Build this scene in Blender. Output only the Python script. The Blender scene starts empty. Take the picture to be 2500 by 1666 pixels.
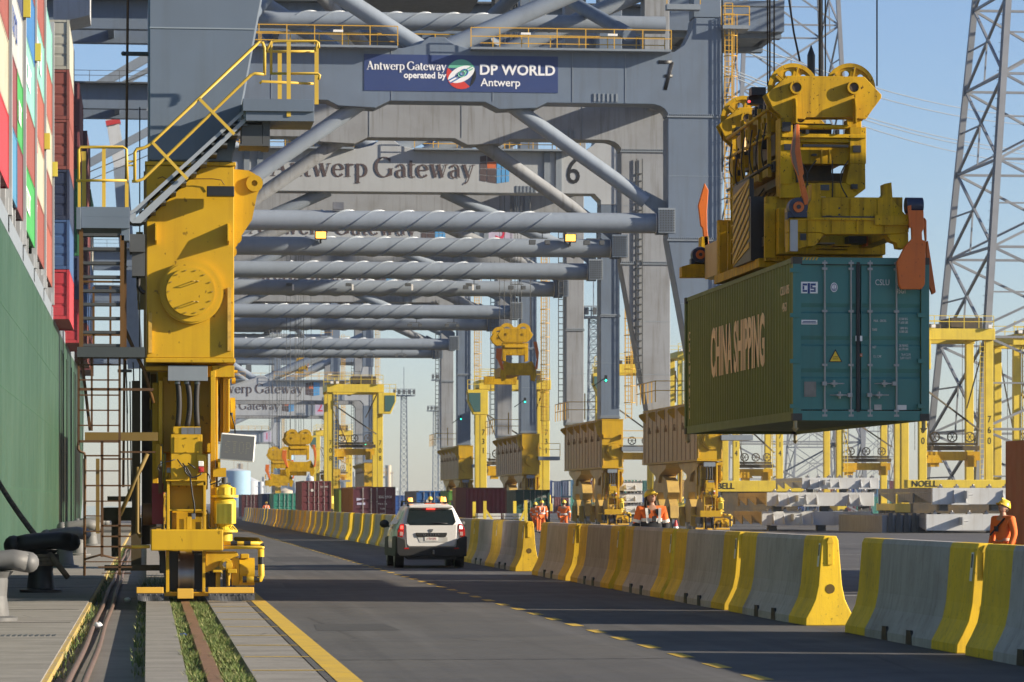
import bpy, math, random
from math import sin, cos, tan, atan, pi, radians as R
from mathutils import Vector, Matrix
random.seed(7)
S = bpy.context.scene
COL = S.collection
# ---------------------------------------------------------------- camera, sky, sun, exposure
AZ = R(6.1); FP = 8333.33; EYE = 1.67; YH = 1228.0     # yaw of the lens off the quay line, focal length in photo px
cd = bpy.data.cameras.new('camera'); cam = bpy.data.objects.new('camera', cd); COL.objects.link(cam)
cam.location = (0, 0, EYE); cam.rotation_euler = (R(90), 0, -AZ)
cd.sensor_width = 36; cd.lens = 120; cd.shift_y = (YH-833)/2500
cd.clip_start = 1; cd.clip_end = 20000
cd.dof.use_dof = True; cd.dof.focus_distance = 66; cd.dof.aperture_fstop = 7.1
S.camera = cam
SUN_EL = 19.0; SUN_AZ = 73.0          # azimuth measured from behind the camera towards the right
sv = Vector((sin(R(SUN_AZ))*cos(R(SUN_EL)), -cos(R(SUN_AZ))*cos(R(SUN_EL)), sin(R(SUN_EL))))
w = bpy.data.worlds.new('World'); S.world = w; w.use_nodes = True
nt = w.node_tree; bg = nt.nodes['Background']
sky = nt.nodes.new('ShaderNodeTexSky'); sky.sky_type = 'NISHITA'; sky.sun_disc = False
sky.sun_elevation = R(SUN_EL); sky.sun_rotation = math.atan2(sv.x, sv.y)
sky.air_density = 1.0; sky.dust_density = 0.3; sky.ozone_density = 3.2; sky.altitude = 0
wb_ = nt.nodes.new('ShaderNodeMix'); wb_.data_type = 'RGBA'; wb_.blend_type = 'MULTIPLY'; wb_.inputs[0].default_value = 1; wb_.inputs[7].default_value = (1.0, 1.0, 1.16, 1)   # camera white balance
nt.links.new(sky.outputs[0], wb_.inputs[6]); nt.links.new(wb_.outputs[2], bg.inputs[0]); bg.inputs[1].default_value = 0.063
sl = bpy.data.lights.new('sun', 'SUN'); sl.energy = 4.8; sl.angle = R(0.5); sl.color = (1.0, 0.87, 0.68)
so = bpy.data.objects.new('sun', sl); COL.objects.link(so)
so.rotation_euler = sv.to_track_quat('Z', 'Y').to_euler()
S.view_settings.view_transform = 'Standard'; S.view_settings.look = 'None'
S.view_settings.exposure = 1.15; S.view_settings.gamma = 1
S.render.engine = 'CYCLES'
S.cycles.max_bounces = 6; S.cycles.diffuse_bounces = 3; S.cycles.transparent_max_bounces = 12

def at(px, py, Y):                      # world point seen at photo pixel (px,py) on the plane y=Y
    th = AZ + atan((px-1250)/FP); X = Y*tan(th); d = X*sin(AZ)+Y*cos(AZ)
    return Vector((X, Y, EYE+(YH-py)*d/FP))
def gp(px, py, z=0.0):                  # world point on the ground seen at a pixel
    d = (EYE-z)*FP/(py-YH); xr = (px-1250)/FP*d
    return Vector((xr*cos(AZ)+d*sin(AZ), d*cos(AZ)-xr*sin(AZ), z))

# ---------------------------------------------------------------- materials
MATS = {}
def srgb(h):
    c = [int(h[i:i+2], 16)/255 for i in (0, 2, 4)]
    return tuple((x/12.92 if x <= .04045 else ((x+.055)/1.055)**2.4) for x in c)
def mat(name, col, rough=.5, metal=0, dirt=.25, streak=.25, dcol=None, scale=.6, bump=.0, spots=0, coat=0, emit=0, alpha=None, spec=.5, rnd=0):
    """painted / bare surface: base colour broken by cloudy dirt, vertical streaks and small chips"""
    if name in MATS: return MATS[name]
    if isinstance(col, str): col = srgb(col)
    m = bpy.data.materials.new(name); m.use_nodes = True; MATS[name] = m
    t = m.node_tree; N = t.nodes; L = t.links; b = N['Principled BSDF']
    b.inputs['Roughness'].default_value = rough; b.inputs['Metallic'].default_value = metal
    b.inputs['Specular IOR Level'].default_value = spec
    if coat: b.inputs['Coat Weight'].default_value = coat; b.inputs['Coat Roughness'].default_value = .08
    m.diffuse_color = (*col, 1)
    if emit:
        b.inputs['Emission Color'].default_value = (*col, 1); b.inputs['Emission Strength'].default_value = emit
    base = (*col, 1)
    if dirt == 0 and streak == 0 and not spots:
        b.inputs['Base Color'].default_value = base; return m
    tc = N.new('ShaderNodeTexCoord'); out = None
    if dcol is None: dcol = tuple(x*.45+.01 for x in col)
    elif isinstance(dcol, str): dcol = srgb(dcol)
    src = tc.outputs['Object']
    if rnd:                                # every copy gets its own wear and a slightly different tone
        oi = N.new('ShaderNodeObjectInfo'); va = N.new('ShaderNodeVectorMath'); va.operation = 'SCALE'; va.inputs[0].default_value = (17, 23, 11); L.new(oi.outputs['Random'], va.inputs['Scale'])
        vb = N.new('ShaderNodeVectorMath'); L.new(src, vb.inputs[0]); L.new(va.outputs[0], vb.inputs[1]); src = vb.outputs[0]
    def noise(sc, vec, det=5, ro=.6):
        mp = N.new('ShaderNodeMapping'); mp.inputs['Scale'].default_value = vec; L.new(src, mp.inputs[0])
        n = N.new('ShaderNodeTexNoise'); n.inputs['Scale'].default_value = sc; n.inputs['Detail'].default_value = det; n.inputs['Roughness'].default_value = ro
        L.new(mp.outputs[0], n.inputs[0]); return n
    def ramp(src, a, c, amt):
        r = N.new('ShaderNodeMapRange'); r.inputs['From Min'].default_value = a; r.inputs['From Max'].default_value = c
        r.inputs['To Max'].default_value = amt; L.new(src.outputs['Fac'], r.inputs[0]); return r.outputs[0]
    cur = None
    def mix(fac, colr):
        nonlocal cur
        x = N.new('ShaderNodeMix'); x.data_type = 'RGBA'
        L.new(fac, x.inputs[0])
        if cur is None: x.inputs[6].default_value = base
        else: L.new(cur, x.inputs[6])
        x.inputs[7].default_value = (*colr, 1); cur = x.outputs[2]
    if dirt: mix(ramp(noise(scale, (1, 1, 1)), .42, .75, dirt), dcol)
    if streak: mix(ramp(noise(scale*7, (1, 1, .06), 3), .5, .78, streak), dcol)
    if spots: mix(ramp(noise(scale*14, (1, 1, .7), 2), .66, .70, spots), tuple(x*.25 for x in dcol))
    if rnd:
        mr_ = N.new('ShaderNodeMapRange'); mr_.inputs['To Min'].default_value = 1-rnd; mr_.inputs['To Max'].default_value = 1+rnd*.4; L.new(oi.outputs['Random'], mr_.inputs[0])
        hs = N.new('ShaderNodeHueSaturation'); L.new(mr_.outputs[0], hs.inputs['Value']); L.new(cur, hs.inputs['Color']); cur = hs.outputs[0]
    L.new(cur, b.inputs['Base Color'])
    if bump:
        bn = noise(scale*10, (1, 1, 1), 4); bp = N.new('ShaderNodeBump'); bp.inputs['Strength'].default_value = bump; bp.inputs['Distance'].default_value = .01
        L.new(bn.outputs['Fac'], bp.inputs['Height']); L.new(bp.outputs[0], b.inputs['Normal'])
    rn = N.new('ShaderNodeMapRange'); rn.inputs['To Min'].default_value = max(.05, rough-.1); rn.inputs['To Max'].default_value = min(1, rough+.2)
    nn = noise(scale*3, (1, 1, 1), 3); L.new(nn.outputs['Fac'], rn.inputs[0]); L.new(rn.outputs[0], b.inputs['Roughness'])
    return m
YEL = mat('crane_yellow', (.54, .33, .014), .42, dirt=.4, streak=.45, dcol=(.27, .145, .014), spots=.6, bump=.15, spec=.3)
YELM = mat('worn_yellow', (.50, .30, .008), .5, dirt=.5, streak=.7, dcol=(.16, .09, .008), scale=1.3, spots=.95, bump=.2, spec=.25)
YELD = mat('greasy_yellow', (.52, .315, .004), .55, dirt=.6, streak=.75, dcol=(.10, .055, .004), scale=1.6, spots=.95, bump=.25, spec=.2)
BEI = mat('bounce_beige', (.56, .40, .20), .6, dirt=.3, streak=.5, dcol=(.3, .19, .09), scale=.8)  # beige with yellow bounce light painted in, for shaded flanks; also tan hangers
GRY = mat('crane_grey', (.125, .165, .225), .45, dirt=.45, streak=.5, dcol=(.085, .10, .12), scale=.35, bump=.08)
GRT = mat('tube_grey', (.225, .265, .32), .36, dirt=.3, streak=.25, dcol=(.12, .135, .15), scale=.35)
SGN = mat('sign_beam_grey', (.36, .385, .41), .5, dirt=.3, streak=.4, dcol=(.24, .245, .25), scale=.4)
GRW = mat('weathered_grey', (.25, .27, .30), .6, dirt=.4, streak=.8, dcol=(.125, .12, .115), scale=.5)
PLG = mat('plain_grey', (.20, .235, .275), .5, dirt=.25, streak=.25, scale=1.0)
LTG = mat('light_grey', (.50, .52, .53), .5, dirt=.3, streak=.45, dcol=(.28, .25, .2), scale=.6)
DGR = mat('dark_grey', (.07, .078, .085), .55, dirt=.3, streak=.2)
BLK = mat('black_rubber', (.014, .014, .016), .6, dirt=.3, streak=0, dcol=(.05, .045, .04))
BLKP = mat('black_paint', (.012, .013, .016), .45, dirt=0, streak=0)
STE = mat('bare_steel', (.30, .30, .31), .35, metal=.8, dirt=.4, streak=.3, dcol=(.12, .08, .05))
RUST = mat('rusty_steel', (.13, .065, .035), .75, dirt=.5, streak=.2, dcol=(.05, .025, .015), scale=2)
RAILM = mat('rail_steel', (.27, .15, .085), .5, metal=.35, dirt=.5, streak=0, dcol=(.12, .06, .03), scale=3)
WHT = mat('white_paint', (.78, .78, .76), .45, dirt=.2, streak=.15, dcol=(.5, .47, .42))
RED = mat('red_paint', (.45, .02, .02), .5, dirt=.2, streak=.1)
NAVY = mat('navy_panel', (.022, .045, .155), .5, dirt=.15, streak=.1)
ORG = mat('orange_flipper', (.58, .13, .01), .5, dirt=.35, streak=.35, dcol=(.25, .05, .015), scale=1.5, spots=.4)
BRN = mat('shaded_brown', (.11, .05, .007), .55, dirt=.4, streak=.2, dcol=(.06, .03, .008), scale=2)  # ladder tower brown, darkened to put the sill block's shade into the colour
GLS = mat('dark_glass', (.012, .018, .02), .06, dirt=0, streak=0)
LEMON = mat('carrier_yellow', (.66, .50, .045), .5, dirt=.35, streak=.4, dcol=(.3, .2, .04), scale=.7)
LEMD = mat('carrier_dark', (.05, .042, .03), .6, dirt=.5, streak=.2, dcol=(.2, .12, .02), scale=1)
CONC = mat('barrier_concrete', (.46, .43, .42), .8, dirt=.55, streak=.55, dcol=(.20, .17, .145), scale=1.2, bump=.3, rnd=.2, spots=.35)
BYEL = mat('barrier_yellow', (.80, .52, .015), .65, dirt=.5, streak=.4, dcol=(.30, .19, .03), scale=1.6, bump=.2, rnd=.15, spots=.5)
def cmat(h, k=.8):
    c = srgb(h); k = k if max(c) < .55 else .5; c = tuple(x*k for x in c)
    return mat('container_'+h, c, .55, dirt=.35, streak=.45, dcol=tuple(x*.5+.02 for x in c), scale=.7)

# ---------------------------------------------------------------- mesh builder and scene-graph helpers
def rootloc(p):
    while p is not None and p.parent is not None: p = p.parent
    return p.location.copy() if p is not None else Vector((0, 0, 0))
class MB:
    def __init__(s): s.v = []; s.f = []; s.sm = []; s.mi = []; s.m = 0; s.cuts = []
    def cut(s): s.cuts.append((len(s.v), len(s.f))); return s      # ends one piece: each piece becomes an object of its own
    def face(s, idx, smooth=False): s.f.append(idx); s.sm.append(smooth); s.mi.append(s.m)
    def poly(s, pts): 
        n = len(s.v); s.v += [tuple(p) for p in pts]; s.face(tuple(range(n, n+len(pts)))); return s
    def hexa(s, P):
        n = len(s.v); s.v += [tuple(p) for p in P]
        for q in ((0,3,2,1),(4,5,6,7),(0,1,5,4),(1,2,6,5),(2,3,7,6),(3,0,4,7)): s.face(tuple(n+i for i in q))
        return s
    def box(s, x0, x1, y0, y1, z0, z1):
        if x0 > x1: x0, x1 = x1, x0
        if y0 > y1: y0, y1 = y1, y0
        if z0 > z1: z0, z1 = z1, z0
        return s.hexa([(x0,y0,z0),(x1,y0,z0),(x1,y1,z0),(x0,y1,z0),(x0,y0,z1),(x1,y0,z1),(x1,y1,z1),(x0,y1,z1)])
    def bar(s, a, b, w, h=None, up=(0,0,1)):          # square bar between two points
        a = Vector(a); b = Vector(b); h = w if h is None else h; d = (b-a)
        if d.length < 1e-6: return s
        d.normalize(); u = Vector(up)
        if abs(d.dot(u)) > .99: u = Vector((0, 1, 0))
        x = d.cross(u).normalized()*w/2; y = x.cross(d).normalized()*h/2
        return s.hexa([a-x-y, a+x-y, a+x+y, a-x+y, b-x-y, b+x-y, b+x+y, b-x+y])
    def ring(s, c, x, y, r, n, r2=None):
        k = len(s.v)
        for i in range(n):
            t = 2*pi*i/n; s.v.append(tuple(c + x*(r*cos(t)) + y*((r2 or r)*sin(t))))
        return k
    def cyl(s, a, b, r, r1=None, n=14, caps=True):
        a = Vector(a); b = Vector(b); r1 = r if r1 is None else r1; d = (b-a).normalized()
        u = Vector((0,0,1)) if abs(d.z) < .9 else Vector((0,1,0))
        x = d.cross(u).normalized(); y = x.cross(d).normalized()*-1
        k = s.ring(a, x, y, r, n); l = s.ring(b, x, y, r1, n)
        for i in range(n): s.face((k+i, k+(i+1)%n, l+(i+1)%n, l+i), True)
        if caps:
            k = s.ring(a, x, y, r, n); s.face(tuple(k+i for i in reversed(range(n))))
            k = s.ring(b, x, y, r1, n); s.face(tuple(k+i for i in range(n)))
        return s
    def tube(s, pts, r, n=8, caps=True):
        pts = [Vector(p) for p in pts]; prev = None
        for i, p in enumerate(pts):
            d = (pts[min(i+1, len(pts)-1)]-pts[max(i-1, 0)]).normalized()
            if prev is None:
                u = Vector((0,0,1)) if abs(d.z) < .9 else Vector((0,1,0)); x = d.cross(u).normalized()
            else: x = (px_ - d*px_.dot(d)).normalized()
            px_ = x; y = d.cross(x).normalized()
            k = s.ring(p, x, y, r, n)
            if prev is not None:
                for j in range(n): s.face((prev+j, prev+(j+1)%n, k+(j+1)%n, k+j), True)
            elif caps: s.face(tuple(k+j for j in reversed(range(n))))
            prev = k
        if caps: s.face(tuple(prev+j for j in range(n)))
        return s
    def prism(s, pts, ax, a0, a1):                    # outline extruded along ax; pts in the other two axes (x,z)(y,z)(x,y)
        def P(p, a): return {'y': (p[0], a, p[1]), 'x': (a, p[0], p[1]), 'z': (p[0], p[1], a)}[ax]
        n = len(pts); k = len(s.v)
        ar = sum(pts[i][0]*pts[(i+1)%n][1]-pts[(i+1)%n][0]*pts[i][1] for i in range(n))
        if (ar < 0): pts = pts[::-1]
        s.v += [P(p, a0) for p in pts]+[P(p, a1) for p in pts]
        fl = ax == 'y'
        A = tuple(range(k, k+n)); B = tuple(range(k+n, k+2*n))
        s.face(A if fl else A[::-1]); s.face(B[::-1] if fl else B)
        for i in range(n):
            j = (i+1)%n; q = (k+i, k+j, k+n+j, k+n+i); s.face(q[::-1] if fl else q)
        return s
    def disc(s, c, ax, r, t, n=24, hole=0):           # flat ring of thickness t centred on c, axis x/y/z
        c = Vector(c); e = {'x': Vector((1,0,0)), 'y': Vector((0,1,0)), 'z': Vector((0,0,1))}[ax]
        if not hole: return s.cyl(c-e*t/2, c+e*t/2, r, n=n)
        u, v = [Vector(q) for q in {'x': ((0,1,0),(0,0,1)), 'y': ((0,0,1),(1,0,0)), 'z': ((1,0,0),(0,1,0))}[ax]]
        R4 = [s.ring(c-e*t/2, u, v, r, n), s.ring(c+e*t/2, u, v, r, n), s.ring(c+e*t/2, u, v, hole, n), s.ring(c-e*t/2, u, v, hole, n)]
        for a in range(4):
            p, q = R4[a], R4[(a+1)%4]
            for i in range(n): s.face((p+i, p+(i+1)%n, q+(i+1)%n, q+i), a in (0, 2))
        return s
    def sphere(s, c, r, n=12, sc=(1,1,1)):
        c = Vector(c); m = n//2; rows = []
        for i in range(m+1):
            t = pi*i/m; k = len(s.v); rows.append(k)
            for j in range(n):
                p = 2*pi*j/n; s.v.append((c.x+r*sc[0]*sin(t)*cos(p), c.y+r*sc[1]*sin(t)*sin(p), c.z+r*sc[2]*cos(t)))
        for i in range(m):
            for j in range(n): s.face((rows[i]+j, rows[i+1]+j, rows[i+1]+(j+1)%n, rows[i]+(j+1)%n), True)
        return s
    def build(s, name, mats, parent=None, bevel=0, local=False):
        if s.cuts:
            o = None; v0 = f0 = 0
            for v1, f1 in s.cuts:
                q = MB(); q.v = s.v[v0:v1]; q.f = [tuple(i-v0 for i in f) for f in s.f[f0:f1]]; q.sm = s.sm[f0:f1]; q.mi = s.mi[f0:f1]; v0, f0 = v1, f1
                if q.f: o = q.build(name, mats, parent, bevel, local)
            return o
        me = bpy.data.meshes.new(name); o0 = Vector((0,0,0)) if local else rootloc(parent)
        me.from_pydata([(v[0]-o0.x, v[1]-o0.y, v[2]-o0.z) for v in s.v], [], s.f)
        if not isinstance(mats, (list, tuple)): mats = [mats]
        for m in mats: me.materials.append(m)
        me.polygons.foreach_set('use_smooth', s.sm); me.polygons.foreach_set('material_index', s.mi)
        me.validate(); me.update()
        o = bpy.data.objects.new(name, me); COL.objects.link(o)
        if parent is not None: o.parent = parent
        if bevel:
            b = o.modifiers.new('bevel', 'BEVEL'); b.width = bevel; b.segments = 2; b.limit_method = 'ANGLE'; b.harden_normals = False
        return o
def tag(o, label=None, cat=None, group=None, kind=None):
    if label: o['label'] = label
    if cat: o['category'] = cat
    if group: o['group'] = group
    if kind: o['kind'] = kind
    return o
def thing(name, loc, label, cat, group=None):
    o = bpy.data.objects.new(name, None); COL.objects.link(o); o.location = loc; o.empty_display_size = .3
    return tag(o, label, cat, group)
def kids(o): return [c for c in bpy.data.objects if c.parent == o]
def copy_tree(o, parent=None, CH=None):
    if CH is None:
        CH = {}
        for c in bpy.data.objects:
            if c.parent: CH.setdefault(c.parent.name, []).append(c)
    c = o.copy(); COL.objects.link(c); c.parent = parent
    for ch in CH.get(o.name, []): copy_tree(ch, c, CH)
    return c
def text_mesh(txt, size, depth=.004, bold=0, spacing=1, xscale=1):
    cu = bpy.data.curves.new('lettering', 'FONT'); cu.body = txt; cu.size = size; cu.extrude = depth; cu.offset = bold
    cu.space_character = spacing; cu.align_x = 'CENTER'; cu.align_y = 'CENTER'; cu.resolution_u = 3
    o = bpy.data.objects.new('lettering', cu); COL.objects.link(o)
    dg = bpy.context.evaluated_depsgraph_get(); me = bpy.data.meshes.new_from_object(o.evaluated_get(dg))
    bpy.data.objects.remove(o); bpy.data.curves.remove(cu)
    if xscale != 1: me.transform(Matrix.Scale(xscale, 4, (1,0,0)))
    return me
def text(name, txt, size, loc, m, parent, facing='-y', bold=0, depth=.004, spacing=1, xscale=1, rot=0, label=None):
    me = text_mesh(txt, size, depth, bold, spacing, xscale); me.materials.clear(); me.materials.append(m)
    o = bpy.data.objects.new(name, me); COL.objects.link(o); o.parent = parent
    M = Matrix.Rotation(R(90), 4, 'X')
    if facing == '-x': M = Matrix.Rotation(R(-90), 4, 'Z') @ M
    if rot: M = M @ Matrix.Rotation(rot, 4, 'Z')
    me.transform(M); me.transform(Matrix.Translation(Vector(loc)-rootloc(parent)))
    if label: o['label'] = label
    return o
# ---------------------------------------------------------------- serif lettering drawn stroke by stroke
def serif_word(name, word, cap, x0, z0, y, m, parent, bold=1.0, label=None, sp=1.0):
    """painted roman lettering on a wall facing -y; baseline z0, left edge x0; returns its width"""
    mb = MB(); T, t = .135*bold, .045*bold; XH = .66; dep = [0.0]
    def strip(P, W, ox):
        k = len(mb.v); n = len(P); dep[0] += .0006
        for i in range(n):
            a = P[max(i-1, 0)]; b = P[min(i+1, n-1)]; dx, dz = b[0]-a[0], b[1]-a[1]; l = math.hypot(dx, dz) or 1
            nx, nz = -dz/l*W[i]/2, dx/l*W[i]/2
            for s_ in (1, -1): mb.v.append((x0+(ox+P[i][0]+s_*nx)*cap, y-dep[0], z0+(P[i][1]+s_*nz)*cap))
        for i in range(n-1): mb.face((k+2*i, k+2*i+1, k+2*i+3, k+2*i+2))
    def hb(xa, xb, z, h, ox): strip([(xa, z), (xb, z)], [h, h], ox)
    def st(x, za, zb, ox, w=None): strip([(x, za), (x, zb)], [w or T]*2, ox)
    def arc(cx, cz, rx, rz, a0, a1, ox, th=None, thn=None, n=18):
        th = th or T; thn = thn or t; P = []; W = []
        for i in range(n+1):
            a = R(a0+(a1-a0)*i/n); P.append((cx+rx*cos(a), cz+rz*sin(a))); W.append(thn+(th-thn)*abs(cos(a))**1.3)
        strip(P, W, ox)
    def sf(x, z, ox, w=.26): hb(x-w/2, x+w/2, z, .04, ox)
    ox = 0
    for ch in word:
        if ch == ' ': ox += .3; continue
        if ch == 'A':
            strip([(.12, .02), (.42, 1)], [t*1.1]*2, ox); strip([(.4, 1.02), (.74, .02)], [T*1.05]*2, ox); hb(.2, .6, .34, .05, ox); sf(.12, .02, ox, .24); sf(.74, .02, ox); a = .90
        elif ch == 'n':
            st(.14, 0, XH, ox); sf(.14, .02, ox); hb(.02, .14, XH-.04, .05, ox); arc(.33, .40, .17, .22, 160, 0, ox); st(.5, 0, .42, ox); sf(.5, .02, ox); a = .64
        elif ch == 't':
            st(.16, .1, .84, ox); hb(.02, .38, XH-.03, .05, ox); arc(.28, .13, .12, .12, 180, 310, ox, T*.9); a = .41
        elif ch == 'w':
            for (p, q, w_) in (((.12, XH), (.3, 0), T), ((.3, 0), (.48, XH-.05), t), ((.46, XH), (.64, 0), T), ((.64, 0), (.84, XH), t)): strip([p, q], [w_]*2, ox)
            sf(.12, XH-.02, ox); sf(.47, XH-.02, ox, .2); sf(.84, XH-.02, ox, .2); a = .93
        elif ch == 'e':
            arc(.32, .32, .24, .31, 8, 325, ox); hb(.1, .57, .36, .045, ox); a = .62
        elif ch == 'r':
            st(.14, 0, XH, ox); sf(.14, .02, ox, .28); hb(.02, .14, XH-.04, .05, ox); arc(.31, .47, .14, .14, 165, 45, ox, .1, .08); a = .45
        elif ch == 'p':
            st(.15, -.32, XH, ox); sf(.15, -.3, ox); hb(.03, .15, XH-.04, .05, ox); arc(.3, .32, .25, .31, 215, -80+0, ox) if 0 else arc(.31, .32, .26, .31, 150, -150, ox); a = .66
        elif ch == 'G':
            arc(.46, .5, .40, .49, 42, 318, ox, T*1.1); st(.8, .08, .42, ox); sf(.8, .42, ox, .26); st(.76, .74, .95, ox, .05); a = .96
        elif ch == 'a':
            arc(.28, .44, .17, .2, 165, 0, ox, T*.8); st(.45, .05, .45, ox); arc(.27, .18, .18, .18, 60, 300, ox, T*.9); hb(.45, .56, .03, .05, ox); a = .59
        elif ch == 'y':
            strip([(.12, XH), (.34, .02)], [T]*2, ox); strip([(.58, XH), (.3, -.18), (.14, -.3)], [t*1.1, t*1.2, .09], ox); sf(.12, XH-.02, ox, .24); sf(.58, XH-.02, ox, .2); a = .66
        ox += a*sp
    o = mb.build(name, m, parent)
    if label: o['label'] = label
    return ox*cap

# ---------------------------------------------------------------- ship-to-shore crane (local frame: sea rail x=0, front face y=0)
G = 30.95; XR = .68
def mir(P): return [(G-x, z) for x, z in P]
def railing(mb, a, b, h=1.08, post=1.6, r=.028, rails=(1, .55)):
    a = Vector(a); b = Vector(b); L_ = (b-a).length; n = max(1, round(L_/post))
    for i in range(n+1):
        p = a.lerp(b, i/n); mb.bar(p, p+Vector((0,0,h)), r*1.8, r*1.8)
    for k in rails: mb.bar(a+Vector((0,0,h*k)), b+Vector((0,0,h*k)), r*1.7)
def helix(mb, x0, x1, z, y, r, turn=5.1, starts=3, fin=.07):
    for s_ in range(starts):
        k = len(mb.v); n = int((x1-x0)/.16)
        for i in range(n+1):
            x = x0+(x1-x0)*i/n; a = -2*pi*(x/turn)+2*pi*s_/starts
            for rr in (r-.01, r+fin): mb.v.append((x, y+cos(a)*rr, z+sin(a)*rr))
        for i in range(n):
            mb.face((k+2*i, k+2*i+1, k+2*i+3, k+2*i+2))
def tubeA(mb, p, q, r, n=20): mb.cyl(p, q, r, n=n)
def f8(px, py, dy=0.0):
    v = at(px, py, 57.5+dy); return (v.x-XR, dy, v.z)
def rect8(mb, x0, y0, x1, y1, d0, d1):            # box whose front face covers the pixel rectangle at local depth d0
    a = f8(x0, y1, d0); b = f8(x1, y0, d0); mb.box(a[0], b[0], d0, d1, a[2], b[2]); return mb

def crane_sill(root, side):
    s = 1 if side == 'sea' else -1
    X = (lambda x: x) if s == 1 else (lambda x: G-x)
    m = MB(); x0, x1 = sorted((X(-.69), X(.77)))
    m.box(x0, x1, 0, 21, 4.10, 7.32)
    m.box(x0-.03, x1+.03, -.03, 21.03, 7.325, 7.39); m.box(x0-.02, x1+.02, -.04, 21.04, 4.02, 4.095)
    b = m.build('sill_beam', YEL, root, bevel=.012)
    # beige sheet on the shaded flanks, bounce light put into its colour, with vertical seams and small lifting lugs
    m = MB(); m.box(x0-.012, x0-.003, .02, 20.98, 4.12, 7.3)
    pl = m.build('bounce_tinted_side', BEI, b)
    m = MB()
    for i in range(13): m.box(x0-.05, x0-.013, .6+i*1.62, .66+i*1.62, 4.14, 7.28).cut()
    m.build('seam_rib', mat('seam_brown', (.34, .23, .11), .6, dirt=.3, streak=.2), b); m = MB()
    for i in range(6): m.box(x0-.2, x0-.013, 1.2+i*3.3, 1.26+i*3.3, 5.9, 6.1).cyl((x0-.12, 1.23+i*3.3, 6.1), (x0-.12, 1.23+i*3.3, 6.3), .06, n=8).cut()
    m.build('lifting_lug', mat('seam_brown', (.22, .15, .08)), b)
    # round inspection hatch on the front
    cx, cz = X(.06) if s == 1 else X(-.02), 5.2
    h = MB(); h.cyl((cx, -.13, cz), (cx, 0, cz), .53, n=40); h.cyl((cx, -.15, cz), (cx, -.131, cz), .50, n=40)
    ho = h.build('hatch_collar', YEL, b, bevel=.01)
    h = MB(); h.cyl((cx-.02, -.21, cz), (cx-.02, -.151, cz), .405, n=36); h.build('hatch_cover', YEL, b, bevel=.008)
    h = MB()
    for i in range(14):
        a = 2*pi*i/14; p = Vector((cx-.02+.36*cos(a), -.21, cz+.36*sin(a))); h.cyl(p, p+Vector((0, -.018, 0)), .011, n=6); h.bar(p+Vector((-.018, -.016, 0)), p+Vector((.018, -.016, .008)), .009)
        h.cut()
    h.build('wing_nut', mat('handle_brass', (.3, .2, .05), .4, dirt=0, streak=0), b); h = MB()
    for dz in (.17, -.17):
        for k in (0, 1):
            p = Vector((cx-.02+.02+.11*k, -.21, cz+dz)); h.tube([p, p+Vector((0, -.09, 0)), p+Vector((.055*(1-2*k), -.09, 0))], .008, 6)
        h.cut()
    h.build('hatch_handle', mat('handle_brass', (.3, .2, .05), .4, dirt=0, streak=0), b)
    # stiffener fins and long rubbing strips
    h = MB()
    for fx in (-.535, .67): h.prism([(-.0, 6.0), (-.26, 6.05), (-.2, 6.3), (-.0, 6.36)], 'x', X(fx)-.012, X(fx)+.012).cut()
    h.build('fin', YEL, b)
    h = MB()
    h.box(X(.66), X(.72), -.09, -.003, 4.22, 5.28).cut(); h.box(X(-.66), X(-.60), -.07, -.003, 4.18, 4.85).cut()
    h.build('rubbing_strip', mat('strip_yellow', (.58, .36, .06), .7, dirt=.8, streak=0, scale=8, dcol=(.25, .16, .04)), b)
    # pin gusset and the row of eye lugs on the rail side
    h = MB()
    P = [(.77, 7.3), (1.02, 7.28), (1.13, 7.22), (1.24, 7.05), (1.16, 6.85), (1.08, 6.45), (.85, 6.1), (.77, 5.9)]
    h.prism([(X(a), c) for a, c in P], 'y', .25, .33); h.disc((X(1.12), .24, 7.06), 'y', .14, .1, 24, .05); h.cut()
    for i in range(1, 6):
        yy = .3+i*3.9
        P = [(.77, 7.25), (1.05, 7.2), (1.2, 7.1), (1.14, 6.9), (.95, 6.7), (.77, 6.6)]
        h.prism([(X(a), c) for a, c in P], 'y', yy, yy+.06); h.disc((X(1.1), yy-.02, 7.05), 'y', .13, .08, 16, .045); h.cut()
    h.build('eye_lug', YEL, b)
    return b

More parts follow.
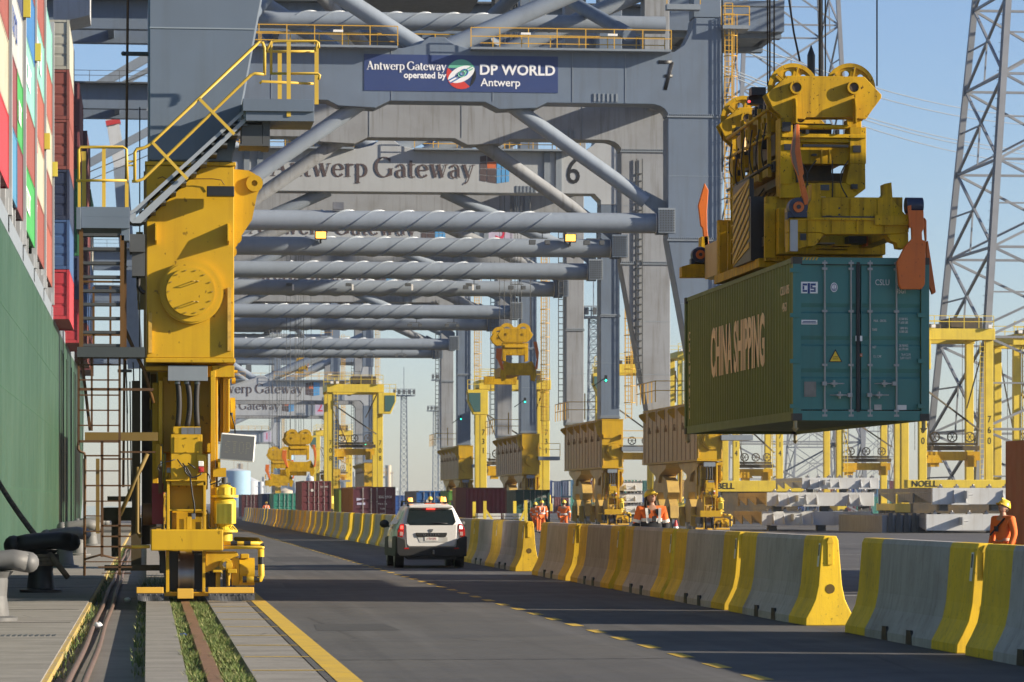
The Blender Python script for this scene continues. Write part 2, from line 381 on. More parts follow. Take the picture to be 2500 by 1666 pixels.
def crane_bogies(root, side, front=True):
    X = (lambda x: x) if side == 'sea' else (lambda x: G-x)
    for k, (y0, d) in enumerate(((.6, 1), (20.4, -1))):
        g = MB(); Y = lambda y: y0+d*y
        def pr(P, xa, xb): g.prism([(Y(a), c) for a, c in P], 'x', min(X(xa), X(xb)), max(X(xa), X(xb)))
        pr([(0.1, 4.0), (7.6, 4.0), (7.2, 3.75), (4.6, 3.3), (4.2, 2.9), (3.4, 2.9), (3.0, 3.3), (.4, 3.75)], -.5, .55)
        pr([(.7, 2.3), (1.2, 2.95), (2.6, 3.3), (5.0, 3.3), (6.4, 2.95), (6.9, 2.3), (6.5, 1.9), (5.3, 1.9), (4.9, 2.3), (2.7, 2.3), (2.3, 1.9), (1.1, 1.9)], -.36, .36)
        for c in (1.7, 5.9): pr([(c-1.35, .75), (c-1.2, 1.5), (c-.5, 1.95), (c+.5, 1.95), (c+1.2, 1.5), (c+1.35, .75), (c+1.1, .55), (c-1.1, .55)], -.26, .26)
        for c in (1.7, 5.9): pr([(c-.35, 1.7), (c+.35, 1.7), (c+.45, 3.9), (c-.45, 3.9)], -.62, -.52)
        bo = g.build('bogie', YEL if side == 'sea' else mat('bogie_ochre', (.56, .38, .10), .5, dirt=.5, streak=.4, dcol=(.25, .14, .05)), root, bevel=.01)
        w_ = MB()
        for c in (.75, 2.65, 4.95, 6.85):
            w_.cyl((X(-.115), Y(c), .44), (X(.115), Y(c), .44), .42, n=24)
            w_.cyl((X(-.16), Y(c), .44), (X(-.12), Y(c), .44), .47, n=24); w_.cyl((X(.12), Y(c), .44), (X(.16), Y(c), .44), .47, n=24); w_.cut()
        w_.build('wheel', STE, bo)
        q = MB()
        for c in (2.65, 6.85):
            q.cyl((X(.45), Y(c), .9), (X(.45), Y(c), 1.45), .17, n=14); q.box(X(.3), X(.62), Y(c)-.2, Y(c)+.2, .35, .9)
            q.box(X(.3), X(.5), Y(c)-.25, Y(c)+.25, .3, 1.0); q.cut()
        q.build('drive', mat('drive_ochre', (.5, .34, .06), .5, dirt=.5, streak=.2), bo)

def corner_front(root, side):
    """front corner: plate, hoses, cabinet, motor, cross beam, bumper pipes, rail scrapers (as seen at the sea corner)"""
    off = 0 if side == 'sea' else G-.04
    def done(mb, name, m, par, **k):
        mb.v = [(v[0]+off, v[1], v[2]) for v in mb.v]; return mb.build(name, m, par, **k)
    b = MB()
    rect8(b, 398, 921, 517, 1105, .55, 2.4); rect8(b, 387, 930, 397, 1085, .25, .6); rect8(b, 372, 935, 386, 1200, .9, 1.5)
    rect8(b, 514, 905, 526, 1290, .1, .35); rect8(b, 527, 900, 532, 1280, .2, .5)
    rect8(b, 518, 893, 572, 921, .15, .5); rect8(b, 545, 921, 557, 1066, .3, 1.6); rect8(b, 537, 921, 544, 1075, .5, 2.0)
    rect8(b, 556, 921, 561, 1055, .25, .5)
    rect8(b, 355, 895, 420, 905, .2, .9); rect8(b, 380, 1085, 392, 1165, .2, .9)
    b.cyl(f8(574, 1010, .7), f8(562, 1010, .7), .27, n=20); b.cyl(f8(566, 930, .5), f8(575, 930, .5), .055, n=10); b.cyl(f8(561, 908, .35), f8(580, 908, .35), .03, n=8)
    b.cyl(f8(561, 915, .35), f8(561, 925, .35), .03, n=8)
    body = done(b, 'bogie_frame', YEL, root, bevel=.008)
    c = MB(); rect8(c, 410, 893, 507, 930, .02, .1); done(c, 'hose_bracket', PLG, root, bevel=.004)
    c = MB()
    for hx, bend in ((434, 4), (457, 7), (482, -3)):
        pts = [Vector(f8(hx+bend*sin(pi*t)*.9, 928+115*t, .12)) for t in [i/10 for i in range(11)]]
        c.tube(pts, .047, 12); c.cut()
    hs = done(c, 'hose', BLK, root)
    c = MB()
    for hx in (434, 457, 482): a = f8(hx, 932, .12); q = f8(hx, 938, .12); c.cyl(a, q, .052, n=12); c.cut()
    done(c, 'hose_clamp', STE, hs)
    c = MB(); rect8(c, 417, 1061, 494, 1186, -.22, .3); rect8(c, 422, 1042, 490, 1060, -.2, .2); rect8(c, 404, 1147, 416, 1170, -.05, .2)
    cab = done(c, 'control_cabinet', YEL, root, bevel=.01)
    c = MB(); rect8(c, 425, 1067, 486, 1106, -.235, -.221); 
    for (ax, ay) in ((427, 1069), (456, 1069), (483, 1069), (427, 1104), (456, 1104), (483, 1104)):
        p = Vector(f8(ax, ay, -.235)); c.cyl(p, p+Vector((0, -.02, 0)), .012, n=6); c.bar(p+Vector((-.02, -.018, 0)), p+Vector((.02, -.018, 0)), .01)
    done(c, 'cover_plate', YEL, cab, bevel=.004)
    c = MB()
    for i in range(3): rect8(c, 443+i*16.2, 1044, 458+i*16.2, 1060.5, -.215, -.201); c.cut()
    done(c, 'cable_gland_plate', STE, cab)
    c = MB(); rect8(c, 480, 1110, 504, 1186, -.25, -.221+.2)
    done(c, 'alarm_backplate', YEL, cab, bevel=.01)
    c = MB(); rect8(c, 484, 1126, 497, 1139, -.33, -.251); done(c, 'beacon_lens', WHT, cab, bevel=.01)
    c = MB(); rect8(c, 484.5, 1140, 497.5, 1153, -.33, -.251); rect8(c, 488, 1143.5, 494, 1150, -.345, -.331); done(c, 'siren', mat('siren_red', (.42, .03, .03), .4, dirt=.2, streak=0), cab, bevel=.006)
    c = MB(); rect8(c, 407, 1142, 423, 1155, -.16, -.05); done(c, 'junction_box', PLG, cab, bevel=.01)
    c = MB()
    def wire(pts, r=.012, dd=-.3): c.tube([Vector(f8(x, y, dd)) for x, y in pts], r, 6); c.cut()
    wire([(428, 1122), (415, 1126), (400, 1129), (388, 1136), (385, 1145), (391, 1150)], .009); wire([(433, 1122), (441, 1133), (450, 1143), (459, 1155), (465, 1161)])
    wire([(446, 1131), (452, 1140), (451, 1150), (458, 1160), (468, 1166), (478, 1165), (488, 1160), (493, 1155)], .014)
    wire([(459, 1131), (468, 1137), (478, 1145)]); wire([(451, 1137), (456, 1143), (462, 1153), (467, 1163)], .013)
    wire([(464, 1165), (467, 1185), (470, 1210), (474, 1230), (475, 1246), (473, 1256)], .014, -.34); wire([(503, 1154), (510, 1160), (514, 1172), (513, 1180)], .012, -.1)
    wire([(513, 1184), (525, 1180), (535, 1176), (541, 1170)], .014, -.1)
    wire([(504, 1245), (509, 1255), (508, 1265), (511, 1285), (509, 1292)], .016, -.05)
    done(c, 'cable', BLKP, cab)
    c = MB(); rect8(c, 468, 1254, 477, 1268, -.36, -.32); done(c, 'cable_weight', STE, cab, bevel=.004)
    c = MB()
    rect8(c, 404, 1172, 504, 1175, -.3, .4); rect8(c, 407, 1176, 414, 1293, -.25, .5); rect8(c, 496, 1176, 503, 1293, -.25, .5)
    rect8(c, 414, 1176, 496, 1246, .1, .2); rect8(c, 414, 1244, 496, 1248, -.24, .3)
    rect8(c, 420, 1252, 431, 1293, 0, .1); rect8(c, 438, 1268, 449, 1293, -.15, .1); rect8(c, 456, 1262, 467, 1293, -.2, .1); rect8(c, 478, 1275, 490, 1293, -.1, .2); rect8(c, 459, 1252, 494, 1262, .2, .3)
    done(c, 'equaliser_housing', YEL, root, bevel=.006)
    # travel motor
    c = MB(); z = lambda y: f8(549, y, -.05)[2]; mx = f8(549, 1200, -.05)[0]; my = .12
    def cy(y0, y1, ra, rb=None): c.cyl((mx, my, z(y0)), (mx, my, z(y1)), ra, rb, n=20)
    cy(1183, 1190, .07, .14); cy(1190, 1209, .165); cy(1209, 1215, .23); cy(1215, 1224, .14, .19); cy(1224, 1279, .19); cy(1279, 1287, .15, .12); cy(1287, 1294, .12, .17); cy(1294, 1300, .22); cy(1300, 1325, .13)
    for i in range(8):
        a = 2*pi*i/8; c.bar((mx+.175*cos(a), my+.175*sin(a), z(1191)), (mx+.175*cos(a), my+.175*sin(a), z(1208)), .03)
        c.bar((mx+.2*cos(a), my+.2*sin(a), z(1294)), (mx+.12*cos(a), my+.12*sin(a), z(1281)), .02)
    mo = done(c, 'travel_motor', mat('motor_yellow', (.62, .46, .03), .45, dirt=.3, streak=.2), root, bevel=.006)
    c = MB()
    for i in range(13):
        x = mx-.135+i*.0205; c.box(x-.003, x+.003, my-.225, my-.1, z(1279), z(1230)); c.cut()
    done(c, 'cooling_fin', mat('fin_lime', (.48, .46, .06), .5, dirt=.3, streak=0), mo)
    c = MB(); c.cyl((mx, my, z(1183)), (mx, my, z(1166)), .055, n=14); c.box(mx-.1, mx+.1, my-.05, my+.08, z(1184), z(1179)); done(c, 'motor_cap', DGR, mo)
    # cross beam, side pipes
    c = MB(); rect8(c, 368, 1293, 545, 1345, -.42, -.1); cb = done(c, 'cross_beam', YEL, root, bevel=.02)
    c = MB(); P = lambda x, y, d_=-.3: Vector(f8(x, y, d_))
    c.tube([P(546, 1337), P(638, 1337), P(645, 1339)], .028, 10); c.tube([P(546, 1327, -.1), P(630, 1327, -.1), P(640, 1330, .1)], .038, 10)
    c.tube([P(637, 1340, -.1), P(638, 1405, -.1), P(636, 1414, -.1), P(620, 1415, -.1), P(590, 1415, -.1)], .052, 12)
    c.tube([P(640, 1330, .1), P(630, 1318, 2.5), P(575, 1316, 3.5)], .038, 8); c.tube([P(366, 1335), P(305, 1336)], .028, 8)
    pi_ = done(c, 'bumper_pipe', mat('pipe_yellow', (.68, .44, .03), .45, dirt=.25, streak=.1), root)
    c = MB()
    for (a, b_, r_) in ((P(563, 1327, -.1), P(579, 1327, -.1), .040), (P(596, 1327, -.1), P(612, 1327, -.1), .040), (P(637.2, 1360, -.1), P(637.4, 1378, -.1), .054), (P(592, 1415, -.1), P(602, 1415, -.1), .054), (P(620, 1415, -.1), P(634, 1415, -.1), .0535), (P(630, 1328, -.06), P(640, 1330, .1), .040)):
        c.cyl(a, b_, r_, n=12); c.cut()
    done(c, 'black_band', BLKP, pi_)
    # gearbox and brake cluster
    c = MB()
    c.prism([(f8(x, y)[0], f8(x, y)[2]) for x, y in ((502, 1347), (578, 1347), (583, 1358), (548, 1372), (520, 1392), (502, 1398))], 'y', 0, .3)
    rect8(c, 553, 1391, 561, 1432, -.1, .5); rect8(c, 566, 1362, 584, 1430, 0, .6); rect8(c, 520, 1392, 540, 1398, -.2, .2); rect8(c, 527, 1399, 538, 1434, 0, .3); rect8(c, 556, 1390, 578, 1400, -.22, .1); rect8(c, 556, 1401, 560, 1430, -.15, .2)
    c.cyl(f8(552, 1384, -.02), f8(566, 1384, -.02), .11, n=16); c.disc(f8(552, 1380, -.05), 'y', .11, .04, 20, .06)
    gb = done(c, 'gearbox', YEL, root, bevel=.008)
    c = MB(); a = f8(584, 1396, .25); b_ = f8(621, 1396, .25); c.cyl(a, b_, .235, n=22); rect8(c, 588, 1353, 608, 1364, .1, .5); done(c, 'brake_drum', YEL, gb, bevel=.01)
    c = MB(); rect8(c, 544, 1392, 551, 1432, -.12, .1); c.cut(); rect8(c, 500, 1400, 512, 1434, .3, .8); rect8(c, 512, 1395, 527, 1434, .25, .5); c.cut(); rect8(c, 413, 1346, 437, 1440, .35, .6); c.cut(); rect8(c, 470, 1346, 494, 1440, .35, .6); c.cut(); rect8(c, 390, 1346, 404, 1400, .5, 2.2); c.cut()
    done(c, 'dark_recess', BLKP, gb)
    # wheel, guard posts, scrapers
    c = MB(); wx = f8(455, 1400)[0]; c.cyl((wx-.1, .62, .43), (wx+.1, .62, .43), .42, n=32); c.cyl((wx-.135, .62, .43), (wx-.101, .62, .43), .465, n=32); c.cyl((wx+.101, .62, .43), (wx+.135, .62, .43), .465, n=32)
    done(c, 'front_wheel', STE, root)
    c = MB(); rect8(c, 405, 1346, 413, 1447, -.12, .05); rect8(c, 494, 1346, 501, 1447, -.12, .05); rect8(c, 399, 1446, 510, 1456, -.1, .1)
    done(c, 'guard_frame', YEL, root, bevel=.004)
    c = MB(); rect8(c, 433, 1438, 472, 1462, -.35, -.1); done(c, 'rail_sweep', mat('sweep_orange', (.68, .40, .05), .5, dirt=.2, streak=.1), root, bevel=.006)
    for (xa, xb) in ((333, 399), (508, 620)):
        c = MB(); rect8(c, xa, 1434, xb, 1449, -.25, -.18); sc = done(c, 'scraper_blade', mat('sweep_orange', (.68, .40, .05)), root, bevel=.008)
        c = MB(); A = f8(xa+1, 1449, -.23); Bq = f8(xb+2, 1449, -.23); lo = .02
        n_ = 14; k = len(c.v)
        for i in range(n_+1):
            t_ = i/n_; x = A[0]+(Bq[0]-A[0])*t_; c.v += [(x, -.24, A[2]), (x, -.27-.02*sin(9*t_), lo+.03*abs(t_-.5)**2*4)]
        for i in range(n_): c.face((k+2*i, k+2*i+1, k+2*i+3, k+2*i+2))
        ru = done(c, 'rubber_flap', mat('grey_rubber', (.045, .047, .052), .5, dirt=.4, streak=.2, dcol=(.1, .1, .1)), sc)
        c = MB()
        for i in range(8 if xb > 500 else 5):
            x = A[0]+.03+(Bq[0]-A[0]-.06)*i/((8 if xb > 500 else 5)-1); c.cyl((x, -.262, A[2]-.02), (x, -.241, A[2]-.02), .012, n=8); c.cut()
        done(c, 'bolt', STE, sc)
    return body

def stop_sign(root, off):
    c = MB(); cen = Vector(f8(580, 1093, -.35)); c.box(-.29, .29, -.02, .02, -.225, .225)
    def rot(mb):
        a = R(-4.5); mb.v = [(cen.x+off+v[0]*cos(a)-v[2]*sin(a), cen.y+v[1], cen.z+v[0]*sin(a)+v[2]*cos(a)) for v in mb.v]; return mb
    s_ = rot(c).build('light_panel', WHT, root, bevel=.018, local=True)
    d = MB(); d.box(-.268, .268, -.024, -.0215, -.203, .203); rot(d).build('panel_screen', mat('screen_grey', (.115, .12, .125), .35, dirt=.1, streak=0), s_, local=True)
    e = MB(); F_ = {'S': ['.###', '#...', '#...', '.##.', '...#', '...#', '###.'], 'T': ['####', '.##.', '.##.', '.##.', '.##.', '.##.', '.##.'], 'O': ['.##.', '#..#', '#..#', '#..#', '#..#', '#..#', '.##.'], 'P': ['###.', '#..#', '#..#', '###.', '#...', '#...', '#...']}
    for i, ch in enumerate('STOP'):
        for r_, row in enumerate(F_[ch]):
            for q, v in enumerate(row):
                if v == '#': x = -.2+i*.115+q*.021; z_ = .09-r_*.03; e.box(x-.004, x+.004, -.027, -.0245, z_-.004, z_+.004)
    rot(e).build('unlit_diode', mat('diode', (.42, .38, .22), .4, dirt=0, streak=0), s_, local=True)
    f = MB(); f.tube([Vector(f8(x, y, -.3))+Vector((off, 0, 0)) for x, y in ((574, 1060), (573, 1040), (567, 1020), (565, 1010))], .012, 6); f.cyl(Vector(f8(565, 1015, -.3))+Vector((off, 0, 0)), Vector(f8(565, 1008, -.3))+Vector((off, 0, 0)), .025, n=8)
    f.build('panel_cable', BLKP, s_, local=True)
    f = MB(); a = Vector(f8(535, 1128, -.2))+Vector((off, 0, 0)); f.box(a.x-.02, a.x+.02, -.33, .2, a.z-.1, a.z+.05); f.box(a.x-.1, a.x+.12, -.1, .5, a.z-.25, a.z-.1); f.build('panel_bracket', YEL, s_, local=True)

def make_crane(var='A'):
    DZ = {'A': 0, 'B': -1.45, 'C': -7.9}[var]; GZ = -5.5 if var == 'C' else 0
    root = thing('quay_crane', (0, 0, 0), 'x', 'crane', 'container cranes in a row along the quay')
    for side in ('sea', 'land'):
        crane_sill(root, side); crane_bogies(root, side); corner_front(root, side)
    low = [(-.66, 7.4), (.74, 7.4), (2.42, 16.55), (2.42, 23.45), (-.66, 23.45)]
    if var != 'A': low = [(-.45, 7.4), (.86, 7.4), (.86, 23.45+DZ), (-.45, 23.45+DZ)]
    upL = [(-.62, 29.1+DZ), (.95, 29.1+DZ), (.95, 62), (-.62, 62)]
    bo = [(-.66, 23.5), (2.42, 23.5)]+[(2.42+1.0*(1-cos(a)), 23.5+.65*sin(a)) for a in [R(q) for q in (15, 35, 55, 75, 90)]]
    gl = [(9.3, 24.15), (9.9, 23.85), (12.0, 23.75), (12.8, 24.15)]
    if var != 'A': bo = [(-.45, 23.47+DZ), (.86, 23.47+DZ), (.86, 23.75+DZ), (1.3, 24.2+DZ)]; gl = []
    half = bo+gl
    bt = [(15.4, 24.15 if var == 'A' else 24.2+DZ)]
    out = half+bt+[p for p in reversed(mir(half))]
    top = [(G+.66, 29.05), (G-.95, 29.05), (G-1.05, 28.4), (G-1.5, 27.5), (G-2.1, 27.1)]
    if var != 'A': top = [(G+.45, 29.05+DZ), (G-.95, 29.05+DZ), (G-1.3, 27.6+DZ), (G-2.0, 27.1+DZ)]
    outline = out+top+[(x, z+DZ) for x, z in ((17.4, 27.1), (16.4, 27.35), (15.9, 27.75), (15.0, 27.75), (14.5, 27.35), (13.5, 27.1))]+[(G-x, z) for x, z in reversed(top)]
    for fr, (ya, yb, gm) in enumerate(((0, 1.9, GRY), (19.2, 21.1, GRW))):
        for side in (0, 1):
            P = low if side == 0 else mir(low); m = MB(); m.prism(P, 'y', ya, yb); m.prism(upL if side == 0 else mir(upL), 'y', ya+.1, yb-.1)
            l = m.build('leg', gm if fr else GRY, root, bevel=.03)
            f = MB()
            for zz in ((9.62, 12.9, 20.1) if var == 'A' else (11.2,)):
                xi = (.74+(zz-7.4)*.1836 if zz < 16.5 else 2.42) if var == 'A' else .86
                xa, xb = (-.64, xi-.03) if side == 0 else (G-xi+.03, G+.64)
                f.box(xa, xb, ya-.012, ya-.002, zz, zz+.022).cut()
            f.build('weld_seam', mat('seam_grey', (.24, .29, .34), .5, dirt=.2, streak=0), l)
            f = MB()
            for zz, xa, xb in (((16.5, -.72, 2.48), (23.47, -.72, 2.48)) if var == 'A' else ((15.0+DZ*.4, -.5, .92), (7.5, -.5, .92))):
                if side: xa, xb = G-xb, G-xa
                f.box(xa, xb, ya-.08, ya-.003, zz-.05, zz+.05)
                for i in range(26): x = xa+.08+(xb-xa-.16)*i/25; f.box(x-.025, x+.025, ya-.11, ya-.005, zz+.052, zz+.13)
            f.build('bolted_flange', PLG, l)
        m = MB(); m.prism(outline, 'y', ya, yb)
        pb = m.build('portal_beam', gm if var == 'A' else (SGN if fr == 0 else GRW), root, bevel=.03)
        f = MB()
        for x in ((6.2, 12.9, 18.6, 23.1, 26.1) if var == 'A' else (6.0, 6.9, 26.4, 27.2)): w_ = .018 if var == 'A' else .2; f.box(x-w_, x+w_, ya-.012-w_*.6, ya-.002, 24.2+DZ, 27.0+DZ).cut()
        for i in range(6): f.box(24.3+i*.25, 24.42+i*.25, ya-.05, ya-.002, 24.25+DZ, 24.7+DZ).cut()
        f.build('stiffener', PLG, pb)
        yc = (ya+yb)/2
        TZ = 17.5 if var != 'C' else 9.6
        TE = 3.0 if var == 'A' else 1.7
        m = MB(); tubeA(m, (TE, yc, 17.5), (G-TE, yc, 17.5), .57, 28); helix(m, 9.0, 22.0, 17.5, yc, .57)
        bt_ = m.build('brace_tube', GRT, root)
        m = MB()
        for x in (TE, G-TE): m.cyl((x-.02, yc, 17.5), (x+.02, yc, 17.5), .585, n=28); m.cut()
        m.build('tube_end', WHT, bt_)
        m = MB()
        for s_ in (0, 1):
            X = (lambda x: x) if s_ == 0 else (lambda x: G-x)
            ex = TE-3.0; X0_ = X; X = lambda x, X0_=X0_, ex=ex: X0_(x+ex)
            m.prism([(X(2.35), 16.85), (X(3.02), 16.85), (X(3.0), 18.1), (X(4.0), 18.9), (X(3.6), 19.35), (X(2.35), 18.7)], 'y', yc-.06, yc+.06)
            m.box(min(X(2.0), X(2.98)), max(X(2.0), X(2.98)), ya-.05, ya-.003, 16.9, 18.3); m.cut()
        m.build('gusset', PLG if fr == 0 else GRY, bt_)
        m = MB()
        for i in range(9):
            for j in range(6):
                for X in ((lambda x: x), (lambda x: G-x)): x = X(2.1+j*.15+TE-3.0); m.box(x-.035, x+.035, ya-.10, ya-.051, 17.0+i*.14, 17.07+i*.14)
        m.build('bolt_field', DGR, bt_)['kind'] = 'stuff'
        for s_ in (0, 1):
            X = (lambda x: x) if s_ == 0 else (lambda x: G-x)
            m = MB(); tubeA(m, (X(3.55 if var == 'A' else 2.4), yc, 18.75), (X(11.6), yc, 24.35+DZ), .42, 24); m.build('diagonal_tube', GRT if fr == 0 else GRW, root)
        m = MB(); tubeA(m, (14.7, yc, 27.2+DZ), (.9, yc, 27.2+DZ+13.8*.63), .5, 24); m.build('upper_tube', GRT, root)
        m = MB(); tubeA(m, (16.0, yc, 27.25+DZ), (G-.9, yc, 27.25+DZ+14.2*.44), .5, 24); m.build('upper_tube', GRT, root)
    if var == 'C':
        for o_ in [o for o in bpy.data.objects if o.parent == root and o.name.split('.')[0] in ('brace_tube', 'diagonal_tube')]:
            for q_ in [x for x in bpy.data.objects if x.parent == o_]: bpy.data.objects.remove(q_)
            bpy.data.objects.remove(o_)
    for s_ in (0, 1):
        m = MB(); x = .2 if s_ == 0 else G-.2; m.box(x-.6, x+.6, 1.95, 19.15, 26.0+DZ, 27.55+DZ); m.build('tie_beam', GRW, root)
    m = MB(); tubeA(m, (1.1, 9.9, 30.0), (G-1.1, 9.9, 30.0), .52, 24); helix(m, 8, 23, 30.0, 9.9, .52); m.build('upper_brace', GRT, root)
    for sx in (-1, 1):
        m = MB(); tubeA(m, (15.4+sx*1.2, 19.8, 28.0), (15.4+sx*8.5, 10.0, 34.5), .42, 18); m.build('cross_tube', GRW if sx < 0 else GRY, root)
        m = MB(); tubeA(m, (4.5 if sx < 0 else 26.5, 1.2, 28.2), (7.5 if sx < 0 else 23.5, 19.5, 33.8), .4, 18); m.build('cross_tube', GRY, root)
    # galleries with railings on the beam
    m = MB(); m.box(2.4, 13.2, -.75, -.005, 27.02, 27.14); m.box(17.3, 28.6, -.75, -.005, 27.02, 27.14); wk = m.build('gallery', PLG, root)
    m = MB(); railing(m, (2.4, -.72, 27.14), (13.2, -.72, 27.14)); railing(m, (17.3, -.72, 27.14), (28.6, -.72, 27.14)); railing(m, (2.4, 1.7, 27.14), (28.6, 1.7, 27.14), 1.0)
    gr_ = m.build('gallery_railing', mat('rail_yellow', (.58, .33, .03), .5, dirt=.2, streak=0), wk); wk.location.z = DZ
    m = MB()
    for x in (4.0, 9.6, 20.1, 25.0): m.box(x, x+.55, -.8, -.7, 27.85, 27.97).cut()
    m.build('gallery_lamp', WHT, wk)
    # girder across the quay, with its own gallery
    m = MB()
    for yy in (5.5, 14.3): m.box(-48, 53, yy, yy+1.1, 41.2, 43.9)
    for x in range(-46, 53, 7): m.box(x, x+.5, 6.6, 14.3, 41.6, 42.3)
    m.box(42, 53, 4.2, 17, 41.6, 44.2); gi = m.build('boom_girder', GRY, root); gi.location.z = GZ
    m = MB(); m.box(-48, 53, 4.2, 5.49, 43.6, 43.75); railing(m, (-48, 4.25, 43.75), (53, 4.25, 43.75), 1.1, 3, .03)
    m.build('boom_walkway', DGR, gi)
    m = MB(); m.box(13.5, 22.2, 4, 17, 36.6, 41); m.box(23.3, 24.6, 4.5, 7, 36.3, 40.9); m.build('machinery', DGR, gi)
    # ladder cage up the land leg
    m = MB(); lx = G+1.15
    for dx in (-.22, .22): m.bar((lx+dx, .6, 7.4), (lx+dx, .6, 30), .05)
    for i in range(76): m.bar((lx-.22, .6, 7.5+i*.3), (lx+.22, .6, 7.5+i*.3), .035)
    for i in range(19): 
        z_ = 8.5+i*1.15; m.tube([(lx+.38*cos(a), .6-.55-.4*sin(a), z_) for a in [pi*q/8 for q in range(9)]], .03, 4)
    for q in (1, 3, 4, 5, 7): a = pi*q/8; m.bar((lx+.38*cos(a), .05-.4*sin(a), 8.5), (lx+.38*cos(a), .05-.4*sin(a), 29.3), .04)
    m.build('caged_ladder', mat('rail_yellow', (.58, .33, .03)), root)
    m = MB(); m.box(lx-.6, lx+1.2, -.5, 1.4, 5.2, 5.5); m.box(lx-.6, lx+1.0, -.5, 1.4, 28.4, 28.6); m.box(G-2.6, G-.7, -.8, -.1, 29.4, 29.7); pf = m.build('ladder_platform', PLG, root)
    m = MB(); railing(m, (lx-.6, -.45, 28.6), (lx+1.0, -.45, 28.6)); railing(m, (G-2.6, -.75, 29.7), (G-.7, -.75, 29.7)); railing(m, (lx-.6, -.45, 5.5), (lx+1.2, -.45, 5.5)); m.build('platform_railing', mat('rail_yellow', (.58, .33, .03)), pf)
    m = MB(); xx = G-.9
    for yy in (2.2,):
        m.box(G-1.7, G-1.62, yy, yy+.06, 7.4, 9.2)
    railing(m, (G-2.9, 1.6, 7.4), (G-2.9, 9, 7.4), 1.2); railing(m, (G-2.9, 1.6, 7.4), (G-.8, 1.6, 7.4), 1.2); m.build('sill_railing', mat('rail_yellow', (.58, .33, .03)), root)
    # green signal lamp with bracket, floodlights
    m = MB(); m.bar((G-1.4, -.03, 9.6), (G-.6, -.7, 10.2), .05); m.box(G-.7, G-.52, -.85, -.65, 9.9, 10.35); sg = m.build('signal_lamp', BLKP, root)
    m = MB(); m.cyl((G-.61, -.87, 10.0), (G-.61, -.851, 10.0), .065, n=12); m.build('green_lens', mat('signal_green', (.02, .8, .45), emit=3, dirt=0, streak=0), sg)
    for fx in ((21.5, 24.6) if var != 'C' else ()):
        m = MB(); m.bar((fx, .95, 16.95), (fx, .95, 16.6), .05); m.bar((fx-.6, .95, 16.6), (fx+.3, .95, 16.6), .05); m.box(fx-.75, fx-.4, .7, 1.1, 16.25, 16.5); m.box(fx+.15, fx+.42, .7, 1.1, 16.25, 16.5); m.build('floodlight', DGR, root)
    # trolley head blocks' rope falls are built with the spreaders; maintenance platform under the brace
    m = MB()
    for z_ in [9+i*.45 for i in range(30)]: m.box(G-1.45, G-1.1, 19.06, 19.19, z_, z_+.06)
    m.bar((G-1.45, 19.1, 8.5), (G-1.45, 19.1, 23), .06); m.bar((G-1.1, 19.1, 8.5), (G-1.1, 19.1, 23), .06); m.build('cable_ladder', DGR, root)
    return root

crane0 = make_crane('A'); craneB = make_crane('B'); craneC = make_crane('C')
CR = {8: 57.5, 7: 190.5, 6: 231.0, 5: 281.0, 4: 339.0, 3: 488.0, 2: 574.0, 1: 830.0}
CL = {8: 'nearest crane, huge yellow sill block and grey leg on the left by the ship',
      7: 'grey container crane numbered 7 with the navy name panel on its portal beam',
      6: 'grey container crane numbered 6 directly behind the crane numbered 7',
      5: 'grey container crane with red number 5, third portal back from the navy panel',
      4: 'grey container crane numbered 4, its sign half hidden by the spiral tubes',
      3: 'pale distant crane with the upper of two small far portal signs',
      2: 'pale distant crane with the lower of two small far portal signs and red 2',
      1: 'farthest pale crane with a small red number 1 on its beam'}
CRANES = {}
for k, Y in CR.items():
    c = {8: crane0, 6: craneB, 3: craneC}.get(k) or copy_tree(crane0 if k == 7 else craneB if k > 3 else craneC)
    CRANES[k] = c
for k, Y in CR.items():
    CRANES[k].location = (XR, Y, 0); CRANES[k]['label'] = CL[k]
def part_of(root, name): 
    return [c for c in bpy.data.objects if c.parent == root and c.name.split('.')[0] == name]
TXT = mat('sign_brown', (.07, .05, .055), .6, dirt=.2, streak=0)
def block_logo(root, x, z, h, y, par):
    cols = [(mat('logo_brown', (.075, .055, .06), .6, dirt=0, streak=0)), mat('logo_orange', (.5, .12, .04), .6, dirt=0, streak=0), mat('logo_blue', (.08, .3, .6), .6, dirt=0, streak=0)]
    for ci, cells in enumerate(([(0, 0), (0, 1), (0, 2), (1, 0), (1, 1), (1, 3), (0, 3)], [(1, 2)], [(c, r) for c in (2, 3, 4) for r in range(4)])):
        m = MB()
        for (c, r) in cells:
            W = [0, .24, .56, .72, .86, 1.0]; x0 = x+W[c]*h; x1 = x+(W[c+1]-.025)*h
            def zz(xx, r_): 
                t_ = (xx-x)/h; s_ = (.82+.18*min(t_, .56)/.56) if t_ < .56 else 1-.14*(t_-.56)/.44
                return z+h*.5+(r_/4-.5)*h*s_
            m.poly([(x0, y, zz(x0, r)+.02*h), (x1, y, zz(x1, r)+.02*h), (x1, y, zz(x1, r+1)), (x0, y, zz(x0, r+1))])
        m.build('logo_blocks', cols[ci], par)
for k in (6, 5, 4, 3, 2):
    r = CRANES[k]; pb = part_of(r, 'portal_beam')[0]; X0 = r.location.x; Y = r.location.y-.02
    x0 = X0+7.6; cap = 1.36
    wd = serif_word('lettering', 'Antwerp Gateway', cap, x0, 23.75-(6.45 if k < 4 else 0), Y, TXT, pb, bold=1.1, label='painted words Antwerp Gateway', sp=1.06)
    block_logo(r, x0+wd+.3, 23.35-(6.45 if k < 4 else 0), 2.05, Y, pb)
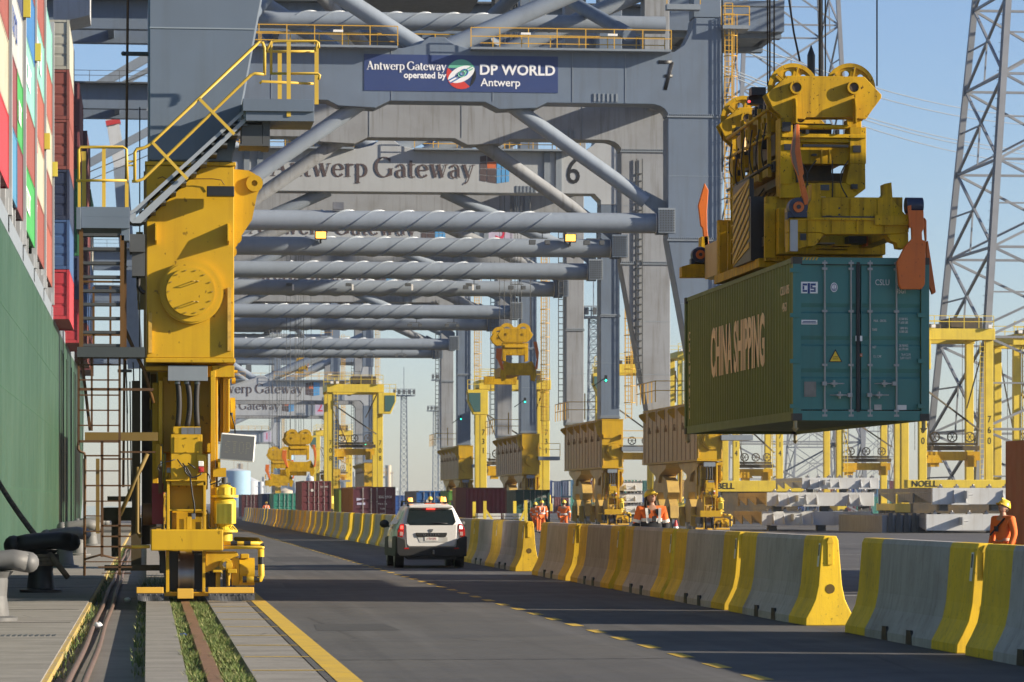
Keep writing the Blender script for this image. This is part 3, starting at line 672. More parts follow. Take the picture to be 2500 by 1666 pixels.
def number(k, s_, x, z, size, m, panel=None):
    r = CRANES[k]; pb = part_of(r, 'portal_beam')[0]; Y = r.location.y
    if k < 4: z -= 6.45
    if panel: q = MB(); q.box(r.location.x+x-1.0, r.location.x+x+1.0, Y-.012, Y-.003, z-1.2, z+1.2); q.build('number_panel', panel, pb)
    text('number', s_, size, (r.location.x+x, Y-.02, z), m, pb, bold=.01, xscale=.85, label='painted number '+s_)
PURP = mat('pale_purple', (.42, .38, .5), .6, dirt=0, streak=0); CRIM = mat('crimson', (.55, .02, .07), .6, dirt=0, streak=0)
number(6, '6', 28.2, 24.2, 2.5, BLKP); number(4, '4', 28.2, 24.2, 2.5, BLKP); number(5, '5', 28.4, 24.2, 2.4, CRIM, PURP); number(2, '2', 28.2, 24.2, 2.4, CRIM, PURP); number(1, '1', 28.2, 24.2, 2.4, CRIM, PURP); number(3, '3', 28.2, 24.2, 2.5, BLKP)
# crane 7: the navy panel
r = CRANES[7]; pb = part_of(r, 'portal_beam')[0]; Y7 = 190.5
A_ = at(889, 221.5, Y7); B_ = at(1362, 139, Y7)
q = MB(); q.box(A_.x, B_.x, Y7-.03, Y7-.003, A_.z, B_.z); pan = q.build('name_panel', NAVY, pb); pan['label'] = 'navy panel with white lettering and round emblem'
WT = mat('sign_white', (.75, .76, .78), .5, dirt=.1, streak=0); yy = Y7-.04
s7 = 192.5/FP
p = at(895, 170, Y7); wd = serif_word('lettering', 'Antwerp Gateway', 20*s7/1.0, p.x, p.z, yy, WT, pan, bold=1.35)
p = at(1037, 185, Y7); text('lettering', 'operated by', 21*s7, (p.x, yy, p.z), WT, pan, bold=.014)
p = at(1263, 173, Y7); text('lettering', 'DP WORLD', 35*s7, (p.x, yy, p.z), WT, pan, bold=.022, spacing=1.02)
p = at(1222, 203, Y7); text('lettering', 'Antwerp', 27*s7, (p.x, yy, p.z), WT, pan, bold=.008)
def flat(pts, y, name, m, par):
    q = MB(); q.poly([(x, y, z) for x, z in pts]); return q.build(name, m, par)
c = at(1126, 182, Y7); rr = 36*s7
def arcp(a0, a1, r_, n=24, cx=0, cz=0): return [(c.x+cx+r_*cos(R(a0+(a1-a0)*i/n)), c.z+cz+r_*sin(R(a0+(a1-a0)*i/n))) for i in range(n+1)]
EG = mat('emblem_green', (.12, .42, .28), dirt=0, streak=0); ER = mat('emblem_red', (.55, .04, .03), dirt=0, streak=0); EB = mat('emblem_blue', (.02, .12, .35), dirt=0, streak=0)
flat(arcp(25, 155, rr), yy-.001, 'emblem', EG, pan); flat(arcp(155, 305, rr), yy-.002, 'emblem', ER, pan); flat(arcp(-55, 25, rr), yy-.001, 'emblem', BLKP, pan)
def lens(a, w_, h_, dx=0, dz=0, n=20):
    P = []
    for i in range(2*n):
        t_ = 2*pi*i/(2*n); x = w_*cos(t_); z_ = h_*sin(t_)*(abs(sin(t_))**.3); P.append((c.x+dx+x*cos(a)-z_*sin(a), c.z+dz+x*sin(a)+z_*cos(a)))
    return P
flat(lens(R(25), rr*.98, rr*.5), yy-.004, 'emblem', WT, pan)
q = MB(); U = Vector((cos(R(30)), 0, sin(R(30)))); V_ = Vector((-sin(R(30)), 0, cos(R(30)))); C0 = Vector((c.x, yy-.007, c.z))
q.bar(C0-U*rr*.95-V_*rr*.14, C0-U*rr*.1-V_*rr*.14, .07, .002, (0,1,0)); q.bar(C0-U*rr*.97+V_*rr*.06, C0-U*rr*.05+V_*rr*.06, .07, .002, (0,1,0))
q.tube([C0+U*rr*(.22+.28*cos(a))+V_*rr*.2*sin(a) for a in [2*pi*i/16 for i in range(17)]], .04, 4); q.build('emblem', EB, pan)
q = MB(); q.bar(C0+U*rr*.3+V_*rr*.1+Vector((0,-.02,0)), C0+U*rr*.92+V_*rr*.1+Vector((0,-.02,0)), .06, .002, (0,1,0)); q.bar(C0+U*rr*.3-V_*rr*.05+Vector((0,-.02,0)), C0+U*rr*.9-V_*rr*.05+Vector((0,-.02,0)), .06, .002, (0,1,0))
q.tube([C0+Vector((0,-.02,0))+U*rr*(.02+.25*cos(a))+V_*rr*.17*sin(a) for a in [2*pi*i/16 for i in range(17)]], .035, 4); q.build('emblem', EG, pan)
q = MB()   # the 7, a crossed seven with rounded strokes
P7 = [at(x, y, Y7) for x, y in ((1607, 152), (1641, 152), (1624, 220))]; P7 = [Vector((v.x, yy, v.z)) for v in P7]
q.tube(P7[:2], .10, 10); q.tube([P7[1]+Vector((0, -.004, 0)), P7[2]+Vector((0, -.004, 0))], .10, 10)
a = at(1622, 186, Y7); b = at(1642, 186, Y7); q.tube([(a.x, yy-.008, a.z), (b.x, yy-.008, b.z)], .09, 10); q.v = [(v[0], Y7-.02+(v[1]-yy)*.1, v[2]) for v in q.v]; q.build('number', BLKP, pb)

# lit orange floodlights on the rear brace of crane 7 and small lamps on crane 6
for px_, py_ in ((782, 576), (1390, 583)):
    p = at(px_, py_, 210.2); q = MB(); q.box(p.x-.36, p.x+.36, 209.6, 210.0, p.z-.26, p.z+.26); q.bar((p.x, 210, p.z-.5), (p.x, 210, p.z-.2), .12); o = q.build('floodlight', BLKP, CRANES[7])
    q = MB(); q.box(p.x-.3, p.x+.3, 209.57, 209.595, p.z-.2, p.z+.2); q.build('orange_lens', mat('lens_orange', (1, .42, .06), emit=1.6, dirt=0, streak=0), o)
p = at(826, 503, 191); q = MB(); q.box(p.x-.3, p.x+.3, 190.9, 191.3, p.z-.2, p.z+.2); q.build('floodlight', STE, CRANES[7])
for px_ in (715, 860, 1005, 1153):
    p = at(px_, 703, 250.4); q = MB(); q.box(p.x-.06, p.x+.06, 249.8, 250.1, p.z-.22, p.z+.22); o = q.build('tube_lamp', WHT, CRANES[6]); q = MB(); q.box(p.x-.5, p.x-.1, 249.7, 250.3, p.z+.1, p.z+.3); q.build('lamp_bracket', DGR, o)

# added sun blocker, an unseen box in front of the land leg of the nearest crane (outside the frame, shades the hanging container)
q = MB(); q.box(30.2, 34.6, 49.6, 56.4, 9.2, 14.7); q.box(30.0, 34.8, 49.4, 57.3, 8.9, 9.19); q.box(30.1, 34.7, 49.5, 56.5, 14.71, 14.9); blk_box = q.build('sun_blocker', PLG, CRANES[8])
q = MB(); railing(q, (30.0, 49.4, 14.9), (34.8, 49.4, 14.9)); q.build('blocker_railing', YEL, blk_box)
q = MB(); q.box(30.17, 30.195, 51, 52, 9.3, 11.4); q.build('door', DGR, blk_box)  # door drawn on the added blocker box
# ---------------------------------------------------------------- ground
def sheet(name, x0, x1, y0, y1, z, m, nx=1, ny=1):
    q = MB()
    q.poly([(x0, y0, z), (x1, y0, z), (x1, y1, z), (x0, y1, z)]); o = q.build(name, m); return tag(o, kind='structure')
def gmat(name, base, d1, d2, scale=.25, fine=30, rough=.85, bump=.25, crack=0, stretch=(1, 1, 1), lanes=0):
    if name in MATS: return MATS[name]
    m = bpy.data.materials.new(name); m.use_nodes = True; MATS[name] = m; t = m.node_tree; N = t.nodes; L = t.links; b = N['Principled BSDF']
    tc = N.new('ShaderNodeTexCoord'); mp = N.new('ShaderNodeMapping'); mp.inputs['Scale'].default_value = stretch; L.new(tc.outputs['Object'], mp.inputs[0])
    def ns(sc, det=6, ro=.6):
        n = N.new('ShaderNodeTexNoise'); n.inputs['Scale'].default_value = sc; n.inputs['Detail'].default_value = det; n.inputs['Roughness'].default_value = ro; L.new(mp.outputs[0], n.inputs[0]); return n.outputs['Fac']
    def mr(s_, a, c, lo, hi):
        r = N.new('ShaderNodeMapRange'); r.inputs[1].default_value = a; r.inputs[2].default_value = c; r.inputs[3].default_value = lo; r.inputs[4].default_value = hi; L.new(s_, r.inputs[0]); return r.outputs[0]
    def mx(f, a, c):
        x = N.new('ShaderNodeMix'); x.data_type = 'RGBA'; L.new(f, x.inputs[0])
        for v, i in ((a, 6), (c, 7)):
            if isinstance(v, tuple): x.inputs[i].default_value = (*v, 1)
            else: L.new(v, x.inputs[i])
        return x.outputs[2]
    c = mx(mr(ns(scale), .38, .68, 0, 1), base, d1); c = mx(mr(ns(scale*6, 8, .7), .5, .75, 0, .7), c, d2); fn = ns(fine, 3, .5)
    c = mx(mr(fn, .35, .65, 0, .35), c, tuple(x*.55 for x in base))
    if lanes:
        mp2 = N.new('ShaderNodeMapping'); mp2.inputs['Scale'].default_value = (1.4, .03, 1); L.new(tc.outputs['Object'], mp2.inputs[0])
        n2 = N.new('ShaderNodeTexNoise'); n2.inputs['Scale'].default_value = 1; n2.inputs['Detail'].default_value = 5; n2.inputs['Roughness'].default_value = .65; L.new(mp2.outputs[0], n2.inputs[0])
        c = mx(mr(n2.outputs['Fac'], .5, .68, 0, .8), c, tuple(x*.58 for x in base)); c = mx(mr(n2.outputs['Fac'], .34, .44, .55, 0), c, tuple(x*1.55 for x in base))
        st_ = ns(1.1, 2, .4); c = mx(mr(st_, .70, .76, 0, .6), c, tuple(x*.4 for x in base))
    if crack:
        v = N.new('ShaderNodeTexVoronoi'); v.feature = 'DISTANCE_TO_EDGE'; v.inputs['Scale'].default_value = crack; L.new(mp.outputs[0], v.inputs[0]); c = mx(mr(v.outputs['Distance'], 0, .006, .7, 0), c, tuple(x*.3 for x in base))
    L.new(c, b.inputs['Base Color']); b.inputs['Roughness'].default_value = rough; L.new(mr(ns(scale*3), .3, .7, rough-.15, min(1, rough+.1)), b.inputs['Roughness'])
    bp = N.new('ShaderNodeBump'); bp.inputs['Strength'].default_value = bump; bp.inputs['Distance'].default_value = .006; L.new(fn, bp.inputs['Height']); L.new(bp.outputs[0], b.inputs['Normal'])
    return m
ASP = gmat('asphalt', (.070, .068, .068), (.09, .087, .083), (.046, .045, .046), .22, 45, lanes=1, crack=.16)
CON = gmat('apron_concrete', (.27, .25, .225), (.16, .148, .13), (.34, .32, .285), .7, 28, stretch=(1, 2.5, 1), bump=.5, crack=.35)
COD = gmat('trench_concrete', (.17, .16, .145), (.11, .10, .09), (.21, .2, .18), .6, 40)
EAR = gmat('trench_earth', (.035, .028, .02), (.05, .045, .03), (.02, .018, .012), 1.5, 30)
PAINT = mat('road_yellow', (.56, .36, .03), .7, dirt=.5, streak=0, dcol=(.22, .17, .08), scale=3, spots=.5)
PAINW = mat('road_white', (.5, .5, .49), .7, dirt=.5, streak=0, dcol=(.15, .15, .15), scale=3)
sheet('ground', -3.56, 2500, 20, 5000, -.30, EAR)
sheet('road', 1.68, 2500, 15, 4900, 0.0, ASP)
sheet('water', -3000, -3.9, 10, 5000, -3.2, mat('harbour_water', (.02, .03, .03), .08, dirt=0, streak=0))
q = MB(); q.box(-3.56, -.98, 15, 2500, -4, .02); tag(q.build('quay_apron', CON), kind='structure')
q = MB(); q.box(-.979, -.93, 15, 300, -.25, .0); tag(q.build('apron_edge', mat('edge_yellow', (.42, .29, .07), .8, dirt=1.0, streak=0, dcol=(.22, .2, .16), scale=2.5, spots=.4)), kind='structure')
sheet('trench_floor', -.93, -.02, 15, 2500, -.12, COD)
q = MB(); q.box(-.019, .375, 15, 2500, -.25, .03); tag(q.build('concrete_beam', CON), kind='structure')
q = MB(); q.box(1.02, 1.665, 15, 2500, -.25, .0); tag(q.build('concrete_strip', CON), kind='structure')
q = MB(); q.box(.56, .70, 15, 2500, -.26, .022); tag(q.build('rail', RAILM), kind='structure')
q = MB()
for xr in (-.745, -.585): 
    q.tube([(xr+.012*sin(y*.35), y, -.05+.012*sin(y*.22)) for y in range(22, 140, 2)], .034, 10)
tag(q.build('trench_rails', mat('pipe_brown', (.16, .11, .09), .5, metal=.3, dirt=.4, streak=0, dcol=(.07, .05, .04), scale=3)), kind='structure')
# yellow safety line, hatching ticks and dashed line
q = MB(); q.poly([(1.76, 15, .004), (2.0, 15, .004), (2.0, 420, .004), (1.76, 420, .004)]); tag(q.build('yellow_line', PAINT), kind='structure')
q = MB()
for i in range(-4, 60):
    y = 58-3*i
    if 20 < y < 230: q.poly([(1.04, y, .004), (1.75, y-.05, .004), (1.75, y+.07, .004), (1.04, y+.12, .004)])
tag(q.build('hatch_marks', PAINT), kind='structure')
q = MB()
for i in range(110): y = 27+2.35*i; q.poly([(5.72, y, .004), (5.88, y, .004), (5.88, y+1.0, .004), (5.72, y+1.0, .004)])
tag(q.build('dashed_line', PAINT), kind='structure')
q = MB()
for (x0, y0, x1, y1) in ((11, 60, 30, 62), (10.5, 84, 45, 86), (11, 108, 60, 110), (12, 135, 60, 138)):
    q.poly([(x0, y0, .004), (x1, y1, .004), (x1, y1+.18, .004), (x0, y0+.18, .004)])
tag(q.build('white_marking', PAINW), kind='structure')
# slot covers / seams across the apron
q = MB()
for y in (47.4, 53.2, 60.1, 67, 75): q.box(-3.4, -1.05, y, y+.05, .021, .024)
tag(q.build('apron_joint', mat('joint_black', (.03, .028, .025), .8, dirt=0, streak=0)), kind='structure')
g_ = MB(); c0 = gp(60, 1556)
for i in range(12): g_.box(c0.x-.42+i*.07, c0.x-.385+i*.07, c0.y-.25, c0.y+.25, .021, .026)
tag(g_.build('drain_grate', DGR), 'flat slotted drain grate set in the quay concrete at lower left', 'drain grate')
# grass tufts in the rail groove
def grass(name, x0, x1, y0, y1, n, h, seed, label, clump=1.0):
    rg = random.Random(seed); q = MB()
    for i in range(n):
        y = y0+(y1-y0)*rg.random(); x = x0+(x1-x0)*rg.random()
        dens = .45+.6*sin(y*2.1+seed)*sin(y*.7+1.3*seed)+.25*sin(y*9+x*20)
        if rg.random() > dens*clump: continue
        hh = h*(.4+.9*rg.random())*(.7+.5*dens); a = rg.random()*6.28; l = .35+.5*rg.random(); w_ = .004+.003*rg.random()
        dx, dy = cos(a)*hh*l, sin(a)*hh*l; wx, wy = -sin(a)*w_, cos(a)*w_; z0 = -.08
        k = len(q.v); q.v += [(x-wx, y-wy, z0), (x+wx, y+wy, z0), (x+dx*.45+wx*.8, y+dy*.45+wy*.8, z0+hh*.65), (x+dx*.45-wx*.8, y+dy*.45-wy*.8, z0+hh*.65), (x+dx, y+dy, z0+hh)]
        q.m = rg.choice((0, 0, 1, 1, 2)); q.face((k, k+1, k+2, k+3)); q.face((k+3, k+2, k+4))
    o = q.build(name, [mat('grass_green', (.07, .115, .022), .6, dirt=0, streak=0), mat('grass_pale', (.13, .17, .04), .6, dirt=0, streak=0), mat('grass_dry', (.30, .29, .12), .7, dirt=0, streak=0)])
    return tag(o, label, 'grass', kind='stuff')
grass('grass', .72, .95, 30, 58, 42000, .095, 3, 'thick green grass right of the crane rail')
grass('grass', .39, .53, 30, 58, 20000, .1, 5, 'green grass tufts left of the crane rail')
grass('grass', -.16, -.02, 34, 62, 1500, .08, 8, 'thin weeds along the foot of the concrete beam', .7)
grass('grass', -.94, -.8, 34, 140, 4200, .09, 9, 'weeds along the yellow apron edge', .7)
grass('grass', -.1, .5, 60, 70, 3500, .2, 12, 'weeds behind the crane wheels', .8)
rg = random.Random(4)
for i, (x, y, r_, m) in enumerate(((.47, 46.5, .05, 'p1'), (.46, 43.6, .07, 'p2'), (-.68, 47.8, .07, 'p3'), (.45, 40.5, .045, 'p1'), (-.35, 60.5, .06, 'p3'))):
    q = MB(); q.sphere((x, y, -.04), r_, 10, (1, 1.3, .7)); q.v = [(a+rg.uniform(-.013, .013), b+rg.uniform(-.013, .013), c+rg.uniform(-.013, .013)) for a, b, c in q.v]
    o = q.build('litter', mat({'p1': 'litter_blue', 'p2': 'litter_navy', 'p3': 'litter_white'}[m], {'p1': (.25, .3, .45), 'p2': (.04, .08, .25), 'p3': (.7, .7, .7)}[m], .4, dirt=0, streak=0))
    tag(o, ('crumpled pale blue plastic in the grass left of the rail', 'crumpled dark blue plastic in the rail groove', 'white crumpled litter between the two trench pipes', 'small blue plastic scrap nearest in the rail groove', 'white scrap lying in the trench behind the ladder')[i], 'litter')

# ---------------------------------------------------------------- quay furniture
def bollard(loc, m, label, yaw=0, s=1.0):
    q = MB(); P = Vector(loc)
    prof = [(0, .30), (.04, .30), (.06, .2), (.3, .17), (.52, .185), (.60, .25)]
    for i in range(len(prof)-1): q.cyl(P+Vector((0, 0, prof[i][0]*s)), P+Vector((0, 0, prof[i+1][0]*s)), prof[i][1]*s, prof[i+1][1]*s, n=20, caps=(i == 0))
    o = MB(); pts = [(-.36, .68), (-.2, .72), (0, .74), (.25, .76), (.42, .73)]
    o.tube([P+Vector((x*s, 0, (z-.02)*s)) for x, z in pts], .13*s, 14); o.sphere(P+Vector((-.38*s, 0, .665*s)), .145*s, 14); o.sphere(P+Vector((.43*s, 0, .71*s)), .13*s, 14)
    o.v = [(a, (b-P.y)*1.5+P.y, c) for a, b, c in o.v]
    t = thing('bollard', loc, label, 'bollard', 'mooring bollards along the quay edge')
    q.build('base', m, t); o.build('head', m, t); return t
bollard((-2.15, 48.3, .02), mat('bollard_grey', (.12, .123, .126), .55, dirt=.7, streak=0, dcol=(.07, .065, .06), scale=2.5), 'grey cast bollard nearest the camera, cut by the left edge', s=1.15)
bollard((-1.95, 63.5, .02), BLKP, 'black bollard holding the worn mooring rope', s=1.3)
bollard((-2.1, 88, .02), mat('bollard_grey', (.36, .37, .38)), 'dark grey bollard just behind the black one', s=1.2)
bollard((-2.15, 108, .02), mat('bollard_pale', (.15, .15, .145), .6, dirt=.4, streak=0), 'pale grey bollard second behind the black one', s=1.3)
bollard((-2.15, 132, .02), mat('bollard_pale', (.15, .15, .145)), 'pale grey bollard farthest along the quay', s=1.3)
q = MB(); a = Vector((-4.8, 85, 4.6)); b = Vector((-1.8, 63.3, .75)); q.tube([a.lerp(b, i/12)+Vector((0, 0, -.35*sin(pi*i/12))) for i in range(13)]+[Vector((-1.6, 63.1, .5)), Vector((-1.45, 63.2, .3))], .055, 10)
for k in range(3): q.disc((-1.95, 63.5, .55+.07*k), 'z', .33, .08, 24, .25)
tag(q.build('mooring_rope', mat('rope', (.10, .075, .055), .85, dirt=.9, streak=0, dcol=(.34, .24, .15), scale=3)), 'worn brown mooring rope running from the ship to the black bollard', 'rope')

# ---------------------------------------------------------------- ship hull and its containers
HX = -4.9
ship = thing('container_ship', (HX, 150, -3), 'dark green hulled container ship moored along the left side of the quay', 'ship')
q = MB()
zt = lambda y: 11.2
P = [(30, -3.1), (238, -3.1), (262, 2.0), (270, 11.2), (30, 11.2)]
q.prism(P, 'x', HX-30, HX)
HUL = mat('hull_green', (.018, .062, .034), .4, dirt=.65, streak=.75, dcol=(.045, .10, .066), scale=.12, bump=.1)
q.build('hull', HUL, ship)
q = MB()
for y, w_ in ((196, 2.0), (201, 1.0), (209, 3.5), (222, 1.5), (230, 5)): q.box(HX+.002, HX+.05, y, y+w_, -2.8, 10.4).cut()  # cast shadows of the cranes, painted on the hull as dark strips
q.build('crane_shadow_strip', mat('hull_shadow', (.012, .035, .02), .6, dirt=.5, streak=.6, scale=.4), ship)
for z_ in (2.2, 5.6, 8.4):
    q = MB(); q.box(HX+.001, HX+.012, 30, 235, z_, z_+.03); q.build('weld_line', mat('weld_green', (.04, .11, .06), .5, dirt=.3, streak=0), ship)
q = MB(); q.box(HX-.1, HX, 60, 268, 11.22, 11.9); q.build('bulwark', PLG, ship)
# lashing bridges and stanchions
SHG = mat('ship_grey', (.34, .36, .38), .55, dirt=.35, streak=.3)
for y in (108, 115.4, 122.4, 129, 136.6, 143, 150.4, 157, 164.2, 171, 178.5, 186, 200, 222, 245):
    q = MB(); q.box(HX-.8, HX-.1, y-.35, y+.25, 11.3, 12.9); q.bar((HX-.25, y-.3, 11.3), (HX-.25, y+2.6, 12.8), .16); q.box(HX-.5, HX-.05, y+1.0, y+1.35, 11.3, 12.8); q.build('stanchion', SHG, ship)
for y in (94.3, 108.6, 122.7, 136.9, 150.3, 164.3, 178.0, 193, 221, 248):
    q = MB(); q.box(HX-1.4, HX+.12, y-.25, y+.25, 11.9, 26.5 if y > 150 else 24.8); q.box(HX-1.0, HX+.0, y-.5, y+.5, 11.3, 12.5); q.build('lashing_bridge', SHG, ship)
    q = MB(); zc = {108.6: 26.5, 122.7: 14.5+10.4, 136.9: 20.9, 150.3: 20.9}.get(y, 18.5); q.box(HX+.0, HX+.3, y-.55, y-.26, zc, zc+.75); q.build('deck_lamp', mat('lamp_yellow', (.6, .5, .06), .5, dirt=.2, streak=0), ship)
q = MB(); q.box(HX-29, HX-.9, 60, 262, 11.21, 12.0); q.build('deck', DGR, ship)

def corrug(mb, axis, u0, u1, v, z0, z1, out, pitch=.278, dep=.036):
    """corrugated wall along axis 'x' or 'y' at position v, facing out(+1/-1)"""
    n = max(2, int(round((u1-u0)/pitch))); pitch = (u1-u0)/n; P = []
    for i in range(n):
        u = u0+i*pitch
        P += [(u, 0), (u+.26*pitch, 0), (u+.5*pitch, -dep), (u+.76*pitch, -dep)]
    P.append((u1, 0)); k = len(mb.v)
    for (u, d) in P:
        w_ = v+out*d
        for z_ in (z0, z1): mb.v.append((w_, u, z_) if axis == 'y' else (u, w_, z_))
    flip = (out > 0) == (axis == 'y')
    for i in range(len(P)-1):
        q = (k+2*i, k+2*i+2, k+2*i+3, k+2*i+1); mb.face(q if flip else q[::-1])
CGREY = mat('container_bar', (.30, .31, .31), .45, metal=.3, dirt=.3, streak=0)
def container(loc, L_=12.19, Hc=2.59, col='7a3a34', side=True, end=True, label='', group=None, sidecol=None, simple=False, name='container', W_=2.44, parent=None, endpos=0):
    """box container; x: 0..W_, y: 0..L_, doors on the face towards the camera (y=0)"""
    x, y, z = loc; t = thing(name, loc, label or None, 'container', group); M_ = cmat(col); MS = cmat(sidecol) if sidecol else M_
    b = MB(); fr = .09
    for (a0, a1, b0, b1, c0, c1) in ((0, fr*1.6, 0, fr*1.6, 0, Hc), (W_-fr*1.6, W_, 0, fr*1.6, 0, Hc), (0, fr*1.6, L_-fr*1.6, L_, 0, Hc), (W_-fr*1.6, W_, L_-fr*1.6, L_, 0, Hc),
        (.02, fr, fr, L_-fr, 0, .16), (W_-fr, W_-.02, fr, L_-fr, 0, .16), (.02, fr, fr, L_-fr, Hc-.08, Hc-.002), (W_-fr, W_-.02, fr, L_-fr, Hc-.08, Hc-.002), (fr, W_-fr, .01, fr, 0, .17), (fr, W_-fr, .01, fr, Hc-.12, Hc-.003), (fr, W_-fr, L_-fr, L_-.01, 0, .17), (fr, W_-fr, L_-fr, L_-.01, Hc-.12, Hc-.003),
        (fr, W_-fr, fr, L_-fr, Hc-.06, Hc-.03), (fr, W_-fr, fr, L_-fr, .06, .12)):
        b.box(x+a0, x+a1, y+b0, y+b1, z+c0, z+c1)
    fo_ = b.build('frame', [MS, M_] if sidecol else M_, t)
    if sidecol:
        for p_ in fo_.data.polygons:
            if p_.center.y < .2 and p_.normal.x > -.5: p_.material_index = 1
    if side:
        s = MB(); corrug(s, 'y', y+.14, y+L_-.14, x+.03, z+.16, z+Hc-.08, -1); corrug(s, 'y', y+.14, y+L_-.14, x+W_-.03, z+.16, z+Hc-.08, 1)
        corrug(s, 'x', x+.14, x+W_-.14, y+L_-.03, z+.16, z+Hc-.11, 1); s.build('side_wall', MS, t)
    if end:
        for k in (0, 1):
            d = MB(); xa = x+.15+k*1.08; xb = xa+1.06; ys = y+.05
            zs = [z+.19]+[v for f_ in (.27, .47, .67) for v in (z+Hc*f_-.04, z+Hc*f_+.04)]+[z+Hc-.13]
            prev = None
            P = [(ys, zs[0])]
            for i in range(1, 7, 2): P += [(ys, zs[i]), (ys+.03, zs[i]+.03), (ys+.03, zs[i+1]+.03), (ys, zs[i+1]+.1)]
            P += [(ys, zs[-1]), (ys+.06, zs[-1]), (ys+.06, zs[0])]
            d.prism(P, 'x', xa, xb); dr = d.build('door', M_, t)
            if not simple:
                for fx in ((.42, .89) if k == 0 else (.15, .625)):
                    r_ = MB(); r_.cyl((xa+fx, ys-.03, z+.1), (xa+fx, ys-.03, z+Hc-.05), .017, n=8)
                    for f_ in (.03, .06, .34, .67, .93, .965): r_.box(xa+fx-.045, xa+fx+.045, ys-.05, ys-.003, z+Hc*f_-.02, z+Hc*f_+.02)
                    r_.build('lock_rod', CGREY, dr)
    c = MB()
    for cx in (0, W_-.16):
        for cz in (0, Hc-.118):
            for cy in (0, L_-.178): c.box(x+cx-.003, x+cx+.163, y+cy-.003, y+cy+.181, z+cz-.003, z+cz+.121).cut()
    if not simple: c.build('corner_casting', mat('casting', (.05, .05, .045), .7, dirt=.4, streak=0), t)
    return t
def ship_box(y, tier, col, L_=12.19, Hc=2.59, lab='', xr=HX+.05, base=12.75, end=False):
    t = container((xr-2.44, y, base+tier*2.62), L_, Hc, col, side=True, end=end, simple=True, label=lab, group='containers stacked on the ship')
    return t
NMS = {'8c4a42': 'brownish red', 'ddd5bf': 'cream', 'c03440': 'bright red', '3c4566': 'navy blue', 'd8dcdc': 'pale grey', '7d3f44': 'maroon', '3c9e52': 'bright green', '5aa7d6': 'sky blue', '2f6fa8': 'strong blue', '7fb9ae': 'aqua', '9a5548': 'rust red', '2f7b4e': 'dark green', 'b5482f': 'orange red', '5a2d33': 'dark maroon', '3d5f8f': 'mid blue', 'b0b0a4': 'dirty white', '1f2f4f': 'dark blue'}
ORD = ['lowest', 'second', 'third', 'fourth', 'fifth', 'top']
BAY = ['nearest bay of the ship', 'second bay', 'third bay', 'fourth bay']
bays = [(95.2, ['c03440', 'ddd5bf', '8c4a42', 'ddd5bf', '7d3f44']), (109.4, ['c03440', 'ddd5bf', '8c4a42', 'ddd5bf', '3c4566']),
        (123.4, [('5aa7d6', '7d3f44'), ('7d3f44', '3c9e52'), 'd8dcdc', '3c4566', 'ddd5bf']),
        (137.6, ['3c9e52', '8c4a42', '7fb9ae', '2f6fa8', '8c4a42']),
        (151.2, ['8c4a42', 'ddd5bf', '9a5548', '7fb9ae', '8c4a42']), (165, ['9a5548', '8c4a42', 'ddd5bf', '9a5548', '7fb9ae'])]
for bi, (y, cols) in enumerate(bays):
    for ti, cl in enumerate(cols):
        if isinstance(cl, tuple):
            for h_, cc in enumerate(cl): ship_box(y+h_*6.1, ti, cc, 6.05, lab='%s half-length container, %s tier of ship bay %d' % (NMS[cc], ORD[ti], bi+1))
        else: ship_box(y, ti, cl, lab='%s container, %s tier of ship bay %d from the left picture edge' % (NMS[cl], ORD[ti], bi+1))
far = [(180.4, ['c03440', '3d5f8f', '1f2f4f', '8c4a42', '8c4a42', 'b0b0a4']), (207, ['c03440', '3c4566', '2f7b4e', '2f7b4e', '7d3f44', '7d3f44']), (234, ['8c4a42', '3d5f8f', '5a2d33', '7d3f44', '8c4a42', '5a2d33']),
       (249, ['7d3f44', '1f2f4f', '3d5f8f', 'b0b0a4', '2f7b4e'])]
for bi, (y, cols) in enumerate(far):
    for row in range(2):
        for ti, cl in enumerate(cols):
            cc = cl if row == 0 else random.choice(list(NMS))
            ship_box(y, ti, cc, end=True, xr=-4.05-2.5*row, base=11.3, lab='%s %s-tier container, %s row of far bay %d on the ship' % (NMS[cc], ORD[ti], 'quayside' if row == 0 else 'inner', bi+1))
# small painted marks on the quay-facing container sides
def side_marks(y, ti, col, n, h, name='painted_mark', z_=.9, w_=.55):
    t = [o for o in bpy.data.objects if o.name.startswith('container') and o.type == 'EMPTY' and abs(o.location.y-y) < .3 and abs(o.location.z-(12.75+ti*2.62)) < .3]
    if not t: return
    t = t[0]; x = t.location.x+2.445; z0 = t.location.z; q = MB(); y0 = y+1.2
    for i in range(n):
        k = (i*7+ti*3) % 4; yy_ = y0+i*w_*1.35
        q.box(x, x+.006, yy_, yy_+w_*.28, z0+z_, z0+z_+h)
        if k != 1: q.box(x+.001, x+.007, yy_, yy_+w_, z0+z_+h*.82, z0+z_+h)
        if k > 1: q.box(x+.001, x+.007, yy_, yy_+w_, z0+z_, z0+z_+h*.2)
        if k % 2: q.box(x+.002, x+.008, yy_+w_*.7, yy_+w_, z0+z_, z0+z_+h)
        q.cut()
    q.build(name, col, t)
MBL = mat('mark_blue', (.05, .09, .28), .6, dirt=0, streak=0); MRD = mat('mark_red', (.5, .03, .03), .6, dirt=0, streak=0)
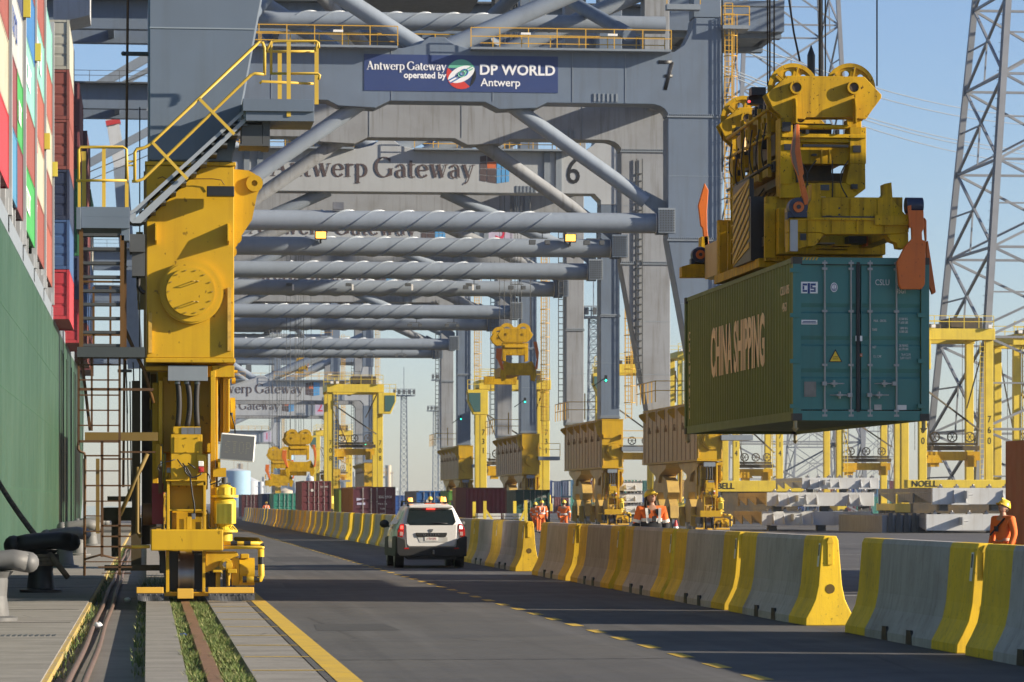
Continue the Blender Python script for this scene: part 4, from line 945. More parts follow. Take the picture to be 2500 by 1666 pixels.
for (y, ti, col, n, h, z_, w_) in ((109.4, 0, WT, 2, .55, 1.5, .5), (109.4, 1, MRD, 1, .6, 1.7, .5), (123.4, 2, MBL, 4, .9, .8, .9), (129.5, 1, WT, 4, .8, .8, .6), (137.6, 0, WT, 5, .9, .8, .8), (137.6, 2, WT, 3, 1.0, .7, 1.6), (137.6, 1, WT, 1, .2, 1.8, .3), (151.2, 3, WT, 3, 1.1, .6, 1.6), (151.2, 1, MRD, 1, .5, 1.8, .5), (151.2, 0, WT, 1, .3, 1.8, .3), (151.2, 2, WT, 1, .3, 1.8, .3)):
    side_marks(y, ti, col, n, h, z_=z_, w_=w_)

# repaired patches, saw-cut seams and a tar line in the lane
APT = gmat('asphalt_patch', (.045, .045, .047), (.055, .054, .054), (.035, .035, .037), .6, 50)
for i, (x0, x1, y0, y1) in enumerate(((2.7, 4.9, 66.5, 71), (3.6, 5.3, 97, 106), (2.2, 3.3, 44.5, 47.0), (6.3, 8.2, 47, 50.5), (13, 17, 88, 96), (20, 26, 120, 135))):
    q = MB(); q.poly([(x0, y0, .0022), (x1, y0+.1, .0022), (x1-.05, y1, .0022), (x0+.08, y1-.1, .0022)]); tag(q.build('asphalt_patch', APT), kind='structure')
q = MB()
for y, xa, xb in ((54.3, 2.02, 6.1), (36.2, 2.02, 5.6), (79, 2.02, 8.8), (120, 2.02, 8.8), (170, 2.02, 8.8)):
    n = 24; k = len(q.v)
    for i in range(n+1): x = xa+(xb-xa)*i/n; w_ = .02+.012*sin(i*2.3); yy_ = y+.04*sin(i*1.7)+.02*sin(i*4.1); q.v += [(x, yy_-w_, .0035), (x, yy_+w_, .0035)]
    for i in range(n): q.face((k+2*i, k+2*i+2, k+2*i+3, k+2*i+1))
tag(q.build('tar_seam', mat('tar', (.018, .017, .017), .6, dirt=0, streak=0)), kind='structure')
# ---------------------------------------------------------------- stair and ladder tower on the quay side of the nearest crane
C8 = CRANES[8]; OX = Vector((XR, 57.5, 0))
def W8(px, py, dy=0.0): return at(px, py, 57.5+dy)
def r8(mb, x0, y0, x1, y1, d0, d1):
    a = W8(x0, y1, d0); b = W8(x1, y0, d0); mb.box(a.x, b.x, 57.5+d0, 57.5+d1, a.z, b.z); return mb
HRY = mat('handrail_yellow', (.60, .40, .05), .45, dirt=.3, streak=.1)
q = MB(); r8(q, 198, 506, 316, 530, -.75, -.72); r8(q, 198, 531, 316, 557, -.75, .35); r8(q, 186, 506, 197, 560, -.8, .35); r8(q, 296, 558, 316, 588, -.7, -.3)
land = q.build('landing', GRY, C8, bevel=.004)
q = MB(); r8(q, 316, 572, 354, 615, -.3, .4); r8(q, 322, 616, 354, 674, -.2, .3); q.build('electric_box', DGR, land)
q = MB(); q.tube([W8(338, 674, 0), W8(338, 700, 0), W8(346, 712, 0), W8(354, 715, 0)], .035, 8); q.build('conduit', BLK, land)
q = MB(); D = -.72
def T(pts, r=.022, d=D, n=8): q.tube([W8(x, y, d) for x, y in pts], r, n); q.cut()
T([(192, 441), (192, 366), (197, 359), (300, 359), (309, 365), (311, 441)]); T([(186, 441), (310, 441)]); T([(192, 441), (196, 361)], d=.3); T([(196, 360), (300, 360)], d=.3)
r8(q, 190, 441, 197, 508, D, D+.04); q.cut(); r8(q, 200, 370, 210, 506, .2, .25); q.cut(); r8(q, 249, 362, 258, 545, D, D+.04); q.cut(); r8(q, 305, 445, 314, 508, D, D+.04); q.cut(); r8(q, 311, 392, 327, 396, D-.01, D+.03); r8(q, 311, 402, 327, 406, D-.01, D+.03); q.cut()
for dd in (D, .05):
    T([(329, 442), (329, 372), (334, 364), (352, 361), (368, 352), (634, 101), (641, 104), (646, 118), (646, 184)], .026, dd)
    T([(322, 443), (335, 443), (350, 437), (612, 184), (622, 180), (646, 182)], .026, dd)
q.build('handrail', HRY, land)
q = MB()
for (a, b) in (((372, 348), (458, 438)), ((487, 242), (572, 328))):
    q.bar(W8(*a, D-.02), W8(*b, D-.02), .05, .02, (0, 1, 0)); q.cut(); q.bar(W8(*a, .07), W8(*b, .07), .05, .02, (0, 1, 0)); q.cut()
q.build('rail_post', HRY, land)
q = MB()
for dd in (D+.04, .0):
    q.bar(W8(322, 540, dd), W8(596, 283, dd), .03, .075, (0, 1, 0)) if 0 else q.prism([(W8(x, y).x, W8(x, y).z) for x, y in ((318, 524), (326, 520), (592, 279), (602, 279), (602, 284), (588, 293), (334, 524), (318, 532))], 'y', 57.5+dd, 57.5+dd+.012)
    q.cut(); q.prism([(W8(x, y).x, W8(x, y).z) for x, y in ((330, 542), (594, 300), (602, 293), (602, 304), (344, 553), (322, 553))], 'y', 57.5+dd, 57.5+dd+.012)
    q.cut(); q.prism([(W8(x, y).x, W8(x, y).z) for x, y in ((318, 533), (332, 527), (332, 541), (322, 552), (318, 548))], 'y', 57.5+dd, 57.5+dd+.012); q.cut(); q.prism([(W8(x, y).x, W8(x, y).z) for x, y in ((590, 293), (602, 285), (602, 292), (594, 299))], 'y', 57.5+dd, 57.5+dd+.012)
    q.cut()
q.build('stair_stringer', mat('stringer_grey', (.30, .34, .39), .45, dirt=.25, streak=.15), land)
q = MB()
for i in range(11):
    p = W8(336+25*i, 538-23.4*i, D+.06); q.box(p.x-.13, p.x+.13, p.y, p.y+.68, p.z-.025, p.z+.01); q.cut()
q.build('stair_tread', DGR, land)
q = MB(); r8(q, 593, 243, 767, 271, -.85, .5); r8(q, 600, 272, 767, 295, -.8, .5)
up = q.build('upper_landing', GRY, C8, bevel=.005)
q = MB(); r8(q, 590, 305, 640, 352, -.6, .2); r8(q, 585, 352, 656, 356, -.62, .2); r8(q, 641, 296, 659, 358, -.6, .3); q.build('landing_bracket', mat('bracket_dark', (.06, .065, .07), .5, dirt=.3, streak=0), up)
q = MB(); D = -.8
T([(662, 181), (662, 106), (668, 101), (772, 101), (778, 106), (778, 118)]); T([(649, 126), (767, 126)], d=.3); T([(660, 180), (776, 180), (781, 184), (778, 195)]); T([(634, 204), (640, 199), (766, 205)], d=.3)
r8(q, 678, 126, 688, 243, .3, .34); q.cut(); r8(q, 700, 102, 710, 285, D-.02, D+.02); q.cut(); r8(q, 768, 118, 778, 255, .2, .24); q.cut(); T([(664, 101), (649, 126)]); T([(776, 102), (770, 126)])
q.build('handrail', HRY, up)
# ladders below
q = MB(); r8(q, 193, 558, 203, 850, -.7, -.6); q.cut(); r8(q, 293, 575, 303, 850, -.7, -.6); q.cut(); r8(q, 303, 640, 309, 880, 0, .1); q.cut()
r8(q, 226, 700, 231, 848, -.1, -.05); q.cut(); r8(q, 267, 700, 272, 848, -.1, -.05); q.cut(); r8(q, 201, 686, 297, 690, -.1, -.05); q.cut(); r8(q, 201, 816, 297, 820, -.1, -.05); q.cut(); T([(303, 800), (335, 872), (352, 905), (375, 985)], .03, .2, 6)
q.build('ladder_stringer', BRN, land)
q = MB()
for y in (574, 609, 643, 677, 711, 744, 778, 812, 844): r8(q, 201, y-4, 293, y+2.5, -.68, -.42); q.cut()
q.build('ladder_step', mat('step_dark', (.05, .055, .06), .6, dirt=0, streak=0), land)
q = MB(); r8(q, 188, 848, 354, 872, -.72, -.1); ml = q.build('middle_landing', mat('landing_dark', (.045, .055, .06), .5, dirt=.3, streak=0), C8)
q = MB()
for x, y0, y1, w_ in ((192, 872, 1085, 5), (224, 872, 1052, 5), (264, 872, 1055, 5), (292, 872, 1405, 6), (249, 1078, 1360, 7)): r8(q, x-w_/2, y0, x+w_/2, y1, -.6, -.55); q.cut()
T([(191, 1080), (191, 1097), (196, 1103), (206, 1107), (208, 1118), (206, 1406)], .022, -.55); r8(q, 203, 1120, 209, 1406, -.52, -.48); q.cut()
for y, x0, x1, w_ in ((891, 192, 292, 3), (928, 192, 292, 3), (951, 192, 375, 6), (965, 192, 292, 3), (1002, 192, 292, 3), (1039, 192, 292, 3), (1078, 192, 292, 6), (1113, 209, 292, 4), (1104, 292, 380, 4), (1121, 248, 322, 4), (1150, 209, 292, 3), (1186, 209, 320, 4), (1224, 206, 292, 3), (1260, 206, 248, 3), (1284, 248, 322, 4), (1298, 206, 248, 3), (1310, 248, 322, 4), (1335, 206, 322, 4), (1372, 206, 320, 3), (1385, 240, 322, 4), (1400, 248, 320, 2)):
    r8(q, x0, y-w_/2, x1, y+w_/2, -.6, -.56); q.cut()
q.bar(W8(199, 872, -.5), W8(220, 1052, -.5), .05); q.cut(); T([(206, 1366), (245, 1355), (292, 1366)], .02, -.58, 6)
q.build('cage_bar', mat('cage_shaded_brown', (.08, .035, .008), .6, dirt=.3, streak=0), ml)  # cage colour darkened, the block's shade painted in
q = MB(); r8(q, 207, 1056, 386, 1076, -.3, -.1); q.cut(); r8(q, 234, 1120, 243, 1303, -.3, -.2); q.cut(); T([(292, 1259), (360, 1108)], .035, -.2, 6); T([(336, 1140), (335, 1300), (345, 1312)], .03, -.2, 6)
q.build('brace_bar', mat('brace_ochre', (.17, .11, .02), .6, dirt=.4, streak=0), ml)
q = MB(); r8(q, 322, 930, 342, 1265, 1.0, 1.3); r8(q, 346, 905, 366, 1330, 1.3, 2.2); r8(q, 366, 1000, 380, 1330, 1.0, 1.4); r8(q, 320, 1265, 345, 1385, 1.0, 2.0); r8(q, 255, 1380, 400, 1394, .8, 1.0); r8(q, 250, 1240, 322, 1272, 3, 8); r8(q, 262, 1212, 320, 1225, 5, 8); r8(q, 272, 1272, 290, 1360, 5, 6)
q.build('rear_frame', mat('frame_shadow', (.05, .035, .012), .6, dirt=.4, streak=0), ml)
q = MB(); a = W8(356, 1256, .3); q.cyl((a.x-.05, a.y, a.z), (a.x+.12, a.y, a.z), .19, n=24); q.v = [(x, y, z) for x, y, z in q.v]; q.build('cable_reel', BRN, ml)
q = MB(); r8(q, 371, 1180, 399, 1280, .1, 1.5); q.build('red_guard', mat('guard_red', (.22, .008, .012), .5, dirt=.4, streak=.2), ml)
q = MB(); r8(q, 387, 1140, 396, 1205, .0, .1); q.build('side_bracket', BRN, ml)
q = MB(); a = W8(312, 0, .9); b = W8(301, 1190, .9); q.tube([Vector((a.x, a.y, a.z+14)), a, b], .022, 8); pole = q.build('guide_pole', RUST, ml)
q = MB(); r8(q, 298, 127, 363, 135, .85, .95); q.sphere(W8(301, 131, .85), .04, 8); q.build('pole_bracket', DGR, ml)
q = MB()
for x, y0, y1 in ((307, 880, 1010), (325, 885, 1010), (309, 930, 1220), (317, 932, 1220), (341, 262, 1180)): T([(x, y0), (x+4 if x < 340 else x, y1)], .012, 1.2, 5)
q.cyl(W8(287, 906, .2), W8(322, 906, .2), .025, n=8); q.cut(); q.build('guide_rod', DGR, ml)
q = MB(); r8(q, 505, 455, 572, 479, -.35, -.15); fl = q.build('floodlight', BLKP, C8, bevel=.01)
q = MB(); T([(465, 438), (480, 437), (520, 437), (540, 440), (548, 452)], .008, -.1, 5); T([(385, 436), (397, 432), (410, 440)], .008, -.1, 5); q.build('lamp_cable', BRN, fl)
stop_sign(C8, 0)
# twin stays and raised booms seen beyond the ship
for (p0, p1, Y, w_) in (((150, 260), (400, 118), 348, .9), ((150, 288), (400, 150), 348, .5), ((160, 430), (400, 300), 400, .9), ((150, 262), (420, 155), 345, .12), ((150, 285), (420, 180), 345, .1), ((160, 445), (420, 335), 398, .12), ((160, 465), (420, 355), 398, .1)):
    q = MB(); q.bar(at(*p0, Y), at(*p1, Y), w_*.7, w_); q.build('forestay', PLG if w_ > .3 else DGR, CRANES[4])
q = MB(); q.prism([(at(x, y, 262).x, at(x, y, 262).z) for x, y in ((130, -30), (219, -30), (219, 37), (130, 59))], 'y', 262, 268); q.build('operator_cabin', LTG, CRANES[6])

# ---------------------------------------------------------------- spreader, headblock and the container it carries
Yc = 59.1; Xc = 11.28; Zc = 3.12
hc = container((Xc, Yc, Zc), 12.19, 2.87, '44837f', label='hanging container with dark teal doors and side tinted olive for warm light, CSLU marks, held by the spreader', sidecol='64753a')  # same green paint all round; warm bounce light put into the side colour
tag(hc, cat='container')
dy = Yc-.02
def Wd(px, py, Y=None): return at(px, py, dy if Y is None else Y)
doors = [c for c in bpy.data.objects if c.parent == hc and c.name.startswith('door')]
DW = mat('door_white', (.62, .62, .6), .6, dirt=.3, streak=0); dr = doors[1]; dl = doors[0]
def dtext(s_, px, py, h, par=None, m=DW, xs=.62): 
    p = Wd(px, py); text('lettering', s_, h*Yc/FP/.72, (p.x, Yc+.04, p.z), m, par or dr, xscale=xs, depth=.003, bold=.0)
dtext('CSLU', 2156, 690, 15, xs=.75); dtext('6', 2192, 690, 15, xs=.7); dtext('45G1', 2202, 711, 13)
for s_, x, y in (('MAX.  GROSS', 2150, 783.5), ('TARE', 2137, 805), ('NET', 2136.5, 848), ('CU. CAP.', 2144, 870.5), ('32.500 KG', 2207, 779), ('71.650 LBS', 2207, 788), ('3.800 KG', 2208, 801.5), ('8.380 LBS', 2208, 810), ('28.700 KG', 2208, 844), ('63.270 LBS', 2208, 852.5), ('76.4 CU.M.', 2214, 866), ('2.697 CU.FT.', 2213, 874.5)): dtext(s_, x, y, 6.2, xs=.62)
def dbox(x0, y0, x1, y1, t, name, m, par, yoff=.04):
    a = Wd(x0, y1); b = Wd(x1, y0); q = MB(); q.box(a.x, b.x, Yc+yoff-t, Yc+yoff, a.z, b.z); return q.build(name, m, par)
dbox(1956, 688, 1998, 716, .004, 'logo_plate', WHT, dl)
LB = mat('logo_navy', (.01, .04, .17), .5, dirt=0, streak=0)
for (x0, y0, x1, y1) in ((1961, 692, 1972, 697), (1961, 698, 1965, 707), (1961, 708, 1972, 713-.5), (1973.2, 691, 1979, 716.5), (1980.3, 692, 1993, 697), (1980.3, 697.5, 1985, 701), (1980.3, 701.5, 1993, 705), (1988.5, 705.5, 1993, 708), (1980.3, 708.5, 1993, 712.5)): dbox(x0, y0, x1, y1, .004, 'logo_stroke', LB, dl, .0355)
p = Wd(2038, 701.5); q = MB(); q.cyl((p.x, Yc+.036, p.z), (p.x, Yc+.04, p.z), .062, n=24); q.v = [(x, y, p.z+(z-p.z)*1.35) for x, y, z in q.v]; em = q.build('round_emblem', WHT, dl)
q = MB(); q.disc((p.x, Yc+.034, p.z), 'y', .05, .003, 24, .04); q.v = [(x, y, p.z+(z-p.z)*1.35) for x, y, z in q.v]; q.bar((p.x, Yc+.034, p.z+.045), (p.x, Yc+.034, p.z-.04), .008, .003, (0,1,0)); q.tube([(p.x+.025*cos(a), Yc+.034, p.z-.015+.025*sin(a)) for a in [pi+pi*i/8 for i in range(9)]], .004, 4); q.build('anchor_mark', LB, dl)
dbox(1958, 781, 1997, 792, .004, 'pill_plate', WHT, dl); dbox(1962, 784, 1993, 786, .004, 'print_line', LB, dl, .0355); dbox(1960, 787.5, 1995, 789.5, .004, 'print_line', LB, dl, .0355)
def tri(pts, t0, t1, name, m): 
    q = MB(); q.prism([(Wd(x, y).x, Wd(x, y).z) for x, y in pts], 'y', Yc+t0, Yc+t1); return q.build(name, m, dl)
tri(((2024, 884), (2058, 884), (2041, 852)), .036, .040, 'warning_triangle', BLKP); tri(((2028, 882), (2054.5, 882), (2041, 857.5)), .032, .0355, 'warning_triangle', mat('sign_yellow', (.75, .5, .02), .5, dirt=.1, streak=0))
p = Wd(2041, 871.5); text('lettering', 'SUPER', .034, (p.x, Yc+.03, p.z), BLKP, dl, depth=.001); p = Wd(2041, 876.5); text('lettering', 'HEAVY', .034, (p.x, Yc+.03, p.z), BLKP, dl, depth=.001)
dbox(1965, 932, 1994, 969, .004, 'data_plate', mat('plate_worn', (.2, .19, .17), .5, dirt=.6, streak=.3, scale=6), dl)
dbox(2090, 820, 2106, 833, .03, 'seal_box', WHT, dr); dbox(2100, 863, 2107, 871, .004, 'small_sticker', ORG, dr); p = Wd(2103.5, 867); text('lettering', '6', .05, (p.x, Yc+.033, p.z), WT, dr, depth=.001)
dbox(2136, 988, 2154, 1001, .003, 'worn_sticker', mat('sticker_grey', (.4, .4, .38), .6, dirt=.7, streak=0, scale=9), dr); dbox(2193, 989, 2215, 1001, .003, 'white_sticker', DW, dr)
q = MB(); a = Wd(2092, 640); b = Wd(2100, 1006); q.box(a.x, b.x, Yc+.0, Yc+.049, b.z, a.z); q.build('door_gasket', BLK, dl)
for y_ in (643, 1006):
    a = Wd(1938, y_+3); b = Wd(2256, y_-3); q = MB(); q.box(a.x, b.x, Yc+.015, Yc+.048, a.z, b.z); q.build('door_gasket', BLK, dl)
for (x0, x1, y_) in ((2012, 2060, 937), (2025, 2074, 965), (2134, 2183, 937), (2122, 2169, 965)):
    q = MB(); a = Wd(x0, y_); b = Wd(x1, y_); q.tube([(a.x, Yc-.06, a.z), (b.x, Yc-.06, b.z)], .011, 6); m_ = (a+b)/2; q.box(m_.x-.05, m_.x+.05, Yc-.07, Yc+.03, m_.z-.02, m_.z+.02); q.cyl((m_.x, Yc-.03, m_.z-.06), (m_.x, Yc-.03, m_.z+.06), .022, n=8); xx = b if x0 in (2025, 2134) else a; q.box(xx.x-.04, xx.x+.04, Yc-.075, Yc, xx.z-.035, xx.z+.035); q.build('door_handle', CGREY, dl if x0 < 2080 else dr)
for y_ in (660, 770, 882, 992):
    for x0, x1 in ((1929, 1951), (2241, 2262)):
        a = Wd(x0, y_+5); b = Wd(x1, y_-5); q = MB(); q.box(a.x, b.x, Yc-.03, Yc+.03, a.z, b.z); q.build('hinge', cmat('44837f'), dl if x0 < 2000 else dr)
hz = MB(); a = Wd(1951, 635); b = Wd(1999, 628)
for i in range(6):
    x = a.x+(b.x-a.x)*i/6; w_ = (b.x-a.x)/12; hz.poly([(x, Yc+.005, a.z), (x+w_, Yc+.005, a.z), (x+w_*2, Yc+.005, b.z), (x+w_, Yc+.005, b.z)])
hz.build('hazard_stripe', PAINT, [c for c in bpy.data.objects if c.parent == hc and c.name.startswith('frame')][0])
sw = [c for c in bpy.data.objects if c.parent == hc and c.name.startswith('side_wall')][0]
TAN = mat('faded_tan', (.80, .60, .38), .7, dirt=.3, streak=.5)
me = text_mesh('CHINA SHIPPING', 1.0, .002, .03); me.materials.clear(); me.materials.append(TAN)
me.transform(Matrix.Scale(6.0/max(v.co.x*2 for v in me.vertices), 4, (1, 0, 0))); me.transform(Matrix.Scale(1.32, 4, (0, 1, 0)))
o = bpy.data.objects.new('side_lettering', me); COL.objects.link(o); o.parent = sw
me.transform(Matrix.Translation(Vector((Xc+.024, 65.0, 4.63))-hc.location) @ Matrix.Rotation(R(-90), 4, 'Z') @ Matrix.Rotation(R(90), 4, 'X'))
for s_, Y, z, h in (('CSLU 695', 60.0, 5.45, .16), ('45G1', 60.0, 5.15, .16), ('CSLU 69', 70.8, 4.4, .2)): text('lettering', s_, h*1.4, (Xc+.022, Y, z), TAN, sw, facing='-x', xscale=.9) if Y < 65 else None
for i, ch in enumerate('CSLU6951'): text('lettering', ch, .26, (Xc+.022, 70.75, 5.15-i*.235), TAN, sw, facing='-x')
for x in (1928+22, 1950): pass
q = MB()
for (x, y) in ((Xc+.06, Yc+.1), (Xc+.06, Yc+12.1), (Xc+2.36, Yc+.1), (Xc+2.36, Yc+12.1)):
    q.cyl((x, y, Zc-.13), (x, y, Zc), .035, n=8); q.cyl((x, y, Zc-.2), (x, y, Zc-.13), .01, .07, n=8); q.cut()
q.build('twistlock', mat('lock_cream', (.35, .32, .2), .6, dirt=.6, streak=0, scale=6), hc)
# spreader
sp = thing('spreader', (12.5, 65.2, 6.1), 'greasy yellow container spreader with orange corner flippers gripping the hanging container', 'spreader')
def SA(x, y): return (1680+x/3.795, 420+y/3.795)
def outl(P, Y, y0, y1, name, m, par, bevel=.01):
    q = MB(); q.prism([(at(px, py, Y).x, at(px, py, Y).z) for px, py in P], 'y', y0, y1); return q.build(name, m, par, bevel=bevel)
endP = [SA(*p) for p in ((1145, 110), (1222, 98), (1232, 235), (1790, 238), (1820, 205), (1818, 110), (1885, 97), (1897, 262), (2045, 430), (2045, 560), (1945, 575), (1270, 578), (1225, 560), (930, 560), (930, 440), (1060, 405), (1100, 330), (1140, 250))]
eb = outl(endP, 59.0, 59.0, 59.35, 'end_beam', YELD, sp)
eb2 = eb.copy(); COL.objects.link(eb2); eb2.location.y += 12.0
loP = [SA(*p) for p in ((930, 562), (1225, 562), (1260, 580), (1180, 682), (1100, 692), (930, 738))]; outl(loP, 59.0, 59.02, 59.33, 'corner_guide', YELD, sp); outl([SA(*p) for p in ((1840, 580), (2043, 562), (2045, 700), (2000, 712), (1945, 705), (1935, 660), (1880, 640))], 59.0, 59.02, 59.33, 'corner_guide', YELD, sp)
q = MB(); a = at(*SA(2045, 560), 59.0); q.box(a.x-.62, a.x, 58.94, 59.0, a.z+.12, a.z+.30); a = at(*SA(930, 432), 59.0); q.box(a.x, a.x+2.2, 58.95, 59.0, a.z-.02, a.z+.02); q.build('end_rib', YELD, eb)
q = MB(); a = at(*SA(945, 735), 58.96); b = at(*SA(1015, 445), 58.96); q.box(a.x, b.x, 58.95, 59.0, a.z, b.z); q.build('wear_plate', STE, eb)
for (x0, y0, x1, y1) in ((1040, 570, 1095, 632),):
    q = MB(); a = at(*SA(x0, y1), 59); b = at(*SA(x1, y0), 59); q.box(a.x, b.x, 59.0, 59.018, a.z, b.z); q.build('dark_slot', BLKP, eb)
for (x0, y0) in ((1400, 337), (1400, 396)): q = MB(); a = at(*SA(x0, y0), 59); q.cyl((a.x, 58.985, a.z), (a.x, 58.999, a.z), .018, n=10); q.build('bolt_hole', BLKP, eb)
zt_, zb_ = 7.18, 6.22
for (xa, xb) in ((11.66, 11.92), (13.05, 13.3)):
    q = MB(); q.box(xa, xb, 59.36, 70.95, zb_+.15, zt_-.1); q.build('telescopic_beam', BEI if xa < 12 else YELD, sp, bevel=.01)
q = MB(); q.box(11.55, 13.55, 61.9, 68.4, 6.25, 7.1); q.box(11.4, 13.6, 62.4, 62.6, 6.15, 7.35); q.box(11.4, 13.6, 67.7, 67.9, 6.15, 7.35); q.box(11.3, 13.7, 62.6, 67.6, 6.05, 6.22); sbx = q.build('main_body', YELD, sp, bevel=.01)
q = MB()
for y in (62.2, 63.4, 64.4, 65.3, 66.2, 67.2): q.box(11.34, 11.54, y, y+.07, 6.2, 7.2); q.cut()
q.build('body_rib', YELD, sbx)
q = MB(); q.box(11.22, 11.30, 63.1, 64.9, 6.2, 7.75); q.box(11.22, 11.5, 62.98, 63.09, 6.2, 7.4); hp = q.build('hazard_panel', BLKP, sp)
q = MB()
for i in range(9):
    z0 = 6.1+i*.2
    P = [(63.12, z0+.35), (64.88, z0-.25), (64.88, z0-.14), (63.12, z0+.46)]
    P = [(y, min(7.73, max(6.22, z))) for y, z in P]; q.prism([(y, z) for y, z in P], 'x', 11.205, 11.219); q.cut()
q.build('hazard_stripe', YEL, hp)
q = MB(); q.box(13.72, 13.78, 66.0, 67.4, 6.0, 6.7); hp2 = q.build('hazard_panel', BLKP, sp)
q = MB(); a = at(2074, 600, 64); b = at(2116, 627, 64)
q = MB(); q.box(11.9, 13.1, 63, 63.5, 7.1, 7.4); q.box(11.95, 12.3, 65, 66.5, 7.1, 7.5); q.box(11.5, 11.54, 65.5, 66.1, 6.4, 6.8); q.build('hydraulic_box', YELD, sbx)
q = MB()
for i in range(6): q.tube([(11.9+.12*i, 65+.3*i, 7.1), (11.7+.15*i, 65.2+.2*i, 7.5+.05*i), (12.0+.1*i, 65.4, 7.9)], .018, 6); q.cut()
q.build('hydraulic_hose', BLK, sbx)
def ladder_bits():
    q = MB()
    for x in (0, .25): q.bar((11.28, 65.2+x, 6.3), (11.28, 65.2+x, 8.0), .03)
    for i in range(6): q.bar((11.28, 65.2, 6.5+.27*i), (11.28, 65.45, 6.5+.27*i), .025)
    q.build('small_ladder', YELD, sbx)
ladder_bits()
q = MB(); q.prism([(65.6, 6.25), (66.1, 6.25), (65.85, 7.05)], 'x', 11.5, 11.53); q.build('red_pointer', RED, sbx)
# flippers
def flip(P, Y, th, name, lab=None, y0=None):
    q = MB(); q.prism([(at(x, y, Y).x, at(x, y, Y).z) for x, y in P], 'y', Y, Y+th); o = q.build(name, ORG, sp, bevel=.012); 
    return o
f1 = flip([SA(*p) for p in ((2058, 355), (2182, 355), (2187, 520), (2167, 560), (2170, 630), (2203, 640), (2195, 1040), (2165, 1087), (1975, 1087), (1955, 1050), (1935, 840), (2010, 690), (2075, 620), (2072, 520), (2050, 500))], 58.86, .10, 'flipper')
q = MB(); 
for y in (58.80, 59.0): q.prism([(at(x, yy_, 58.86).x, at(x, yy_, 58.86).z) for x, yy_ in [SA(*p) for p in ((2026, 320), (2060, 310), (2066, 520), (2048, 520))]], 'y', y, y+.04); q.cut()
q.build('flipper_rib', ORG, f1)
f2 = flip([SA(*p) for p in ((2208, 640), (2225, 640), (2297, 1115), (2262, 1138), (2206, 985))], 70.9-11.3, .08, 'flipper')
f2b = flip([SA(*p) for p in ((2190, 420), (2210, 450), (2212, 640), (2196, 640), (2180, 480))], 59.3, .06, 'flipper_arm')
PA = lambda x, y: (1650+x/2.703, 80+y/2.703)
f3 = flip([PA(*p) for p in ((790, 605), (815, 605), (822, 770), (846, 930), (836, 945), (876, 1090), (872, 1130), (850, 1140), (838, 1090), (808, 945), (770, 855), (760, 790))], 58.9, .1, 'flipper')
q = MB(); q.prism([(at(x, y, 58.9).x, at(x, y, 58.9).z) for x, y in [PA(*p) for p in ((760, 790), (790, 605), (796, 605), (785, 790), (812, 940), (806, 945), (770, 855))]], 'y', 58.88, 58.9); q.build('worn_edge', mat('worn_brown', (.2, .12, .08), .6, dirt=.5, streak=0), f3)
f4 = flip([PA(*p) for p in ((190, 992), (216, 1040), (206, 1180), (208, 1290), (222, 1420), (200, 1462), (185, 1460), (190, 1420), (178, 1290), (165, 1275), (148, 1140))], 71.0, .1, 'flipper')
BLU = mat('motor_navy', (.012, .022, .06), .4, dirt=.3, streak=0)
for (x, y, Y, r_) in ((800, 1155, 59.05, .17), (155, 1468, 71.1, .17)):
    p = at(*PA(x, y), Y); q = MB(); q.cyl((p.x, Y-.12, p.z), (p.x, Y+.12, p.z), r_, n=20); q.box(p.x-.19, p.x+.16, Y-.1, Y+.12, p.z-.2, p.z-.08); m_ = q.build('flipper_motor', BLU, sp)
    q = MB(); q.cyl((p.x, Y-.16, p.z), (p.x, Y-.121, p.z), .095, n=18); q.build('motor_hub', ORG, m_); q = MB(); q.cyl((p.x, Y-.175, p.z), (p.x, Y-.161, p.z), .04, n=8); q.build('hub_bolt', BLKP, m_)
    for i in range(10):
        pass
p = at(*SA(2096, 312), 59.0); q = MB(); q.cyl((p.x-.16, 59.0, p.z), (p.x+.14, 59.0, p.z), .14, n=18); q.build('flipper_motor', BLU, sp)
# headblock with sheaves
hb = thing('headblock', (12.5, 64.9, 8.0), 'yellow headblock with four large rope sheaves above the near spreader', 'headblock')
plate = [PA(*p) for p in ((735, 284), (1245, 291), (1358, 410), (1356, 432), (1290, 520), (1255, 572), (1195, 568), (1150, 560), (860, 560), (850, 572), (700, 562), (690, 545), (640, 500), (595, 408))]
def sheave_web(q, cx, cy, cz, r0=.15, r1=.402, hr=.06, hc=.285):
    for k in range(6):                    # web plate pierced by six round holes
        a0 = 2*pi*k/6+.3; n = 24; hx, hz = cx+hc*cos(a0+pi/6), cz+hc*sin(a0+pi/6); base = len(q.v)
        for i in range(n):
            t_ = 2*pi*i/n; dx, dz = cos(t_), sin(t_); lo, hi = hr, .4      # march to the sector edge
            for _ in range(18):
                m_ = (lo+hi)/2; x, z = hx+dx*m_-cx, hz+dz*m_-cz; r_ = math.hypot(x, z); an = (math.atan2(z, x)-a0) % (2*pi)
                if r0 < r_ < r1 and an < pi/3+1e-4: lo = m_
                else: hi = m_
            q.v += [(hx+dx*hr, cy, hz+dz*hr), (hx+dx*lo, cy, hz+dz*lo)]
        for i in range(n): j = (i+1) % n; q.face((base+2*i, base+2*j, base+2*j+1, base+2*i+1))
